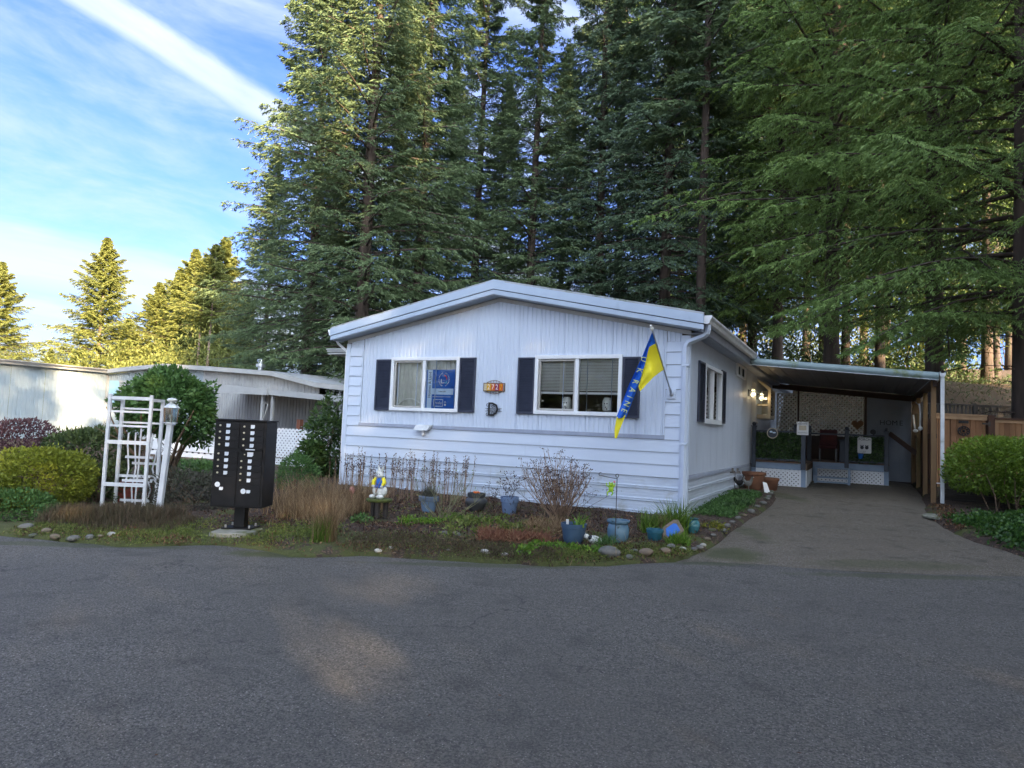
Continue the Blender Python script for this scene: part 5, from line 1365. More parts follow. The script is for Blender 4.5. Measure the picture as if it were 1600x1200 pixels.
# shepherd's hook with a frog
hk = thing('frog_hook', 'black shepherd hook with a green frog ornament beside the glazed blue pot', 'garden ornament', (-0.24, -2.78, -0.1))
hx, hy = -0.235, -2.78; hb = sz(hx, hy)
pts = [(hx, hy, hb - 0.05), (hx, hy, 0.80)] + [(hx + 0.02 * math.sin(a), hy, 0.80 + 0.022 - 0.022 * math.cos(a)) for a in (0.8, 1.8, 2.8, 3.8, 4.8, 5.8)]
MB().tube(pts, 0.005, 6).build('stake', 'black_metal', hk)
MB().tube([(hx, hy, 0.785), (hx - 0.12, hy - 0.03, 0.80), (hx - 0.19, hy - 0.05, 0.815)] + [(hx - 0.20 - 0.02 * math.sin(a), hy - 0.05, 0.83 + 0.022 * math.cos(a)) for a in (2.6, 1.8, 1.0, 0.2, -0.6)], 0.0045, 6).build('arm', 'black_metal', hk)
frog_m = mk('frog_green', (0.22, 0.50, 0.02), (0.40, 0.60, 0.03), 14, 0.35)
fx, fz = hx - 0.075, 0.655
MB().ball((fx, hy, fz), 0.036, 10, 8, (0.95, 0.6, 1.1)).ball((fx + 0.005, hy - 0.008, fz + 0.052), 0.028, 10, 8, (1.2, 0.8, 0.8)).ball((fx - 0.014, hy - 0.02, fz + 0.076), 0.011, 8, 6).ball((fx + 0.022, hy - 0.02, fz + 0.076), 0.011, 8, 6) \
    .tube([(fx - 0.02, hy, fz + 0.02), (fx - 0.052, hy - 0.01, fz + 0.04), (fx - 0.058, hy - 0.01, fz + 0.072)], [0.011, 0.008, 0.007], 6).tube([(fx + 0.02, hy, fz + 0.02), (fx + 0.05, hy - 0.01, fz + 0.045), (fx + 0.058, hy - 0.01, fz + 0.075)], [0.011, 0.008, 0.007], 6) \
    .tube([(fx - 0.015, hy, fz - 0.03), (fx - 0.042, hy - 0.01, fz - 0.045), (fx - 0.036, hy - 0.012, fz - 0.085)], [0.014, 0.010, 0.008], 6).tube([(fx + 0.015, hy, fz - 0.03), (fx + 0.03, hy - 0.01, fz - 0.05), (fx + 0.012, hy - 0.012, fz - 0.08)], [0.014, 0.010, 0.008], 6).build('frog', frog_m, hk, smooth=True)
MB().ball((fx + 0.045, hy - 0.01, fz + 0.09), 0.016, 8, 6).build('flower', mk('pink', (0.65, 0.22, 0.25), None, 5, 0.5), hk)

# rabbit figurine on its mossy stone table
tx, ty = -3.72, -2.98; tz0 = sz(tx, ty)
tb = thing('stone_table', 'low mossy stone table carrying the white rabbit figurine', 'table', (tx, ty, tz0))
MB().lathe([(0.16, 0.24), (0.185, 0.25), (0.19, 0.275), (0.175, 0.285), (0.0, 0.286)], (tx, ty, tz0), 18).build('top', 'moss_green', tb, smooth=True)
for dx, dy in ((-0.10, 0.0), (0.09, 0.04), (0.05, -0.09)): MB().box(tx + dx - 0.03, tx + dx + 0.03, ty + dy - 0.03, ty + dy + 0.03, tz0 - 0.03, tz0 + 0.245).build('leg', 'timber_dark', tb, bevel=0.01)
rb = thing('rabbit_figurine', 'white rabbit figurine in a yellow and blue jacket on the mossy table', 'figurine', (tx, ty, tz0 + 0.287))
rz0 = tz0 + 0.287
def rr(dx, dy, dz): return (tx + dx, ty + dy, rz0 + dz)
MB().ball(rr(-0.068, 0, 0.115), 0.062, 12, 9, (0.85, 0.8, 1.15)).ball(rr(0.022, -0.01, 0.10), 0.062, 12, 9, (0.85, 0.8, 1.25)).ball(rr(0.075, 0, 0.11), 0.060, 12, 9, (0.8, 0.8, 1.2)) \
    .ball(rr(-0.085, -0.055, 0.028), 0.038, 10, 7, (1.1, 1.4, 0.8)).ball(rr(0.018, -0.055, 0.028), 0.030, 10, 7, (0.8, 1.4, 0.9)).ball(rr(0.065, -0.055, 0.028), 0.036, 10, 7, (1.1, 1.4, 0.8)).build('legs', 'ceramic_white', rb, smooth=True)
MB().ball(rr(0.0, 0, 0.22), 0.078, 12, 9, (0.95, 0.75, 1.1)).ball(rr(-0.0, 0.0, 0.17), 0.088, 12, 7, (1.15, 0.8, 0.35)).build('blue_jacket', 'sign_blue', rb, smooth=True)
MB().tube([rr(-0.06, -0.01, 0.29), rr(-0.092, -0.03, 0.24), rr(-0.085, -0.05, 0.19)], [0.026, 0.030, 0.024], 8).tube([rr(0.06, -0.01, 0.29), rr(0.098, -0.03, 0.24), rr(0.085, -0.05, 0.19)], [0.026, 0.030, 0.024], 8).build('yellow_sleeve', 'flag_yellow', rb, smooth=True)
MB().ball(rr(-0.078, -0.055, 0.175), 0.022, 8, 6).ball(rr(0.072, -0.055, 0.175), 0.022, 8, 6).build('paw', 'ceramic_white', rb, smooth=True)
MB().ball(rr(0.0, -0.005, 0.335), 0.050, 12, 9, (1, 0.9, 1)).ball(rr(-0.045, -0.01, 0.375), 0.024, 8, 6).ball(rr(0.0, -0.045, 0.32), 0.022, 8, 6).build('head', 'ceramic_white', rb, smooth=True)
MB().ball(rr(-0.017, -0.046, 0.345), 0.006, 6, 5).ball(rr(0.017, -0.046, 0.345), 0.006, 6, 5).ball(rr(0.0, -0.067, 0.325), 0.006, 6, 5).build('eyes_and_nose', 'ink', rb)
for s in (-1, 1): MB().tube([rr(0.015 * s, 0, 0.375), rr(0.030 * s, 0, 0.42), rr(0.052 * s, 0.0, 0.475)], [0.014, 0.020, 0.005], 8).build('ear', 'ceramic_white', rb, smooth=True)
MB().tube([rr(-0.05, -0.03, 0.30), rr(-0.02, -0.068, 0.18), rr(-0.01, -0.075, 0.08)], 0.005, 5).tube([rr(0.05, -0.03, 0.30), rr(0.02, -0.068, 0.19), rr(-0.01, -0.078, 0.08)], 0.005, 5).build('rake', 'cedar', rb)

# little things low in the bed
ct = thing('cat_figurine', 'small white and black lying cat ornament between two blue pots', 'ornament', (-0.50, -2.88, -0.09))
cz0 = sz(-0.5, -2.88)
MB().ball((-0.47, -2.88, cz0 + 0.045), 0.07, 10, 8, (1.2, 0.8, 0.75)).ball((-0.40, -2.88, cz0 + 0.04), 0.05, 10, 8, (1, 0.8, 0.7)).build('body', 'ceramic_white', ct, smooth=True)
MB().ball((-0.565, -2.90, cz0 + 0.075), 0.035, 10, 8).add([(-0.585, -2.90, cz0 + 0.10), (-0.57, -2.90, cz0 + 0.10), (-0.58, -2.90, cz0 + 0.125)], [(0, 1, 2)]).build('head', 'ceramic_white', ct, smooth=True)
MB().ball((-0.51, -2.91, cz0 + 0.07), 0.03, 8, 6).ball((-0.57, -2.925, cz0 + 0.06), 0.014, 8, 6).build('black_patch', 'ink', ct, smooth=True)
sl_ = thing('painted_slab', 'tilted stone slab with blue and yellow paint leaning beside the teal pot', 'stone slab', (0.26, -1.95, -0.06))
zs = sz(0.26, -1.95)
A_ = [(0.16, -2.02, zs + 0.01), (0.20, -2.05, zs - 0.02), (0.33, -1.95, zs + 0.0), (0.40, -1.88, zs + 0.10), (0.30, -1.78, zs + 0.21), (0.24, -1.80, zs + 0.21), (0.13, -1.93, zs + 0.11)]
B_ = [(x - 0.012, y + 0.045, z + 0.01) for x, y, z in A_]; k = 7
MB().add(A_ + B_, [tuple(range(k))[::-1], tuple(range(k, 2 * k))] + [(i, (i + 1) % k, k + (i + 1) % k, k + i) for i in range(k)]).build('slab', 'stone_brown', sl_, bevel=0.006)
c_ = Vector((0, 0, 0));
for p in A_: c_ += Vector(p) / 7
nrm_ = (Vector(A_[2]) - Vector(A_[0])).cross(Vector(A_[5]) - Vector(A_[0])).normalized()
if nrm_.y > 0: nrm_ = -nrm_
MB().add([c_ + (Vector(p) - c_) * 0.66 + nrm_ * 0.014 for i, p in enumerate(A_)], [tuple(range(7))]).build('blue_paint', 'sign_blue', sl_)

# rooster, hen, planters near the porch
def bird(name, label, x, y, s, mat, comb):
    z = sz(x, y); t_ = thing(name, label, 'garden ornament', (x, y, z))
    q = lambda a, b, c: (x + a * s, y + b * s, z + c * s)
    MB().ball(q(0, 0, 0.55), 0.17 * s, 12, 9, (1.25, 0.8, 1.0)).tube([q(0.12, 0, 0.62), q(0.20, 0, 0.78), q(0.22, 0, 0.92), q(0.24, 0, 0.98)], [0.12 * s, 0.08 * s, 0.055 * s, 0.05 * s], 10) \
        .tube([q(-0.12, 0, 0.58), q(-0.26, 0, 0.72), q(-0.30, 0, 0.86), q(-0.24, 0, 0.92)], [0.11 * s, 0.09 * s, 0.06 * s, 0.02 * s], 8).build('body', mat, t_, smooth=True)
    MB().tube([q(0.03, 0.05, 0.42), q(0.03, 0.05, 0.04)], 0.018 * s, 6).tube([q(0.03, -0.05, 0.42), q(0.03, -0.05, 0.04)], 0.018 * s, 6).build('legs', mat, t_)
    MB().lathe([(0.16 * s, 0), (0.16 * s, 0.035 * s)], (x + 0.02 * s, y, z), 14).build('base', mat, t_)
    MB().prism([(x + 0.17 * s, z + 1.0 * s), (x + 0.19 * s, z + 1.08 * s), (x + 0.22 * s, z + 1.03 * s), (x + 0.25 * s, z + 1.09 * s), (x + 0.28 * s, z + 1.02 * s), (x + 0.28 * s, z + 0.98 * s)], 'y', y - 0.008, y + 0.008).build('comb', comb, t_)
    MB().tube([q(0.28, 0, 0.95), q(0.35, 0, 0.93)], [0.02 * s, 0.003 * s], 6).build('beak', 'paper', t_)
bird('rooster_ornament', 'pale grey rooster ornament in front of the terracotta planters', 0.33, 4.30, 0.34, 'stone_grey', 'maroon')
bird('rooster_ornament', 'black hen ornament beside the pale rooster against the side wall', 0.13, 4.42, 0.34, 'mail_black', 'ink')
pots['terra'] = pot('planter', 'large terracotta planter beside the porch', 0.33, 5.15, [(0.17, 0), (0.19, 0.02), (0.235, 0.32), (0.26, 0.34), (0.26, 0.39)], 'terracotta', cat='planter', n=28)
pots['terra2'] = pot('planter', 'darker terracotta planter half hidden behind the first one', 0.55, 5.8, [(0.17, 0), (0.19, 0.02), (0.23, 0.30), (0.25, 0.32), (0.25, 0.37)], 'terracotta', cat='planter', n=28)
bs = thing('boot_sign', 'small metal sign on a stake by the side wall of the house', 'sign', (0.12, 3.9, 0.1))
MB().tube([(0.12, 3.9, 0.1), (0.12, 3.9, 0.62)], 0.006, 5).build('stake', 'black_metal', bs)
mb = MB().box(0.02, 0.24, 3.89, 3.905, 0.60, 0.625)
for x in (0.05, 0.15): mb.prism([(x, 0.626), (x + 0.075, 0.626), (x + 0.075, 0.65), (x + 0.04, 0.66), (x + 0.04, 0.71), (x, 0.71)], 'y', 3.892, 3.903)
mb.build('plate', 'old_wood', bs)
ls = thing('leaning_slab', 'pale flat stone leaning on the terracotta planter', 'stone slab', (0.62, 4.75, 0.15))
zq = sz(0.66, 4.6)
MB().add([(0.62, 4.62, zq), (0.74, 4.60, zq), (0.64, 4.80, zq + 0.20), (0.55, 4.82, zq + 0.22), (0.62, 4.65, zq - 0.01), (0.74, 4.63, zq - 0.01), (0.64, 4.83, zq + 0.19), (0.55, 4.85, zq + 0.21)],
         [(3, 2, 1, 0), (4, 5, 6, 7), (0, 1, 5, 4), (1, 2, 6, 5), (2, 3, 7, 6), (3, 0, 4, 7)]).build('slab', 'lattice_tan', ls, bevel=0.01)
pg_ = thing('pig_ornament', 'small pink garden ornament among the dried stalks left of the rabbit', 'ornament', (-4.55, -2.6, 0))
zq = sz(-4.55, -2.6)
MB().ball((-4.55, -2.6, zq + 0.30), 0.055, 8, 7, (0.8, 0.8, 1.2)).tube([(-4.55, -2.6, zq), (-4.55, -2.6, zq + 0.26)], 0.008, 5).build('figure', mk('dusty_pink', (0.45, 0.20, 0.16), None, 6, 0.7), pg_, smooth=True)

# edging stones
def stone_mesh(seed, mat):
    r = np.random.RandomState(seed); me = D.meshes.new('stone')
    mb = MB().ball((0, 0, 0), 0.5, 12, 8); V = np.array(mb.v)
    d = np.zeros(len(V))
    for _ in range(5):
        a = unit(r.normal(size=3)); d += 0.16 * np.clip(V @ a * 2, -1, 0.45)
    V = V * (0.9 + d)[:, None] * np.array([1, 0.75, 0.6])
    me.from_pydata(V.tolist(), [], mb.f); me.materials.append(MATS[mat]); me.polygons.foreach_set('use_smooth', [True] * len(me.polygons)); me.update()
    return me
ST = [(-6.75, -6.07, 0.22), (-6.35, -6.19, 0.11), (-6.31, -6.06, 0.16), (-6.02, -6.11, 0.17), (-5.80, -6.03, 0.17), (-5.63, -5.96, 0.13), (-5.52, -5.88, 0.09), (-5.42, -5.80, 0.13), (-2.94, -4.2, 0.07), (-2.44, -4.61, 0.11), (-2.35, -4.49, 0.07), (-2.24, -4.56, 0.05), (-1.89, -4.23, 0.07), (-1.72, -4.27, 0.05), (-1.35, -4.06, 0.14), (-1.12, -4.02, 0.11), (-0.98, -3.88, 0.13), (-2.3, -3.45, 0.15), (-2.17, -3.40, 0.14), (-0.14, -3.39, 0.32), (0.09, -3.10, 0.15), (0.10, -3.32, 0.11), (0.26, -3.14, 0.19), (0.40, -2.86, 0.18), (0.40, -2.60, 0.16), (0.53, -2.50, 0.14), (0.62, -2.36, 0.10), (0.65, -2.2, 0.12), (0.67, -1.97, 0.11), (0.66, -1.66, 0.11), (0.68, -1.44, 0.10), (0.59, -0.99, 0.14), (0.71, -0.79, 0.11), (0.67, -0.31, 0.14), (0.69, 0.1, 0.12), (0.70, 0.55, 0.12), (0.72, 0.98, 0.14), (0.77, 1.5, 0.20), (0.79, 2.1, 0.14), (0.80, 2.7, 0.16), (0.80, 3.3, 0.14), (0.78, 3.9, 0.17), (0.75, 4.5, 0.18), (0.70, 5.0, 0.15), (4.34, -0.45, 0.17)]
smesh = {m_: [stone_mesh(s + 10 * i, m_) for s in range(3)] for i, m_ in enumerate(('stone_grey', 'stone_pale', 'stone_brown'))}
rng = random.Random(12)
ZONES = [('before the heather', range(0, 8)), ('on the roadside moss', range(8, 19)), ('at the corner by the blue pots', range(19, 27)),
         ('edging the driveway bed', range(27, 44)), ('at the edge of the ivy right of the driveway', range(44, 45))]
ORD = ['first', 'second', 'third', 'fourth', 'fifth', 'sixth', 'seventh', 'eighth', 'ninth', 'tenth', 'eleventh', 'twelfth', 'thirteenth', 'fourteenth', 'fifteenth', 'sixteenth', 'seventeenth']
pale = {7, 8, 9, 10, 14, 15, 25, 28}; brown = {2, 3, 6, 11, 12, 22, 23, 29, 31, 36}
for i, (x, y, w_) in enumerate(ST):
    mt = 'stone_pale' if i in pale else 'stone_brown' if i in brown else 'stone_grey'
    o = D.objects.new('edging_stone', smesh[mt][rng.randrange(3)]); COL.objects.link(o)
    hgt = rng.uniform(0.75, 1.05)
    o.location = (x, y, sz(x, y) + 0.10 * w_); o.scale = (w_ * 0.98, w_ * 0.95, w_ * hgt * 0.92); o.rotation_euler = (rng.uniform(-.2, .2), rng.uniform(-.2, .2), rng.uniform(-0.5, 0.5) - YAW)
    col_ = {'stone_grey': 'mossy grey', 'stone_pale': 'pale chalky', 'stone_brown': 'brownish'}[mt]
    size_ = 'large' if w_ > 0.17 else 'small' if w_ < 0.11 else 'medium'
    zt_, zr_ = [q for q in ZONES if i in q[1]][0]
    side_ = 'from the left' if i < 27 else 'from the road'
    tag(o, f'{size_} {col_} stone, {ORD[i - zr_[0]]} {side_} {zt_}' if len(zr_) > 1 else f'{size_} {col_} rounded stone {zt_}', 'stone', 'edging stones around the garden beds')

# ================================================================== TREES
mk('bark', (0.085, 0.060, 0.046), (0.045, 0.033, 0.026), 7, 0.95, 0.9, 16, stretch=(1, 1, 0.16), dirt=((0.10, 0.10, 0.05), 1.5, 0.58, 0.75))
mk('bark_pale', (0.26, 0.19, 0.14), (0.17, 0.12, 0.09), 6, 0.95, 0.7, 16, stretch=(1, 1, 0.2))
mk('twig_brown', (0.16, 0.105, 0.065), (0.11, 0.075, 0.05), 12, 0.9)
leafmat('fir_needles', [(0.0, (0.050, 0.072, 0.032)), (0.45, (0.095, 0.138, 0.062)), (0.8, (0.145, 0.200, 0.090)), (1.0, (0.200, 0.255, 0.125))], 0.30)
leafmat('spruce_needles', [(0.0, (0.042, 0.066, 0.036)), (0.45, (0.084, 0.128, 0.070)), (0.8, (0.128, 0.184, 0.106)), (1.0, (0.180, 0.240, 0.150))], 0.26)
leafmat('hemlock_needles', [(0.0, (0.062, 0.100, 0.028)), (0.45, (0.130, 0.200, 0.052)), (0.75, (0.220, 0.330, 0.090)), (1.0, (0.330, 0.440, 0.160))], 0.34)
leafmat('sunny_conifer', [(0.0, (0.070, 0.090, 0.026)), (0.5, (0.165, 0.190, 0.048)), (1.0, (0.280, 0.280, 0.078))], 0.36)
leafmat('maple_leaves', [(0.0, (0.10, 0.12, 0.015)), (0.5, (0.19, 0.20, 0.025)), (1.0, (0.30, 0.26, 0.035))], 0.45)

def conifer_crown(seed, H, base, R, mat, nb=210, nB=13, nT=7, tw=(0.26, 0.062), droop=0.35, rise=0.12, hang=0.35, prof=0.85, lat=0.42, gap=0.0, name='crown'):
    rng = np.random.RandomState(seed)
    h = base + (H - base) * (np.arange(nb) + rng.uniform(0, 1, nb)) / nb
    k = (h - base) / (H - base)
    L = R * np.clip((1 - k) ** prof, 0.02, 1) * np.minimum(1, 0.62 + k * 3.5) * rng.uniform(0.70, 1.18, nb)
    L = np.where(rng.uniform(size=nb) < gap, L * 0.45, L)
    az = np.arange(nb) * 2.39996 + rng.uniform(-0.5, 0.5, nb)
    out = np.stack([np.cos(az), np.sin(az), np.zeros(nb)], 1); side = np.stack([-np.sin(az), np.cos(az), np.zeros(nb)], 1)
    ri = rise + 0.55 * k + rng.uniform(-0.12, 0.12, nb); dr = droop * (1 - 0.5 * k) * rng.uniform(0.7, 1.3, nb)
    t = (np.arange(nB) + 0.5) / nB; t = 0.10 + 0.90 * t
    sway = rng.uniform(-0.12, 0.12, nb)
    def axis(tt):      # (nb, m) -> positions
        r = L[:, None] * tt
        zz = L[:, None] * (ri[:, None] * tt - dr[:, None] * tt ** 2 + 0.10 * tt ** 4)
        return out[:, None, :] * r[..., None] + side[:, None, :] * (sway[:, None] * r * tt)[..., None] + np.array([0, 0, 1.0]) * (h[:, None] + zz)[..., None]
    TT = np.clip(np.broadcast_to(t, (nb, nB)) + rng.uniform(-0.03, 0.03, (nb, nB)), 0.05, 1)
    A = axis(TT)                                                   # nb,nB,3
    sl = (L[:, None] * lat * (1.02 - TT) ** 0.75 + 0.10 * L[:, None] ** 0.5) * rng.uniform(0.7, 1.2, (nb, nB))
    Vs = []; Fs = []; Ts = []
    s = (np.arange(nT) + 0.6) / nT
    for sg in (-1, 1):
        ang = rng.uniform(0.75, 1.15, (nb, nB))
        d = out[:, None, :] * np.cos(ang)[..., None] + sg * side[:, None, :] * np.sin(ang)[..., None]
        d = d + np.array([0, 0, 1.0]) * (rng.uniform(-0.30, 0.12, (nb, nB)) - 0.10)[..., None]
        d = unit(d)
        for tw_side in (-1, 0, 1):
            # shoots along each side branch
            ss = np.broadcast_to(s, (nb, nB, nT)) + rng.uniform(-0.08, 0.08, (nb, nB, nT))
            P = A[:, :, None, :] + d[:, :, None, :] * (ss * sl[:, :, None])[..., None]
            P = P - np.array([0, 0, 1.0]) * (hang * 0.30 * (ss * sl[:, :, None]) ** 1.5)[..., None]
            perp = np.cross(d, [0, 0, 1.0])
            D_ = d[:, :, None, :] * 0.8 + tw_side * 0.75 * perp[:, :, None, :] + rng.normal(size=(nb, nB, nT, 3)) * 0.22
            D_[..., 2] -= hang * rng.uniform(0.2, 1.3, (nb, nB, nT))
            D_ = unit(D_)
            keep = rng.uniform(size=(nb, nB, nT)) < (0.9 if tw_side else 0.55)
            P = P[keep]; D_ = D_[keep]
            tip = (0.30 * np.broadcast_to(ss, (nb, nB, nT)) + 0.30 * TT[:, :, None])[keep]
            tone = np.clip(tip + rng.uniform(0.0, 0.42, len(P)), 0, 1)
            v, f, tn = leaves(P, D_, tw[0] * rng.uniform(0.6, 1.3, len(P)), tw[1] * rng.uniform(0.7, 1.3, len(P)), tone, rng)
            Fs.append(f + sum(len(q) for q in Vs)); Vs.append(v); Ts.append(tn)
    V = np.concatenate(Vs); F = np.concatenate(Fs); T = np.concatenate(Ts)
    me = npmesh(name, V, F, mat, T)
    # bough wood: three-sided tapering rods
    m_ = 6; tt = np.broadcast_to(np.linspace(0, 0.93, m_), (nb, m_)); Q = axis(tt)
    rad = (0.012 + 0.012 * L)[:, None] * (1 - 0.85 * tt)
    ang = np.arange(3) * 2 * PI / 3
    ring = Q[:, :, None, :] + rad[:, :, None, None] * (side[:, None, None, :] * np.cos(ang)[None, None, :, None] + np.array([0, 0, 1.0]) * np.sin(ang)[None, None, :, None])
    BV = ring.reshape(-1, 3); base_i = (np.arange(nb) * m_ * 3)[:, None, None] + (np.arange(m_ - 1) * 3)[None, :, None] + np.arange(3)[None, None, :]
    nxt = (np.arange(nb) * m_ * 3)[:, None, None] + (np.arange(m_ - 1) * 3)[None, :, None] + ((np.arange(3) + 1) % 3)[None, None, :]
    BF = np.stack([base_i, nxt, nxt + 3, base_i + 3], -1).reshape(-1, 4)
    return me, npmesh('limbs', BV, BF, 'bark'), rng
def trunk_mesh(H, r0, rng, mat='bark', dead=0, base=6.0, n=10):
    mb = MB(); m_ = 14; pts = []; rs = []
    a = rng.uniform(0, 6.28)
    for i in range(m_):
        k = i / (m_ - 1); z = -0.6 + (H + 0.6) * k
        pts.append((0.10 * math.sin(k * 5 + a) * k, 0.10 * math.cos(k * 4 + a) * k, z)); rs.append(r0 * (1 - k) ** 0.85 * (1.35 if i == 0 else 1) + 0.01)
    mb.tube(pts, rs, n)
    for i in range(dead):
        z = rng.uniform(1.8, base + 2); a = rng.uniform(0, 6.28); L = rng.uniform(0.5, 2.2)
        p = Vector((0, 0, z)); q = Vector((math.cos(a), math.sin(a), rng.uniform(-0.1, 0.25))) * L
        mb.tube([p, p + q * 0.5, p + q + Vector((0, 0, -0.15 * L))], [0.03, 0.018, 0.005], 3, caps=False)
    me = D.meshes.new('trunk'); me.from_pydata(mb.v, [], mb.f); me.materials.append(MATS[mat])
    me.polygons.foreach_set('use_smooth', [True] * len(me.polygons)); me.update()
    return me
KINDS = {}
def kind(key, seed, H, base, R, mat, r0, bark='bark', dead=10, **k):
    c, l, rng = conifer_crown(seed, H, base, R, mat, **k)
    KINDS[key] = (c, l, trunk_mesh(H * 0.99, r0, rng, bark, dead, base), H)
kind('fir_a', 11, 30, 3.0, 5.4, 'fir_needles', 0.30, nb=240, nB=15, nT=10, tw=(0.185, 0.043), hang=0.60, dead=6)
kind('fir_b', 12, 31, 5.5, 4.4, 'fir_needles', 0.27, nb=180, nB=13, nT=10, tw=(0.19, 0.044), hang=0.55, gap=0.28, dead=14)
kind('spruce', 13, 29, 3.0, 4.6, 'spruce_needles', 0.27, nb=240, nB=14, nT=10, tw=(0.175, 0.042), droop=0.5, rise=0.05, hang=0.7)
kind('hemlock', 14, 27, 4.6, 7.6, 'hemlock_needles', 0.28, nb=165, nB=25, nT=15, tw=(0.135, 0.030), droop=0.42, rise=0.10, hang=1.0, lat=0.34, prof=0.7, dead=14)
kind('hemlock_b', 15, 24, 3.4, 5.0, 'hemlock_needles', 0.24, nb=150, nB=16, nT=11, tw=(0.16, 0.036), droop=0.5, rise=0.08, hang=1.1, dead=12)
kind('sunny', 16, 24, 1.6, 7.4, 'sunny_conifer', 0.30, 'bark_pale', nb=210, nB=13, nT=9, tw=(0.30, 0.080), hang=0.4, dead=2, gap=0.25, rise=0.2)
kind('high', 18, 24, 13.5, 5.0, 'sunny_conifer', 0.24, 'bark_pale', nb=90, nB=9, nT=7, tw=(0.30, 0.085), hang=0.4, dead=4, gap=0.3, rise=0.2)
kind('sparse', 17, 27, 9.0, 3.2, 'fir_needles', 0.18, nb=90, nB=9, nT=5, tw=(0.32, 0.08), hang=0.4, dead=26, gap=0.3)
def grow(r, t, c, l):
    linkmesh('trunk', t, r); linkmesh('crown', c, r); linkmesh('limbs', l, r)['kind'] = 'stuff'
def tree(key, lat, dep, label, scale=1.0, rz=0.0, group='tall conifers around the houses', name=None, sink=0.0, zs=1.0):
    c, l, t, H = KINDS[key]
    x, y = site(lat, dep); z = gz(x, y) - sink
    nm = {'fir_a': 'fir_tree', 'fir_b': 'fir_tree', 'spruce': 'spruce_tree', 'hemlock': 'hemlock_tree', 'hemlock_b': 'hemlock_tree', 'sunny': 'fir_tree', 'high': 'fir_tree', 'sparse': 'fir_tree'}[key]
    r = thing(name or nm, label, 'tree', (x, y, z), rz, group); r.scale = (scale, scale, scale * zs)
    grow(r, t, c, l)
    return r
def U(u, d): return (u - 800) / 1059.74 * d          # lateral offset of a bearing at a distance, used only to note where trees were surveyed
forest = [
    # key, bearing, distance, scale, rotation, label
    ('fir_a', 560, 27.0, 1.02, 0.3, 'tall dark fir with full drooping boughs at the left end of the tree wall'),
    ('fir_a', 478, 29.5, 0.88, 2.2, 'full dark fir filling the left edge of the tree wall against the sky'),
    ('fir_b', 645, 29.0, 1.0, 1.2, 'tall fir with its bare lower trunk rising behind the left roof slope'),
    ('fir_b', 735, 34.0, 0.98, 4.0, 'fir behind the house ridge with blue sky between its boughs'),
    ('fir_b', 822, 31.0, 0.92, 2.6, 'slender fir with a thin straight trunk just right of the roof ridge'),
    ('spruce', 930, 31.0, 1.0, 0.9, 'dense blue green spruce right of the slender fir'),
    ('spruce', 1035, 29.0, 1.03, 3.0, 'dark spruce whose boughs hang over the right roof slope'),
    ('sparse', 1092, 27.0, 1.15, 1.1, 'conifer with a thick bare brown trunk above the right eave'),
    ('hemlock', 1300, 25.5, 1.0, 0.4, 'big light green hemlock sweeping its boughs leftward over the house'),
    ('hemlock', 1462, 21.0, 1.0, 2.3, 'big light green hemlock with drooping boughs above the carport'),
    ('hemlock', 1600, 17.3, 0.92, 4.4, 'near hemlock with a thick trunk at the right edge behind the cedar fence'),
    ('spruce', 1175, 33.0, 0.9, 5.0, 'dark spruce trunk and crown standing behind the carport roof corner'),
    ('hemlock_b', 1215, 29.0, 0.95, 1.5, 'smaller hemlock with fine hanging twigs behind the carport'),
    ('hemlock_b', 1120, 36.0, 1.05, 0.2, 'hemlock in the second row behind the right eave'),
    ('sparse', 1285, 36.0, 1.0, 2.0, 'bare dark trunk in the gap left of the sunlit thin trunk'),
    ('sparse', 1322, 31.0, 1.05, 4.1, 'reddish bare trunk directly above the middle of the carport roof'),
    ('sparse', 1376, 30.0, 1.1, 3.3, 'stout dark trunk above the right half of the carport roof'),
    ('hemlock_b', 1385, 34.0, 1.0, 3.9, 'hemlock with low hanging sprays right of the stout dark trunk'),
    ('sparse', 1440, 38.0, 0.55, 5.5, 'thin pale trunk catching the sun right of the carport centre'),
    ('sparse', 1505, 32.0, 1.1, 0.7, 'dark trunk above the old lattice fence'),
    ('hemlock_b', 1545, 29.0, 0.95, 2.5, 'hemlock behind the old lattice fence with bare twiggy lower limbs'),
    ('sparse', 1560, 40.0, 1.0, 1.9, 'distant bare trunk left of the near right hand hemlock'),
    # second row, seen through the first
    ('fir_a', 610, 44.0, 1.0, 1.9, 'fir in the back row between the two left trunks'),
    ('fir_a', 690, 41.0, 0.8, 2.9, 'shorter fir in the back row behind the left roof slope'),
    ('spruce', 775, 44.0, 0.85, 0.5, 'spruce in the back row behind the roof ridge'),
    ('fir_a', 870, 42.0, 0.85, 5.1, 'fir in the back row between the slender fir and the spruce'),
    ('hemlock_b', 960, 42.0, 1.25, 0.9, 'hemlock in the back row behind the dense spruce'),
    ('fir_a', 1060, 46.0, 1.0, 4.4, 'fir in the back row behind the thick brown trunk'),
    ('fir_b', 1160, 47.0, 1.0, 3.2, 'fir in the back row behind the carport roof corner'),
    ('fir_b', 1260, 49.0, 1.0, 2.2, 'fir in the back row left of the carport centre'),
    ('fir_b', 1350, 48.0, 1.0, 1.0, 'fir in the back row above the carport centre'),
    ('fir_b', 1470, 49.0, 1.0, 0.0, 'fir in the back row above the carport end'),
    ('fir_b', 1580, 48.0, 1.0, 5.0, 'fir in the back row behind the right hand hemlock'),
    ('fir_a', 410, 41.0, 0.60, 0.0, 'lower fir at the foot of the left edge of the tree wall'),
    ('fir_a', 505, 38.0, 0.62, 0.9, 'shorter fir filling the foot of the tree wall behind the patio roof'),
]
for key, u, d, s, rz, lab in forest:
    tree(key, U(u, d), d, lab, s, rz)
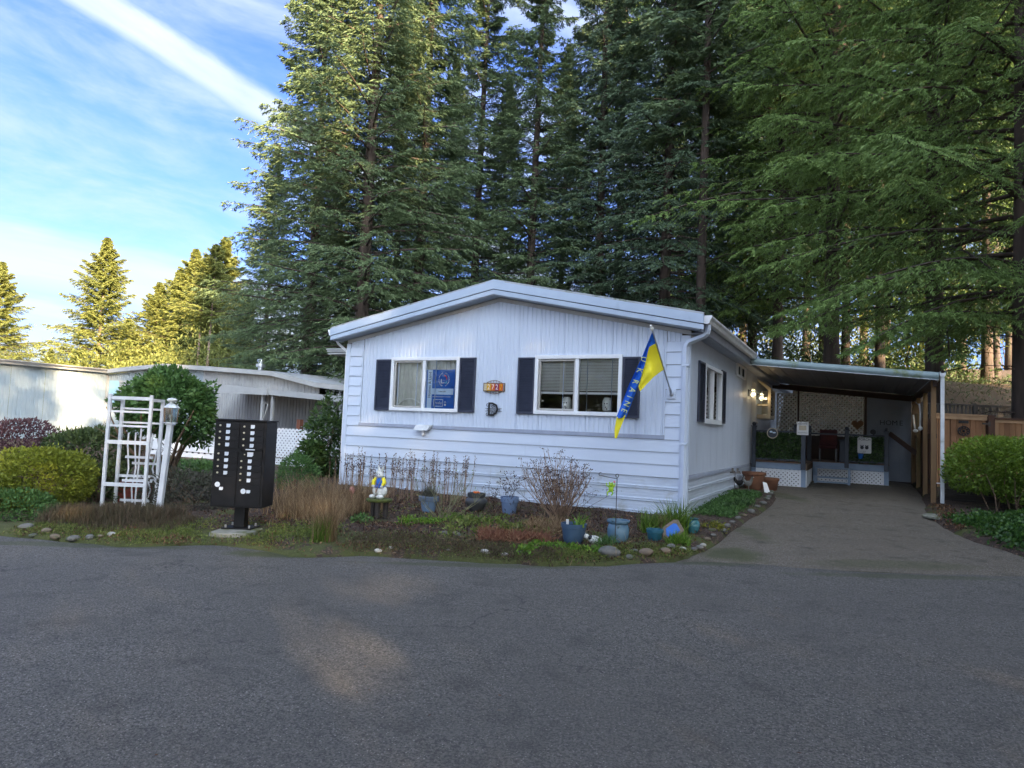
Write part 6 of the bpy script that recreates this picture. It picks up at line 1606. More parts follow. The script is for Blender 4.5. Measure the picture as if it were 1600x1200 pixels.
for key, u, d, s, rz, lab, zs in [
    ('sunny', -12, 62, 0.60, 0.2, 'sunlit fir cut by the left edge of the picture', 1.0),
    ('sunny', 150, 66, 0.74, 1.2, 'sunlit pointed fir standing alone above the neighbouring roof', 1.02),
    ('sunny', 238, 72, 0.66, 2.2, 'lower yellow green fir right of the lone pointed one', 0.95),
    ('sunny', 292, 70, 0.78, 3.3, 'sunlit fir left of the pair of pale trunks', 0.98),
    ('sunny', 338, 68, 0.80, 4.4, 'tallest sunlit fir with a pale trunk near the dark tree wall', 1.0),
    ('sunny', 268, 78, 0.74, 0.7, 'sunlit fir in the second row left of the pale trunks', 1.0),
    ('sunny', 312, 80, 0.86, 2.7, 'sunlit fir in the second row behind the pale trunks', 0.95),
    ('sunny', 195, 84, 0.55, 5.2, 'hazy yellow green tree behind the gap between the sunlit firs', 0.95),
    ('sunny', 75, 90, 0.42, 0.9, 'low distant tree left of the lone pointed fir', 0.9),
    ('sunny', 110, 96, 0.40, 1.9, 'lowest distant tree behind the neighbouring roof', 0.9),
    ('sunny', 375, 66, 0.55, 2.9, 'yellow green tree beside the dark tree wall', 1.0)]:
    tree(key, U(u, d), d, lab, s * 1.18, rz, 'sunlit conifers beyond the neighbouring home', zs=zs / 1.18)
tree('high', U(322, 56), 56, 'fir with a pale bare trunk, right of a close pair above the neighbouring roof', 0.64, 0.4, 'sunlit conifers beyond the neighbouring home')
tree('high', U(307, 57), 57, 'fir with a pale bare trunk, left of a close pair above the neighbouring roof', 0.60, 2.4, 'sunlit conifers beyond the neighbouring home')
# trees along the right and the near side of the road: they shade the blue house
for key, x, y, s, rz, lab in [
    ('fir_a', 20, -3.5, 1.0, 0.0, 'tall fir out of view, first beyond the hedge'),
    ('spruce', 23, 0.5, 1.0, 1.37, 'tall spruce out of view, second beyond the hedge'),
    ('fir_a', 19.5, 3.5, 1.0, 2.74, 'tall fir out of view, third beyond the hedge'),
    ('spruce', 24.5, 6.5, 1.0, 4.11, 'tall spruce out of view, fourth beyond the hedge'),
    ('fir_a', 20, 9.0, 0.95, 5.48, 'tall fir out of view, fifth beyond the hedge'),
    ('spruce', 15.5, 12.5, 0.95, 0.57, 'tall spruce out of view, sixth beyond the hedge'),
    ('fir_a', 26.5, -2.5, 1.0, 1.94, 'tall fir out of view, seventh beyond the hedge'),
    ('fir_a', 27.5, 4.0, 1.0, 3.31, 'tall fir out of view, eighth beyond the hedge'),
    ('fir_a', 27.5, -7.0, 1.3, 0.2, 'very tall fir out of view, left of three behind all the others'),
    ('fir_a', 27.0, -11.0, 1.3, 1.2, 'very tall fir out of view, middle of three behind all the others'),
    ('fir_a', 29.5, -4.0, 1.3, 2.2, 'very tall fir out of view, right of three behind all the others'),
    ('spruce', 21.5, -7.5, 0.95, 0.7, 'tall spruce out of view, first behind the short rows'),
    ('fir_a', 24.5, -10.5, 0.95, 1.7, 'tall fir out of view, second behind the short rows'),
    ('spruce', 20.8, -11.5, 0.95, 2.7, 'tall spruce out of view, third behind the short rows'),
    ('fir_a', 6.0, -25.5, 0.72, 3.7, 'half grown fir out of view behind the camera, nearest its row end'),
    ('fir_a', 19.2, -14.4, 0.85, 4.6, 'tall fir out of view, last behind the short rows'),
    ('spruce', 23.0, -13.6, 1.0, 5.6, 'tall spruce out of view beside the last tall fir'),
    ('spruce', 14.8, -4.6, 0.42, 4.68, 'short bushy spruce out of view, first in the front row by the road end'),
    ('fir_a', 14.6, -7.6, 0.4, 6.05, 'short bushy fir out of view, second in the front row by the road end'),
    ('spruce', 15.2, -10.2, 0.5, 1.14, 'short bushy spruce out of view, third in the front row by the road end'),
    ('fir_a', 14.2, -12.6, 0.6, 2.51, 'short bushy fir out of view, fourth in the front row by the road end'),
    ('spruce', 12.9, -13.9, 0.5, 3.88, 'short bushy spruce out of view, fifth in the front row by the road end'),
    ('fir_a', 11.2, -17.0, 0.4, 5.25, 'short bushy fir out of view, sixth in the front row by the road end'),
    ('spruce', 9.6, -18.8, 0.42, 0.34, 'short bushy spruce out of view, seventh in the front row by the road end'),
    ('fir_a', 17.4, -6.4, 0.6, 1.71, 'short bushy fir out of view, first in the back row by the road end'),
    ('spruce', 17.6, -9.0, 0.72, 3.08, 'short bushy spruce out of view, second in the back row by the road end'),
    ('fir_a', 17.2, -12.0, 0.72, 4.45, 'short bushy fir out of view, third in the back row by the road end'),
    ('spruce', 15.6, -14.6, 0.64, 5.82, 'short bushy spruce out of view, fourth in the back row by the road end'),
    ('fir_a', 14.0, -17.2, 0.5, 0.91, 'short bushy fir out of view, fifth in the back row by the road end'),
    ('spruce', 12.2, -19.6, 0.56, 2.28, 'short bushy spruce out of view, sixth in the back row by the road end'),
    ('fir_a', 12.0, -22.5, 0.8, 3.65, 'half grown fir out of view, first across the road'),
    ('spruce', 15.5, -23.5, 0.85, 5.02, 'half grown spruce out of view, second across the road'),
    ('fir_a', 8.6, -23.6, 0.7, 0.11, 'half grown fir out of view, third across the road'),
    ('fir_a', 19.0, -20.0, 0.8, 1.48, 'half grown fir out of view, fourth across the road'),
    ('sunny', -12.0, -34.0, 0.72, 1.1, 'sunny tree across the road behind the camera, mirrored in the right window'),
    ('sunny', -17.0, -32.0, 0.72, 2.1, 'sunny tree across the road behind the camera, mirrored between the windows'),
    ('sunny', -23.0, -33.0, 0.72, 3.1, 'sunny tree across the road behind the camera, mirrored in the left window'),
    ('sunny', -29.0, -31.0, 0.72, 4.1, 'sunny tree across the road behind the camera, furthest left'),
    ('hemlock_b', -19.5, -38.0, 0.9, 0.6, 'hemlock behind the sunny trees across the road'),
    ('hemlock_b', -26.5, -38.0, 0.9, 1.6, 'second hemlock behind the sunny trees across the road'),
    ('hemlock_b', -13.5, -40.0, 0.9, 2.6, 'third hemlock behind the sunny trees across the road'),
    ('sunny', -7.0, -35.0, 0.72, 5.1, 'sunny tree across the road behind the camera, furthest right')]:
    c, l, t, H = KINDS[key]
    r = thing('fir_tree' if key != 'spruce' else 'spruce_tree', lab, 'tree', (x, y, gz(x, y)), rz, 'roadside trees beside and behind the camera'); r.scale = (s, s, s)
    grow(r, t, c, l)

# ------------------------------------------------------------------ leafy shrubs
def blob_points(rng, n, c, r, lump=0.16, shell=0.35, zmin=None, squash=2.4):
    """points on and just inside a lumpy rounded body, with outward directions"""
    v = unit(rng.normal(size=(n, 3)))
    lum = np.zeros(n)
    for _ in range(9):
        a = unit(rng.normal(size=3)); lum += np.clip(v @ a, 0, 1) ** 6 * rng.uniform(0.4, 1.0)
    for _ in range(46):
        a = unit(rng.normal(size=3)); lum += np.clip(v @ a, 0, 1) ** 60 * rng.uniform(-0.6, 0.9)
    k = 1 - shell * rng.uniform(0, 1, n) ** 2 + lump * (lum - 0.35)
    e = np.abs(v) ** squash
    k = k / (e.sum(1) ** (1 / squash))
    P = v * k[:, None] * np.array(r) + np.array(c)
    if zmin is not None:
        m_ = P[:, 2] > zmin; P = P[m_]; v = v[m_]
    return P, v
def shrub(name, label, cat, c, r, n, L, W, mat, seed, stems=8, base=None, stem_mat='twig_brown', up=0.25, group=None, extra=None, stem_r=0.012, **kw):
    rng = np.random.RandomState(seed); base = base if base is not None else (c[0], c[1], sz(c[0], c[1]))
    t_ = thing(name, label, cat, tuple(base), 0, group)
    P, v = blob_points(rng, n, c, r, **kw)
    # young shoots that stand out of the outline
    ns = max(10, n // 220); sv = unit(rng.normal(size=(ns, 3)) + np.array([0, 0, 0.5])); sk = np.linspace(0.85, 1.0, 9)[None, :] + rng.uniform(0.0, 0.26, (ns, 1)) * np.linspace(0, 1, 9)[None, :]
    SP = (sv[:, None, :] * sk[..., None] * np.array(r) + rng.normal(size=(ns, 9, 3)) * 0.014).reshape(-1, 3) + np.array(c)
    if kw.get('zmin') is None: P = np.concatenate([P, SP]); v = np.concatenate([v, np.repeat(sv, 9, 0)])
    Dr = unit(v + rng.normal(size=v.shape) * 0.75 + np.array([0, 0, up]))
    hgt = (P[:, 2] - c[2]) / r[2]
    tone = np.clip(0.30 + 0.16 * hgt + rng.uniform(-0.22, 0.45, len(P)), 0, 1)
    V, F, T = leaves(P, Dr, L * rng.uniform(0.4, 1.5, len(P)), W * rng.uniform(0.5, 1.4, len(P)), tone, rng)
    V = V - np.array(base)
    linkmesh('leaves', npmesh('leaves', V, F, mat, T), t_)
    mb = MB(); pr = random.Random(seed)
    for i in range(stems):
        a = pr.uniform(0, 2 * PI); k = pr.uniform(0.15, 0.75)
        e = Vector((c[0] + r[0] * k * math.cos(a), c[1] + r[1] * k * math.sin(a), c[2] + r[2] * pr.uniform(-0.3, 0.6)))
        b_ = Vector((base[0] + pr.uniform(-.06, .06), base[1] + pr.uniform(-.06, .06), base[2] - 0.05)); m_ = b_.lerp(e, 0.5) + Vector((pr.uniform(-.06, .06), pr.uniform(-.06, .06), 0.03))
        mb.tube([b_, m_, e], [stem_r * 1.5, stem_r, stem_r * 0.4], 5, caps=False)
        for _ in range(3):
            q = m_.lerp(e, pr.random()); mb.tube([q, q + Vector((pr.uniform(-.2, .2), pr.uniform(-.2, .2), pr.uniform(0.02, .25)))], [stem_r * 0.5, 0.002], 3, caps=False)
    if stems: mb.build('stems', stem_mat, t_)
    return t_
leafmat('bush_yellow', [(0.0, (0.07, 0.085, 0.015)), (0.4, (0.17, 0.20, 0.024)), (0.8, (0.30, 0.33, 0.04)), (1.0, (0.36, 0.24, 0.06))], 0.30)
leafmat('bush_green', [(0.0, (0.030, 0.070, 0.022)), (0.5, (0.075, 0.155, 0.042)), (1.0, (0.15, 0.27, 0.075))], 0.25)
leafmat('bush_dark', [(0.0, (0.030, 0.050, 0.020)), (0.5, (0.070, 0.105, 0.036)), (1.0, (0.15, 0.18, 0.06))], 0.2)
leafmat('bush_purple', [(0.0, (0.040, 0.020, 0.026)), (0.5, (0.085, 0.040, 0.050)), (1.0, (0.14, 0.075, 0.075))], 0.2)
leafmat('rhodo', [(0.0, (0.022, 0.050, 0.016)), (0.5, (0.055, 0.105, 0.028)), (1.0, (0.130, 0.190, 0.050))], 0.2, 0.4)
leafmat('hedge', [(0.0, (0.065, 0.115, 0.018)), (0.4, (0.145, 0.235, 0.030)), (0.85, (0.26, 0.37, 0.05)), (1.0, (0.40, 0.42, 0.07))], 0.35, 0.4)
leafmat('ivy_cover', [(0.0, (0.018, 0.050, 0.012)), (0.5, (0.050, 0.120, 0.025)), (0.9, (0.120, 0.230, 0.040)), (1.0, (0.25, 0.33, 0.05))], 0.3, 0.35)
leafmat('ivy_screen', [(0.0, (0.012, 0.030, 0.010)), (0.5, (0.040, 0.090, 0.025)), (1.0, (0.120, 0.190, 0.060))], 0.2, 0.4)
leafmat('heath', [(0.0, (0.050, 0.040, 0.024)), (0.4, (0.085, 0.075, 0.038)), (0.7, (0.12, 0.085, 0.055)), (1.0, (0.20, 0.12, 0.075))], 0.2)
leafmat('greygreen', [(0.0, (0.030, 0.036, 0.022)), (0.5, (0.070, 0.072, 0.050)), (1.0, (0.13, 0.115, 0.090))], 0.2)
leafmat('straw', [(0.0, (0.08, 0.048, 0.026)), (0.4, (0.22, 0.140, 0.075)), (0.8, (0.42, 0.30, 0.17)), (1.0, (0.58, 0.46, 0.29))], 0.3, 0.7)
leafmat('grass_green', [(0.0, (0.045, 0.085, 0.015)), (0.5, (0.11, 0.20, 0.025)), (1.0, (0.22, 0.33, 0.05))], 0.35, 0.45)
leafmat('bright_plant', [(0.0, (0.050, 0.110, 0.015)), (0.5, (0.13, 0.25, 0.03)), (1.0, (0.26, 0.38, 0.05))], 0.35, 0.5)
leafmat('mottled_plant', [(0.0, (0.06, 0.07, 0.02)), (0.5, (0.14, 0.18, 0.04)), (1.0, (0.27, 0.30, 0.08))], 0.35, 0.5)
leafmat('russet', [(0.0, (0.11, 0.045, 0.028)), (0.5, (0.24, 0.105, 0.062)), (1.0, (0.36, 0.20, 0.12))], 0.3, 0.7)
leafmat('dead_leaf', [(0.0, (0.05, 0.025, 0.015)), (0.5, (0.13, 0.065, 0.035)), (1.0, (0.32, 0.20, 0.11))], 0.2, 0.8)
leafmat('mulch', [(0.0, (0.020, 0.012, 0.009)), (0.6, (0.065, 0.036, 0.024)), (1.0, (0.16, 0.10, 0.065))], 0.05, 0.9)
leafmat('seed_heads', [(0.0, (0.020, 0.010, 0.012)), (0.5, (0.050, 0.026, 0.022)), (1.0, (0.12, 0.06, 0.04))], 0.1, 0.8)
leafmat('slope_fern', [(0.0, (0.020, 0.045, 0.014)), (0.5, (0.050, 0.085, 0.025)), (1.0, (0.20, 0.13, 0.05))], 0.3)

def S3(lat, dep, z): x, y = site(lat, dep); return (x, y, z)
tb_ = site(-5.84, 11.6)
shrub('small_tree', 'small rounded evergreen tree with bare forked stems behind the lamp post', 'tree', (tb_[0], tb_[1], 1.50), (0.70, 0.70, 0.56), 11000, 0.085, 0.045, 'bush_green', 21, stems=0, base=(tb_[0], tb_[1], sz(*tb_)), lump=0.34, squash=2.2, shell=0.5)
stt = [o for o in SC.objects if o.name.startswith('small_tree')][0]
mb = MB(); pr = random.Random(4)
bx, by, bz = tb_[0], tb_[1], sz(*tb_) - 0.05
for k in range(8):
    a = k * 0.8 + 0.3; sp = 0.10 if k < 3 else 0.24
    s0 = Vector((bx + 0.07 * math.cos(a), by + 0.07 * math.sin(a), bz)); s1 = s0 + Vector((sp * math.cos(a), sp * math.sin(a), 0.55)); s2 = s1 + Vector((sp * 1.6 * math.cos(a), sp * 1.6 * math.sin(a), 0.45)); s3 = s2 + Vector((sp * 1.2 * math.cos(a + 0.5), sp * 1.2 * math.sin(a + 0.5), 0.5))
    mb.tube([s0, s1, s2, s3], [0.034, 0.028, 0.020, 0.008], 6, caps=False)
    for j in range(3):
        q = s1.lerp(s2, pr.random()); mb.tube([q, q + Vector((pr.uniform(-.35, .35), pr.uniform(-.35, .35), pr.uniform(.15, .4)))], [0.009, 0.004], 4, caps=False)
mb.build('stems', 'twig_brown', stt)
shrub('round_bush', 'clipped round yellow green bush at the left edge of the picture', 'bush', (-8.22, -5.08, 0.33), (0.60, 0.60, 0.44), 12000, 0.050, 0.028, 'bush_yellow', 22, lump=0.14, squash=2.4, stems=12)
shrub('low_bush', 'dark green creeping growth at the foot of the round bush', 'bush', (-7.95, -5.65, -0.02), (0.80, 0.40, 0.22), 5000, 0.05, 0.026, 'bush_green', 23, stems=0)
x, y = site(-9.3, 12.6); shrub('purple_bush', 'purple leaved barberry bush behind the round yellow green bush', 'bush', (x, y, 0.50), (0.85, 0.75, 0.55), 9000, 0.06, 0.03, 'bush_purple', 24, lump=0.3)
x, y = site(-7.15, 11.6); shrub('dark_bush', 'loose dark green shrub between the round bush and the white arbour', 'bush', (x, y, 0.52), (0.62, 0.55, 0.55), 7500, 0.085, 0.032, 'bush_dark', 25, lump=0.35, stems=14)
x, y = site(-6.5, 10.8); shrub('dark_bush', 'lower bare stemmed part of the dark shrub left of the arbour posts', 'bush', (x, y, 0.18), (0.42, 0.40, 0.34), 2200, 0.07, 0.028, 'bush_dark', 26, lump=0.35, stems=16)
x, y = site(-4.95, 10.9); shrub('grey_bush', 'low grey green twiggy shrub between the lamp post and the mailbox', 'bush', (x, y, 0.06), (0.85, 0.70, 0.34), 9000, 0.055, 0.022, 'greygreen', 27, lump=0.25, stems=10)
x, y = site(-6.2, 14.2); shrub('grass_mound', 'green leafy mound in front of the white lattice', 'bush', (x, y, 0.08), (1.6, 0.8, 0.28), 7000, 0.08, 0.03, 'bush_green', 28, stems=0)
x, y = site(-4.08, 15.3); shrub('rhododendron', 'tall rhododendron with long drooping leaves at the left corner of the house', 'bush', (x, y, 0.72), (0.44, 0.44, 0.84), 2600, 0.17, 0.050, 'rhodo', 29, lump=0.35, stems=14, up=-0.35, shell=0.6)
x, y = site(-4.36, 14.9); shrub('rhododendron', 'lower front shoots of the rhododendron beside the lattice fence', 'bush', (x, y, 0.42), (0.26, 0.26, 0.46), 800, 0.16, 0.048, 'rhodo', 30, lump=0.35, stems=6, up=-0.35, shell=0.6)
x, y = site(-4.02, 12.9); shrub('climber', 'trailing fine green shoots at the left corner of the siding', 'bush', (x, y, 0.28), (0.35, 0.30, 0.42), 2600, 0.07, 0.02, 'bush_green', 31, lump=0.35, stems=6)

# heather strip under the arbour
def spikes(name, label, cat, pts, hgt, mat, seed, per=1, w=0.010, lean=0.35, seg=3, kind=None, group=None, tip=0.0):
    """thin upright blades: pts (n,3) roots"""
    rng = np.random.RandomState(seed); n = len(pts)
    P = np.repeat(pts, per, 0) + rng.normal(size=(n * per, 3)) * np.array([0.02, 0.02, 0]); n = len(P)
    H_ = hgt * rng.uniform(0.5, 1.15, n)
    a = rng.uniform(0, 2 * PI, n); ln = rng.uniform(0, lean, n); d = np.stack([np.cos(a), np.sin(a), np.zeros(n)], 1)
    b = rng.uniform(0, 2 * PI, n); s = np.stack([np.cos(b), np.sin(b), np.zeros(n)], 1) * (w / 2)
    rows = []
    for i in range(seg + 1):
        k = i / seg
        c = P + d * (ln * H_ * k ** 1.8)[:, None] + np.array([0, 0, 1.0]) * (H_ * (k - 0.25 * ln * k ** 2))[:, None]
        ww = (1 - k * 0.85) if i < seg else 0.08
        rows += [c - s * ww, c + s * ww]
    V = np.stack(rows, 1).reshape(-1, 3); m_ = 2 * (seg + 1)
    F = np.concatenate([np.stack([np.arange(n) * m_ + 2 * i, np.arange(n) * m_ + 2 * i + 1, np.arange(n) * m_ + 2 * i + 3, np.arange(n) * m_ + 2 * i + 2], 1) for i in range(seg)])
    T = np.repeat(np.clip(rng.uniform(0, 1, n), 0, 1), m_)
    o = linkmesh(name, npmesh(name, V, F, mat, T))
    return tag(o, label, cat, group, kind)
def region(rng, n, f):
    P = np.array([f(rng) for _ in range(n)]); return np.column_stack([P, soil_height(P) - 0.01])
rng = np.random.RandomState(40)
def line_blob(a, b, w):
    a = np.array(a); b = np.array(b); nrm = np.array([-(b - a)[1], (b - a)[0]]); nrm = nrm / np.hypot(*nrm)
    return lambda r: a + (b - a) * r.uniform() + nrm * r.normal() * w
spikes('heather', 'brownish heather strip below the arbour behind the edging stones', 'heather', region(rng, 1500, line_blob((-7.1, -5.55), (-5.75, -4.75), 0.20)), 0.22, 'heath', 41, per=4, w=0.010, lean=0.7, kind='stuff')
spikes('heather', 'brown and mossy low heather patch in front of the lamp post', 'heather', region(rng, 900, line_blob((-6.3, -5.35), (-5.35, -4.85), 0.22)), 0.10, 'heath', 42, per=4, w=0.010, lean=0.9, kind='stuff')
# dried stalks beside the mailbox
spikes('dried_stalks', 'mass of dry orange brown stalks between the mailbox and the house', 'dry plants', region(rng, 600, line_blob((-5.75, -2.9), (-4.15, -2.35), 0.34)), 0.52, 'straw', 43, per=2, w=0.013, lean=0.8, kind='stuff')
spikes('dried_stalks', 'lower dry stalks in front of the rabbit and behind the grass clump', 'dry plants', region(rng, 500, line_blob((-5.0, -3.5), (-4.1, -3.1), 0.22)), 0.34, 'straw', 44, per=3, w=0.008, lean=0.8, kind='stuff')
spikes('grass_clump', 'tall clump of half green half straw grass at the road edge', 'grass', region(rng, 120, line_blob((-3.35, -4.66), (-3.15, -4.55), 0.06)), 0.60, 'straw', 45, per=3, w=0.008, lean=0.55, kind='stuff')
spikes('grass_clump', 'green blades at the foot of the tall clump by the road edge', 'grass', region(rng, 70, line_blob((-3.30, -4.72), (-3.15, -4.62), 0.05)), 0.30, 'grass_green', 46, per=3, w=0.009, lean=0.6, kind='stuff')
spikes('iris_leaves', 'bright green strap leaves in front of the right corner of the house, left clump', 'plant', region(rng, 80, line_blob((-0.20, -1.75), (0.05, -1.6), 0.07)), 0.34, 'grass_green', 47, per=3, w=0.018, lean=0.9, kind='stuff')
spikes('iris_leaves', 'bright green strap leaves between the teal pot and the vase, taller right clump', 'plant', region(rng, 110, line_blob((0.10, -1.55), (0.30, -1.45), 0.07)), 0.46, 'grass_green', 48, per=3, w=0.018, lean=0.9, kind='stuff')
spikes('dry_grass_tuft', 'pale dry grass tuft between the two strap leaved clumps', 'plant', region(rng, 60, line_blob((-0.0, -1.7), (0.15, -1.6), 0.05)), 0.30, 'straw', 49, per=3, w=0.010, lean=0.7, kind='stuff')
spikes('green_clump', 'low bright green clump in front of the painted slab', 'plant', region(rng, 60, line_blob((0.30, -2.25), (0.50, -2.1), 0.05)), 0.18, 'bright_plant', 50, per=4, w=0.016, lean=1.0, kind='stuff')
# grass in the light blue pot
px_, py_, pz_ = -3.49, -2.05, pots['grass'][1]
P_ = np.column_stack([px_ + rng.normal(size=90) * 0.05, py_ + rng.normal(size=90) * 0.05, np.full(90, pz_ - 0.04)])
spikes('pot_grass', 'dry olive grass growing in the light blue pot', 'plant', P_, 0.24, 'greygreen', 51, per=4, w=0.008, lean=0.8, kind='stuff')
P_ = np.column_stack([-0.66 + rng.normal(size=14) * 0.03, -2.92 + rng.normal(size=14) * 0.03, np.full(14, pots['navy'][1] - 0.03)])
spikes('pot_leaves', 'bright green leaves arching out of the dark navy pot', 'plant', P_, 0.17, 'bright_plant', 52, per=2, w=0.026, lean=1.6, kind='stuff')

# ------------------------------------------------------------------ bare twiggy shrubs
def twiggy(name, label, cat, x, y, z, stems, H_, spread, seed, mat, r=0.006, fork=3, heads=None, head_mat='seed_heads', head_n=8, head_L=0.03, curve=0.5, zig=0.03, headspread=0.035, flat=False):
    pr = random.Random(seed); mb = MB(); tips = []
    t_ = thing(name, label, cat, (x, y, z))
    for i in range(stems):
        a = pr.uniform(0, 2 * PI); sp = spread * math.sqrt(pr.uniform(0.02, 1)); L = H_ * pr.uniform(0.62, 1.0) * (1 - 0.22 * (sp / max(spread, 1e-6)) ** 2)
        p0 = Vector((x + 0.05 * pr.gauss(0, 1) * min(1, spread * 2), y + 0.05 * pr.gauss(0, 1) * min(1, spread * 2), z - 0.02))
        pts = [p0]; m_ = 5
        for k in range(1, m_ + 1):
            q = k / m_
            pts.append(Vector((p0.x + sp * math.cos(a) * q ** curve * 1.0 * q ** 0.4 + pr.uniform(-zig, zig), p0.y + sp * math.sin(a) * q ** curve * q ** 0.4 + pr.uniform(-zig, zig), p0.z + L * q)))
        mb.tube(pts, [r * (1 - 0.7 * k / m_) for k in range(m_ + 1)], 4, caps=False)
        tips.append(pts[-1])
        for _ in range(fork):
            k = pr.randint(2, m_ - 1); q = pts[k]; e = q + Vector((pr.uniform(-.5, .5) * H_ * 0.22, pr.uniform(-.5, .5) * H_ * 0.22, H_ * pr.uniform(0.10, 0.26)))
            mb.tube([q, q.lerp(e, 0.5) + Vector((0, 0, -0.01)), e], [r * 0.5, r * 0.4, r * 0.2], 3, caps=False); tips.append(e)
    mb.build('stems', mat, t_)
    if heads:
        rng = np.random.RandomState(seed); T_ = np.array([tuple(p) for p in tips]); T_ = T_[rng.uniform(size=len(T_)) < heads]
        P = np.repeat(T_, head_n, 0) + rng.normal(size=(len(T_) * head_n, 3)) * np.array([headspread, headspread, headspread * (0.25 if flat else 1.2)])
        Dr = unit(rng.normal(size=P.shape)); V, F, T = leaves(P, Dr, head_L, head_L * 0.55, rng.uniform(0, 1, len(P)), rng)
        linkmesh('seed_heads', npmesh('seed_heads', V - np.array([x, y, z]), F, head_mat, T), t_)['kind'] = 'stuff'
    return t_
mk('stem_pale', (0.30, 0.20, 0.13), (0.19, 0.12, 0.08), 15, 0.85)
mk('stem_dark', (0.060, 0.035, 0.030), (0.040, 0.026, 0.024), 15, 0.85)
mk('stem_olive', (0.20, 0.20, 0.10), (0.15, 0.13, 0.07), 15, 0.85)
x, y = -1.47, -1.62
twiggy('bare_bush', 'large bare branching bush with flat brown seed heads before the siding', 'bush', x, y, sz(x, y), 54, 1.08, 0.66, 61, 'stem_pale', 0.0085, 4, heads=0.85, head_n=9, head_L=0.024, headspread=0.030, flat=True, zig=0.022)
twiggy('bare_bush', 'outer thin dark stems around the large bare bush', 'bush', x - 0.1, y + 0.1, sz(x, y), 24, 0.72, 0.92, 62, 'stem_dark', 0.0045, 3, heads=0.8, head_n=7, head_L=0.022, headspread=0.03, flat=True, zig=0.03)
x, y = -2.86, -2.62
twiggy('twiggy_shrub', 'open olive twigged shrub between the light blue pot and the black urn', 'bush', x, y, sz(x, y), 17, 0.82, 0.62, 63, 'stem_olive', 0.006, 4, heads=0.15, head_mat='bright_plant', head_n=4, head_L=0.03, headspread=0.02)
x, y = -2.42, -1.40
twiggy('wiry_plant', 'thin dark purple stems with small leaves in the speckled pot', 'plant', x, y, pots['speck'][1] - 0.03, 7, 0.42, 0.22, 64, 'stem_dark', 0.004, 3, heads=0.9, head_n=6, head_L=0.035, headspread=0.03)
twiggy('wiry_plant', 'wiry dark stems leaning left of the speckled pot', 'plant', x - 0.35, y + 0.12, sz(x - 0.35, y), 9, 0.50, 0.25, 65, 'stem_dark', 0.0035, 3, heads=0.9, head_n=5, head_L=0.026, headspread=0.025)
# row of astilbe stalks along the siding
pr = random.Random(66); mb = MB(); tips = []
for i in range(110):
    x = pr.uniform(-6.0, -3.5); y = pr.uniform(-1.5, -0.45) - (0.2 if x < -5 else 0); z = sz(x, y) - 0.02; L = pr.uniform(0.48, 0.86)
    dx, dy = pr.uniform(-.05, .05), pr.uniform(-.05, .05)
    pts = [(x, y, z), (x + dx, y + dy, z + L * 0.5), (x + dx * 1.6 + pr.uniform(-.02, .02), y + dy * 1.6, z + L)]
    mb.tube(pts, [0.0055, 0.0045, 0.003], 4, caps=False)
    for k in range(6): tips.append(Vector(pts[1]).lerp(Vector(pts[2]), 0.35 + 0.13 * k + pr.uniform(-.03, .03)))
t_ = thing('seed_stalks', 'thin upright stalks with dark seed heads against the siding left of the pots', 'dry plants', (-4.8, -1, -0.03))
mb.build('stems', 'stem_pale', t_)
r_ = np.random.RandomState(3); T_ = np.array([tuple(p) for p in tips]); P = np.repeat(T_, 3, 0) + r_.normal(size=(len(T_) * 3, 3)) * 0.012
V, F, T = leaves(P, unit(r_.normal(size=P.shape)), 0.030, 0.018, r_.uniform(0, 1, len(P)), r_)
linkmesh('seed_heads', npmesh('seed_heads', V - np.array(t_.location), F, 'seed_heads', T), t_)['kind'] = 'stuff'

# ------------------------------------------------------------------ low planting in the bed
def patch(name, label, f, n, L, W, mat, seed, hz=0.05, per=6, cat='ground cover', up=0.6, sp=0.05, flat=0.3):
    rng = np.random.RandomState(seed); C_ = np.array([f(rng) for _ in range(n)])
    k = (hard_distance(C_) > 0.02) & (np.hypot(C_[:, 0] + 4.60, C_[:, 1] + 4.74) > 0.43); C_ = C_[k]
    P = np.repeat(C_, per, 0) + rng.normal(size=(len(C_) * per, 2)) * sp; z = soil_height(P) + rng.uniform(0, 1, len(P)) * hz
    P = np.column_stack([P, z]); Dr = unit(rng.normal(size=P.shape) + np.array([0, 0, up]))
    V, F, T = leaves(P, Dr, L * rng.uniform(0.6, 1.3, len(P)), W * rng.uniform(0.7, 1.2, len(P)), np.clip(rng.uniform(0, 1, len(P)), 0, 1), rng, flat)
    return tag(linkmesh(name, npmesh(name, V, F, mat, T)), label, cat, None, 'stuff')
patch('green_plants', 'bright green low plants left of the centre of the bed', line_blob((-3.35, -3.0), (-2.75, -2.75), 0.10), 55, 0.05, 0.028, 'bright_plant', 71, 0.06, 9, sp=0.03)
patch('green_plants', 'small fern like plant at the foot of the stone table', line_blob((-3.75, -3.42), (-3.60, -3.38), 0.05), 14, 0.07, 0.03, 'bush_green', 72, 0.07, 8)
patch('moss_cushions', 'fine moss and grass in the middle of the bed by the twiggy shrub', line_blob((-3.0, -2.3), (-2.2, -2.15), 0.20), 260, 0.030, 0.012, 'bright_plant', 73, 0.03, 6)
patch('mottled_plants', 'mottled yellow green leafy plants across the bed below the urn and speckled pot', line_blob((-2.55, -2.95), (-1.25, -2.35), 0.24), 95, 0.055, 0.034, 'mottled_plant', 74, 0.07, 8, sp=0.035)
patch('mottled_plants', 'pale variegated sprigs near the mossy block', line_blob((-2.35, -3.5), (-1.75, -3.1), 0.12), 26, 0.045, 0.026, 'mottled_plant', 75, 0.05, 6)
patch('russet_fern', 'reddish brown dead fern patch left of the navy pot', line_blob((-1.75, -3.45), (-0.95, -3.15), 0.13), 340, 0.10, 0.012, 'russet', 76, 0.07, 7, flat=0.0, up=0.3)
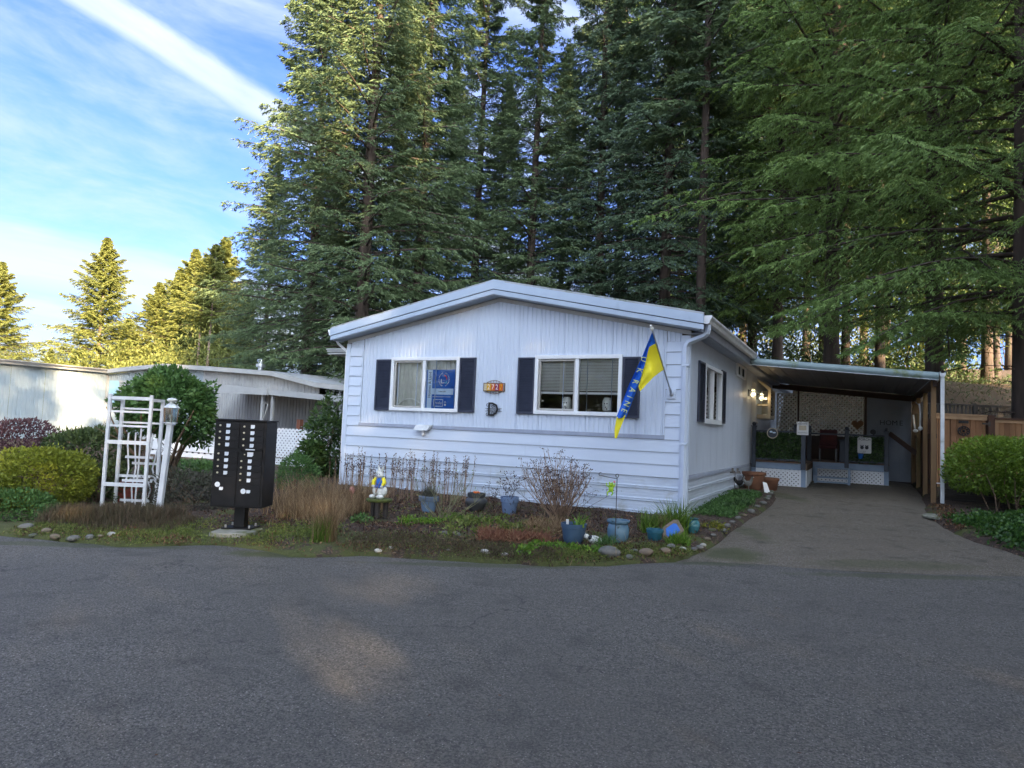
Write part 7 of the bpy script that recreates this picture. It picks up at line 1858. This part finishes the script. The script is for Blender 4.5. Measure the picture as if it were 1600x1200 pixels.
patch('dry_undergrowth', 'brown dry undergrowth at the foot of the large bare bush', line_blob((-1.55, -2.35), (-0.95, -2.55), 0.14), 220, 0.14, 0.008, 'straw', 77, 0.10, 6, flat=0.0, up=0.9)
patch('green_plants', 'yellow green creeping plants in front of the navy pot', line_blob((-1.0, -3.55), (-0.25, -3.30), 0.07), 85, 0.045, 0.026, 'bright_plant', 78, 0.05, 8, sp=0.03)
patch('grey_plant', 'feathery grey green plant beside the cat ornament', line_blob((-0.36, -3.02), (-0.22, -2.95), 0.04), 40, 0.09, 0.008, 'bush_green', 79, 0.07, 8, flat=0.0, up=1.2)
patch('green_plants', 'small green plant under the pale stones at the road edge', line_blob((-1.02, -3.85), (-0.92, -3.80), 0.05), 18, 0.06, 0.03, 'bright_plant', 80, 0.06, 8)
patch('moss_strip', 'olive moss and short heather strip along the road edge', line_blob((-3.0, -4.35), (-0.6, -3.72), 0.22), 2600, 0.035, 0.007, 'heath', 81, 0.03, 7, flat=0.0, up=0.5)
patch('moss_strip', 'olive green moss tufts along the road edge', line_blob((-3.0, -4.30), (-0.5, -3.68), 0.22), 1500, 0.024, 0.010, 'mottled_plant', 82, 0.02, 6, flat=0.2, up=0.6)
patch('moss_strip', 'short moss and weeds at the corner of the bed and the driveway', line_blob((-0.6, -3.72), (0.75, -2.45), 0.12), 1300, 0.028, 0.010, 'mottled_plant', 89, 0.02, 6, flat=0.2, up=0.6)
patch('brown_litter', 'bark chips and dead leaves along the edge of the road', line_blob((-2.9, -4.75), (0.7, -2.65), 0.10), 700, 0.035, 0.016, 'dead_leaf', 91, 0.012, 4, flat=0.7, up=0.1)
patch('brown_litter', 'bark chips and dead leaves along the left part of the road edge', line_blob((-6.8, -6.15), (-3.4, -5.15), 0.12), 700, 0.035, 0.016, 'dead_leaf', 92, 0.012, 4, flat=0.7, up=0.1)
patch('moss_strip', 'olive moss and weeds in front of the edging stones on the left', line_blob((-6.8, -6.0), (-4.9, -5.6), 0.18), 1200, 0.028, 0.010, 'mottled_plant', 93, 0.02, 6, flat=0.2, up=0.6)
patch('weeds', 'small green weeds scattered through the bed', lambda r: (r.uniform(-5.2, 0.4), r.uniform(-4.4, -0.5)), 330, 0.032, 0.016, 'mottled_plant', 95, 0.03, 6, sp=0.025)
patch('dead_stems', 'thin dead stems lying and leaning over the bed', lambda r: (r.uniform(-5.0, 0.4), r.uniform(-3.9, -0.5)), 420, 0.17, 0.005, 'straw', 96, 0.03, 2, flat=0.0, up=0.25)
patch('bark_mulch', 'dark bark mulch over the planting bed', lambda r: (r.uniform(-5.2, 0.5), r.uniform(-4.2, -0.1)), 5200, 0.040, 0.018, 'mulch', 94, 0.012, 4, flat=0.75, up=0.05)
patch('moss_strip', 'moss and weeds around the mailbox foot', line_blob((-5.4, -5.2), (-3.4, -4.3), 0.35), 1300, 0.035, 0.012, 'mottled_plant', 83, 0.03, 6, flat=0.2)
patch('brown_litter', 'brown dead leaves and twigs lying in the bed', lambda r: (r.uniform(-6.2, 0.6), r.uniform(-5.6, -0.2)), 2300, 0.045, 0.024, 'dead_leaf', 84, 0.02, 3, flat=0.7, up=0.1)
patch('green_plants', 'soft green ground cover in the narrow bed along the side wall', lambda r: (r.uniform(0.05, 0.62), r.uniform(0.3, 4.0)), 900, 0.05, 0.022, 'bush_green', 85, 0.07, 8)
patch('grey_plant', 'silvery green low plant in the narrow bed by the driveway', line_blob((0.45, 1.3), (0.62, 2.2), 0.06), 120, 0.05, 0.014, 'ivy_screen', 86, 0.12, 8, up=0.9)
patch('yellow_leaves', 'yellow leaves lit by the sun behind the turquoise vase', line_blob((0.50, -0.85), (0.62, -0.35), 0.06), 40, 0.05, 0.03, 'maple_leaves', 87, 0.03, 4)
patch('brown_litter', 'brown leaf litter at the verge of the driveway under the carport posts', line_blob((3.75, 1.5), (3.8, 4.8), 0.10), 260, 0.05, 0.026, 'dead_leaf', 88, 0.02, 4, flat=0.7, up=0.1)

# loose leaves on the road and drive
rng = np.random.RandomState(90)
C_ = np.array([(rng.uniform(-6, 4), rng.uniform(-9, 6)) for _ in range(260)]); C_ = C_[hard_distance(C_) < -0.05]
z = ground(C_[:, 0], C_[:, 1]) + 0.016; P = np.column_stack([C_, z]); a = rng.uniform(0, 2 * PI, len(P)); Dr = np.stack([np.cos(a), np.sin(a), np.full(len(P), 0.05)], 1)
V, F, T = leaves(P, unit(Dr), rng.uniform(0.012, 0.035, len(P)), rng.uniform(0.006, 0.018, len(P)), rng.uniform(0, 1, len(P)), rng, 0.95)
tag(linkmesh('fallen_bits', npmesh('fallen_bits', V, F, 'dead_leaf', T)), 'small leaves and twigs scattered over the asphalt', 'leaf litter', None, 'stuff')

# ------------------------------------------------------------------ right hand hedge and ground cover
hx_, hy_ = site(10.15, 12.6)
t_ = thing('hedge', 'light green broadleaf hedge with bare stems below, in front of the cedar gate', 'hedge', (hx_, hy_, 0.1))
rng = np.random.RandomState(95); Vs = []; Fs = []; Ts = []; o_ = 0
for (lat, dep, z, rx, rz_, n_) in ((9.12, 12.9, 1.02, 0.64, 0.47, 6200), (10.0, 12.5, 0.96, 0.82, 0.56, 9000), (10.9, 12.1, 0.92, 0.85, 0.62, 9000), (11.6, 11.6, 0.80, 0.8, 0.66, 6000), (10.0, 13.5, 0.95, 0.95, 0.42, 4000)):
    x, y = site(lat, dep); P, v = blob_points(rng, n_, (x, y, z), (rx, rx, rz_), lump=0.24, shell=0.5, squash=5.0)
    Dr = unit(v + rng.normal(size=v.shape) * 0.8); tone = np.clip(0.32 + 0.22 * (P[:, 2] - z) / rz_ + rng.uniform(-0.25, 0.45, len(P)), 0, 1)
    V, F, T = leaves(P, Dr, 0.062 * rng.uniform(0.4, 1.5, len(P)), 0.040 * rng.uniform(0.7, 1.2, len(P)), tone, rng)
    Vs.append(V); Fs.append(F + o_); Ts.append(T); o_ += len(V)
linkmesh('leaves', npmesh('leaves', np.concatenate(Vs) - np.array(t_.location), np.concatenate(Fs), 'hedge', np.concatenate(Ts)), t_)
mb = MB(); pr = random.Random(96)
for i in range(70):
    x, y = site(pr.uniform(8.7, 11.6), pr.uniform(11.9, 13.2)); z = gz(x, y)
    e = Vector((x + pr.uniform(-.5, .3), y + pr.uniform(-.3, .3), z + pr.uniform(0.6, 1.0)))
    mb.tube([(x, y, z - 0.05), Vector((x, y, z)).lerp(e, 0.5) + Vector((pr.uniform(-.08, .08), 0, 0)), e], [0.014, 0.010, 0.004], 4, caps=False)
mb.build('stems', 'twig_brown', t_)
rng = np.random.RandomState(97)
def ivy(r):
    return np.array([3.75, 2.6]) + np.array([r.uniform(0, 1.0), r.uniform(0, 1.0)]) @ np.array([[2.6, 1.4], [0.55, -3.0]])
C_ = np.array([ivy(rng) for _ in range(2600)]); C_ = C_[hard_distance(C_) > 0.06]
P = np.repeat(C_, 6, 0) + rng.normal(size=(len(C_) * 6, 2)) * 0.05
hh = 0.05 + 0.14 * np.clip(hard_distance(P) / 0.5, 0, 1) * (1 + 0.5 * vnoise(P, 6, 9)); P = np.column_stack([P, soil_height(P) + rng.uniform(0.1, 1, len(P)) * hh])
V, F, T = leaves(P, unit(rng.normal(size=P.shape) + np.array([0, 0, 0.5])), rng.uniform(0.035, 0.07, len(P)), rng.uniform(0.025, 0.05, len(P)), np.clip(rng.uniform(0, 0.9, len(P)) + (rng.uniform(size=len(P)) < 0.04) * 0.4, 0, 1), rng, 0.35)
tag(linkmesh('ground_cover', npmesh('ground_cover', V, F, 'ivy_cover', T)), 'dense dark and bright green ivy ground cover right of the driveway', 'ground cover', None, 'stuff')

# ivy screens on the porch rails
def ivyscreen(label, x0, x1, y, z0, z1, n, seed):
    rng = np.random.RandomState(seed)
    P = np.column_stack([rng.uniform(x0, x1, n), y + rng.uniform(-0.035, 0.03, n), rng.uniform(z0, z1, n)])
    P[:, 2] += 0.02 * np.sin(P[:, 0] * 20)
    V, F, T = leaves(P, unit(rng.normal(size=P.shape) * np.array([1, 0.6, 1]) + np.array([0, -0.4, -0.2])), 0.055 * rng.uniform(0.6, 1.3, n), 0.034, np.clip(rng.uniform(0, 1, n), 0, 1), rng)
    t_ = thing('ivy_screen', label, 'ivy screen', (x0, y, z0))
    linkmesh('leaves', npmesh('leaves', V - np.array([x0, y, z0]), F, 'ivy_screen', T), t_)
    MB().box(x0, x1, y + 0.03, y + 0.036, z0 + 0.02, z1 - 0.02).build('backing', 'black_metal', t_)
ivyscreen('dark artificial ivy screen on the left porch rail', 0.14, 1.17, 6.86, 0.86, 1.51, 3000, 101)
ivyscreen('artificial ivy screen on the right porch rail behind the PORCH sign', 2.17, 2.98, 8.96, 0.84, 1.50, 2400, 102)

# ------------------------------------------------------------------ understory and the slope behind the fences
def understory(name, label, lat, dep, zc, r, n, L, W, mat, seed, cat='bush', **kw):
    x, y = site(lat, dep); g = gz(x, y)
    return shrub(name, label, cat, (x, y, g + zc), r, n, L, W, mat, seed, base=(x, y, g), lump=0.45, shell=0.8, stem_r=0.02, **kw)
us = [(1130, 46, 3.0, 3.0, 'sunlit yellow green vine maple behind the right eave'), (1205, 52, 3.5, 3.2, 'sunlit yellow green maple left of the carport trunks'),
      (1290, 50, 2.2, 2.4, 'sunlit yellow green maple low above the carport roof'), (1360, 44, 2.8, 2.0, 'bright maple leaves between the dark carport trunks'),
      (1420, 52, 3.8, 3.0, 'sunlit maple behind the thin pale trunk'), (1500, 46, 2.8, 2.3, 'bright maple leaves above the old lattice fence'), (1575, 50, 4.0, 3.0, 'sunlit yellow maple far behind the right hand hemlock'),
      (1440, 33, 1.6, 0.9, 'small bright green vine maple beside the thin pale trunk'), (800, 46, 4.0, 2.6, 'yellow green maple glimpsed behind the roof ridge'), (700, 50, 4.0, 2.5, 'yellow green maple glimpsed behind the left roof slope'),
      (880, 48, 5.0, 2.6, 'yellow green maple between the slender fir and the spruce')]
for i, (u, d, zc, r, lab) in enumerate(us):
    understory('vine_maple', lab, U(u, d), d, zc, (r, r, r * 0.9), int(500 * r ** 1.2), 0.20, 0.13, 'maple_leaves', 110 + i, cat='tree', stems=5)
# dark brush at the forest foot
for i, (u, d, h_, w_, lab) in enumerate([(1180, 31, 1.4, 2.4, 'dark brush behind the carport roof corner'), (1270, 33, 1.6, 2.6, 'dark brush above the carport left part'), (1360, 33, 1.5, 2.5, 'dark brush above the carport middle'), (1460, 31, 1.2, 2.0, 'dark brush above the carport end'),
                              (400, 34, 1.8, 3.0, 'dark brush behind the neighbouring patio'), (480, 33, 1.8, 3.0, 'dark brush behind the patio roof end'), (270, 58, 4.5, 6.0, 'olive brush behind the neighbouring roof'), (40, 70, 4.5, 7.0, 'olive brush low behind the long wall'), (160, 64, 4.5, 6.0, 'olive brush under the lone pointed fir'), (345, 56, 4.5, 5.0, 'olive brush beside the foot of the tree wall')]):
    understory('brush', lab, U(u, d), d, h_ * 0.5, (w_, w_, h_), 3500 if d < 50 else 9000, 0.22 if d < 50 else 0.30, 0.08 if d < 50 else 0.11, 'bush_dark' if d < 50 else 'sunny_conifer', 130 + i, stems=10)
# fern and litter slope
rng = np.random.RandomState(140)
n_ = 22000; lat = rng.uniform(8, 26, n_); dep = rng.uniform(19.5, 34, n_); xy = np.stack([CAM[0] + RT[0] * lat + FW[0] * dep, CAM[1] + RT[1] * lat + FW[1] * dep], 1)
P = np.column_stack([xy, ground(xy[:, 0], xy[:, 1]) + rng.uniform(0, 0.35, n_) ** 1.2])
V, F, T = leaves(P, unit(rng.normal(size=P.shape) + np.array([0, 0, 0.4])), rng.uniform(0.10, 0.28, n_), rng.uniform(0.012, 0.035, n_), np.clip(0.35 + 0.35 * vnoise(xy, 0.7, 4) + rng.uniform(-0.3, 0.3, n_), 0, 1), rng)
tag(linkmesh('fern_litter', npmesh('fern_litter', V, F, 'slope_fern', T)), 'dead fern and needle litter on the slope behind the old fence', 'undergrowth', None, 'stuff')
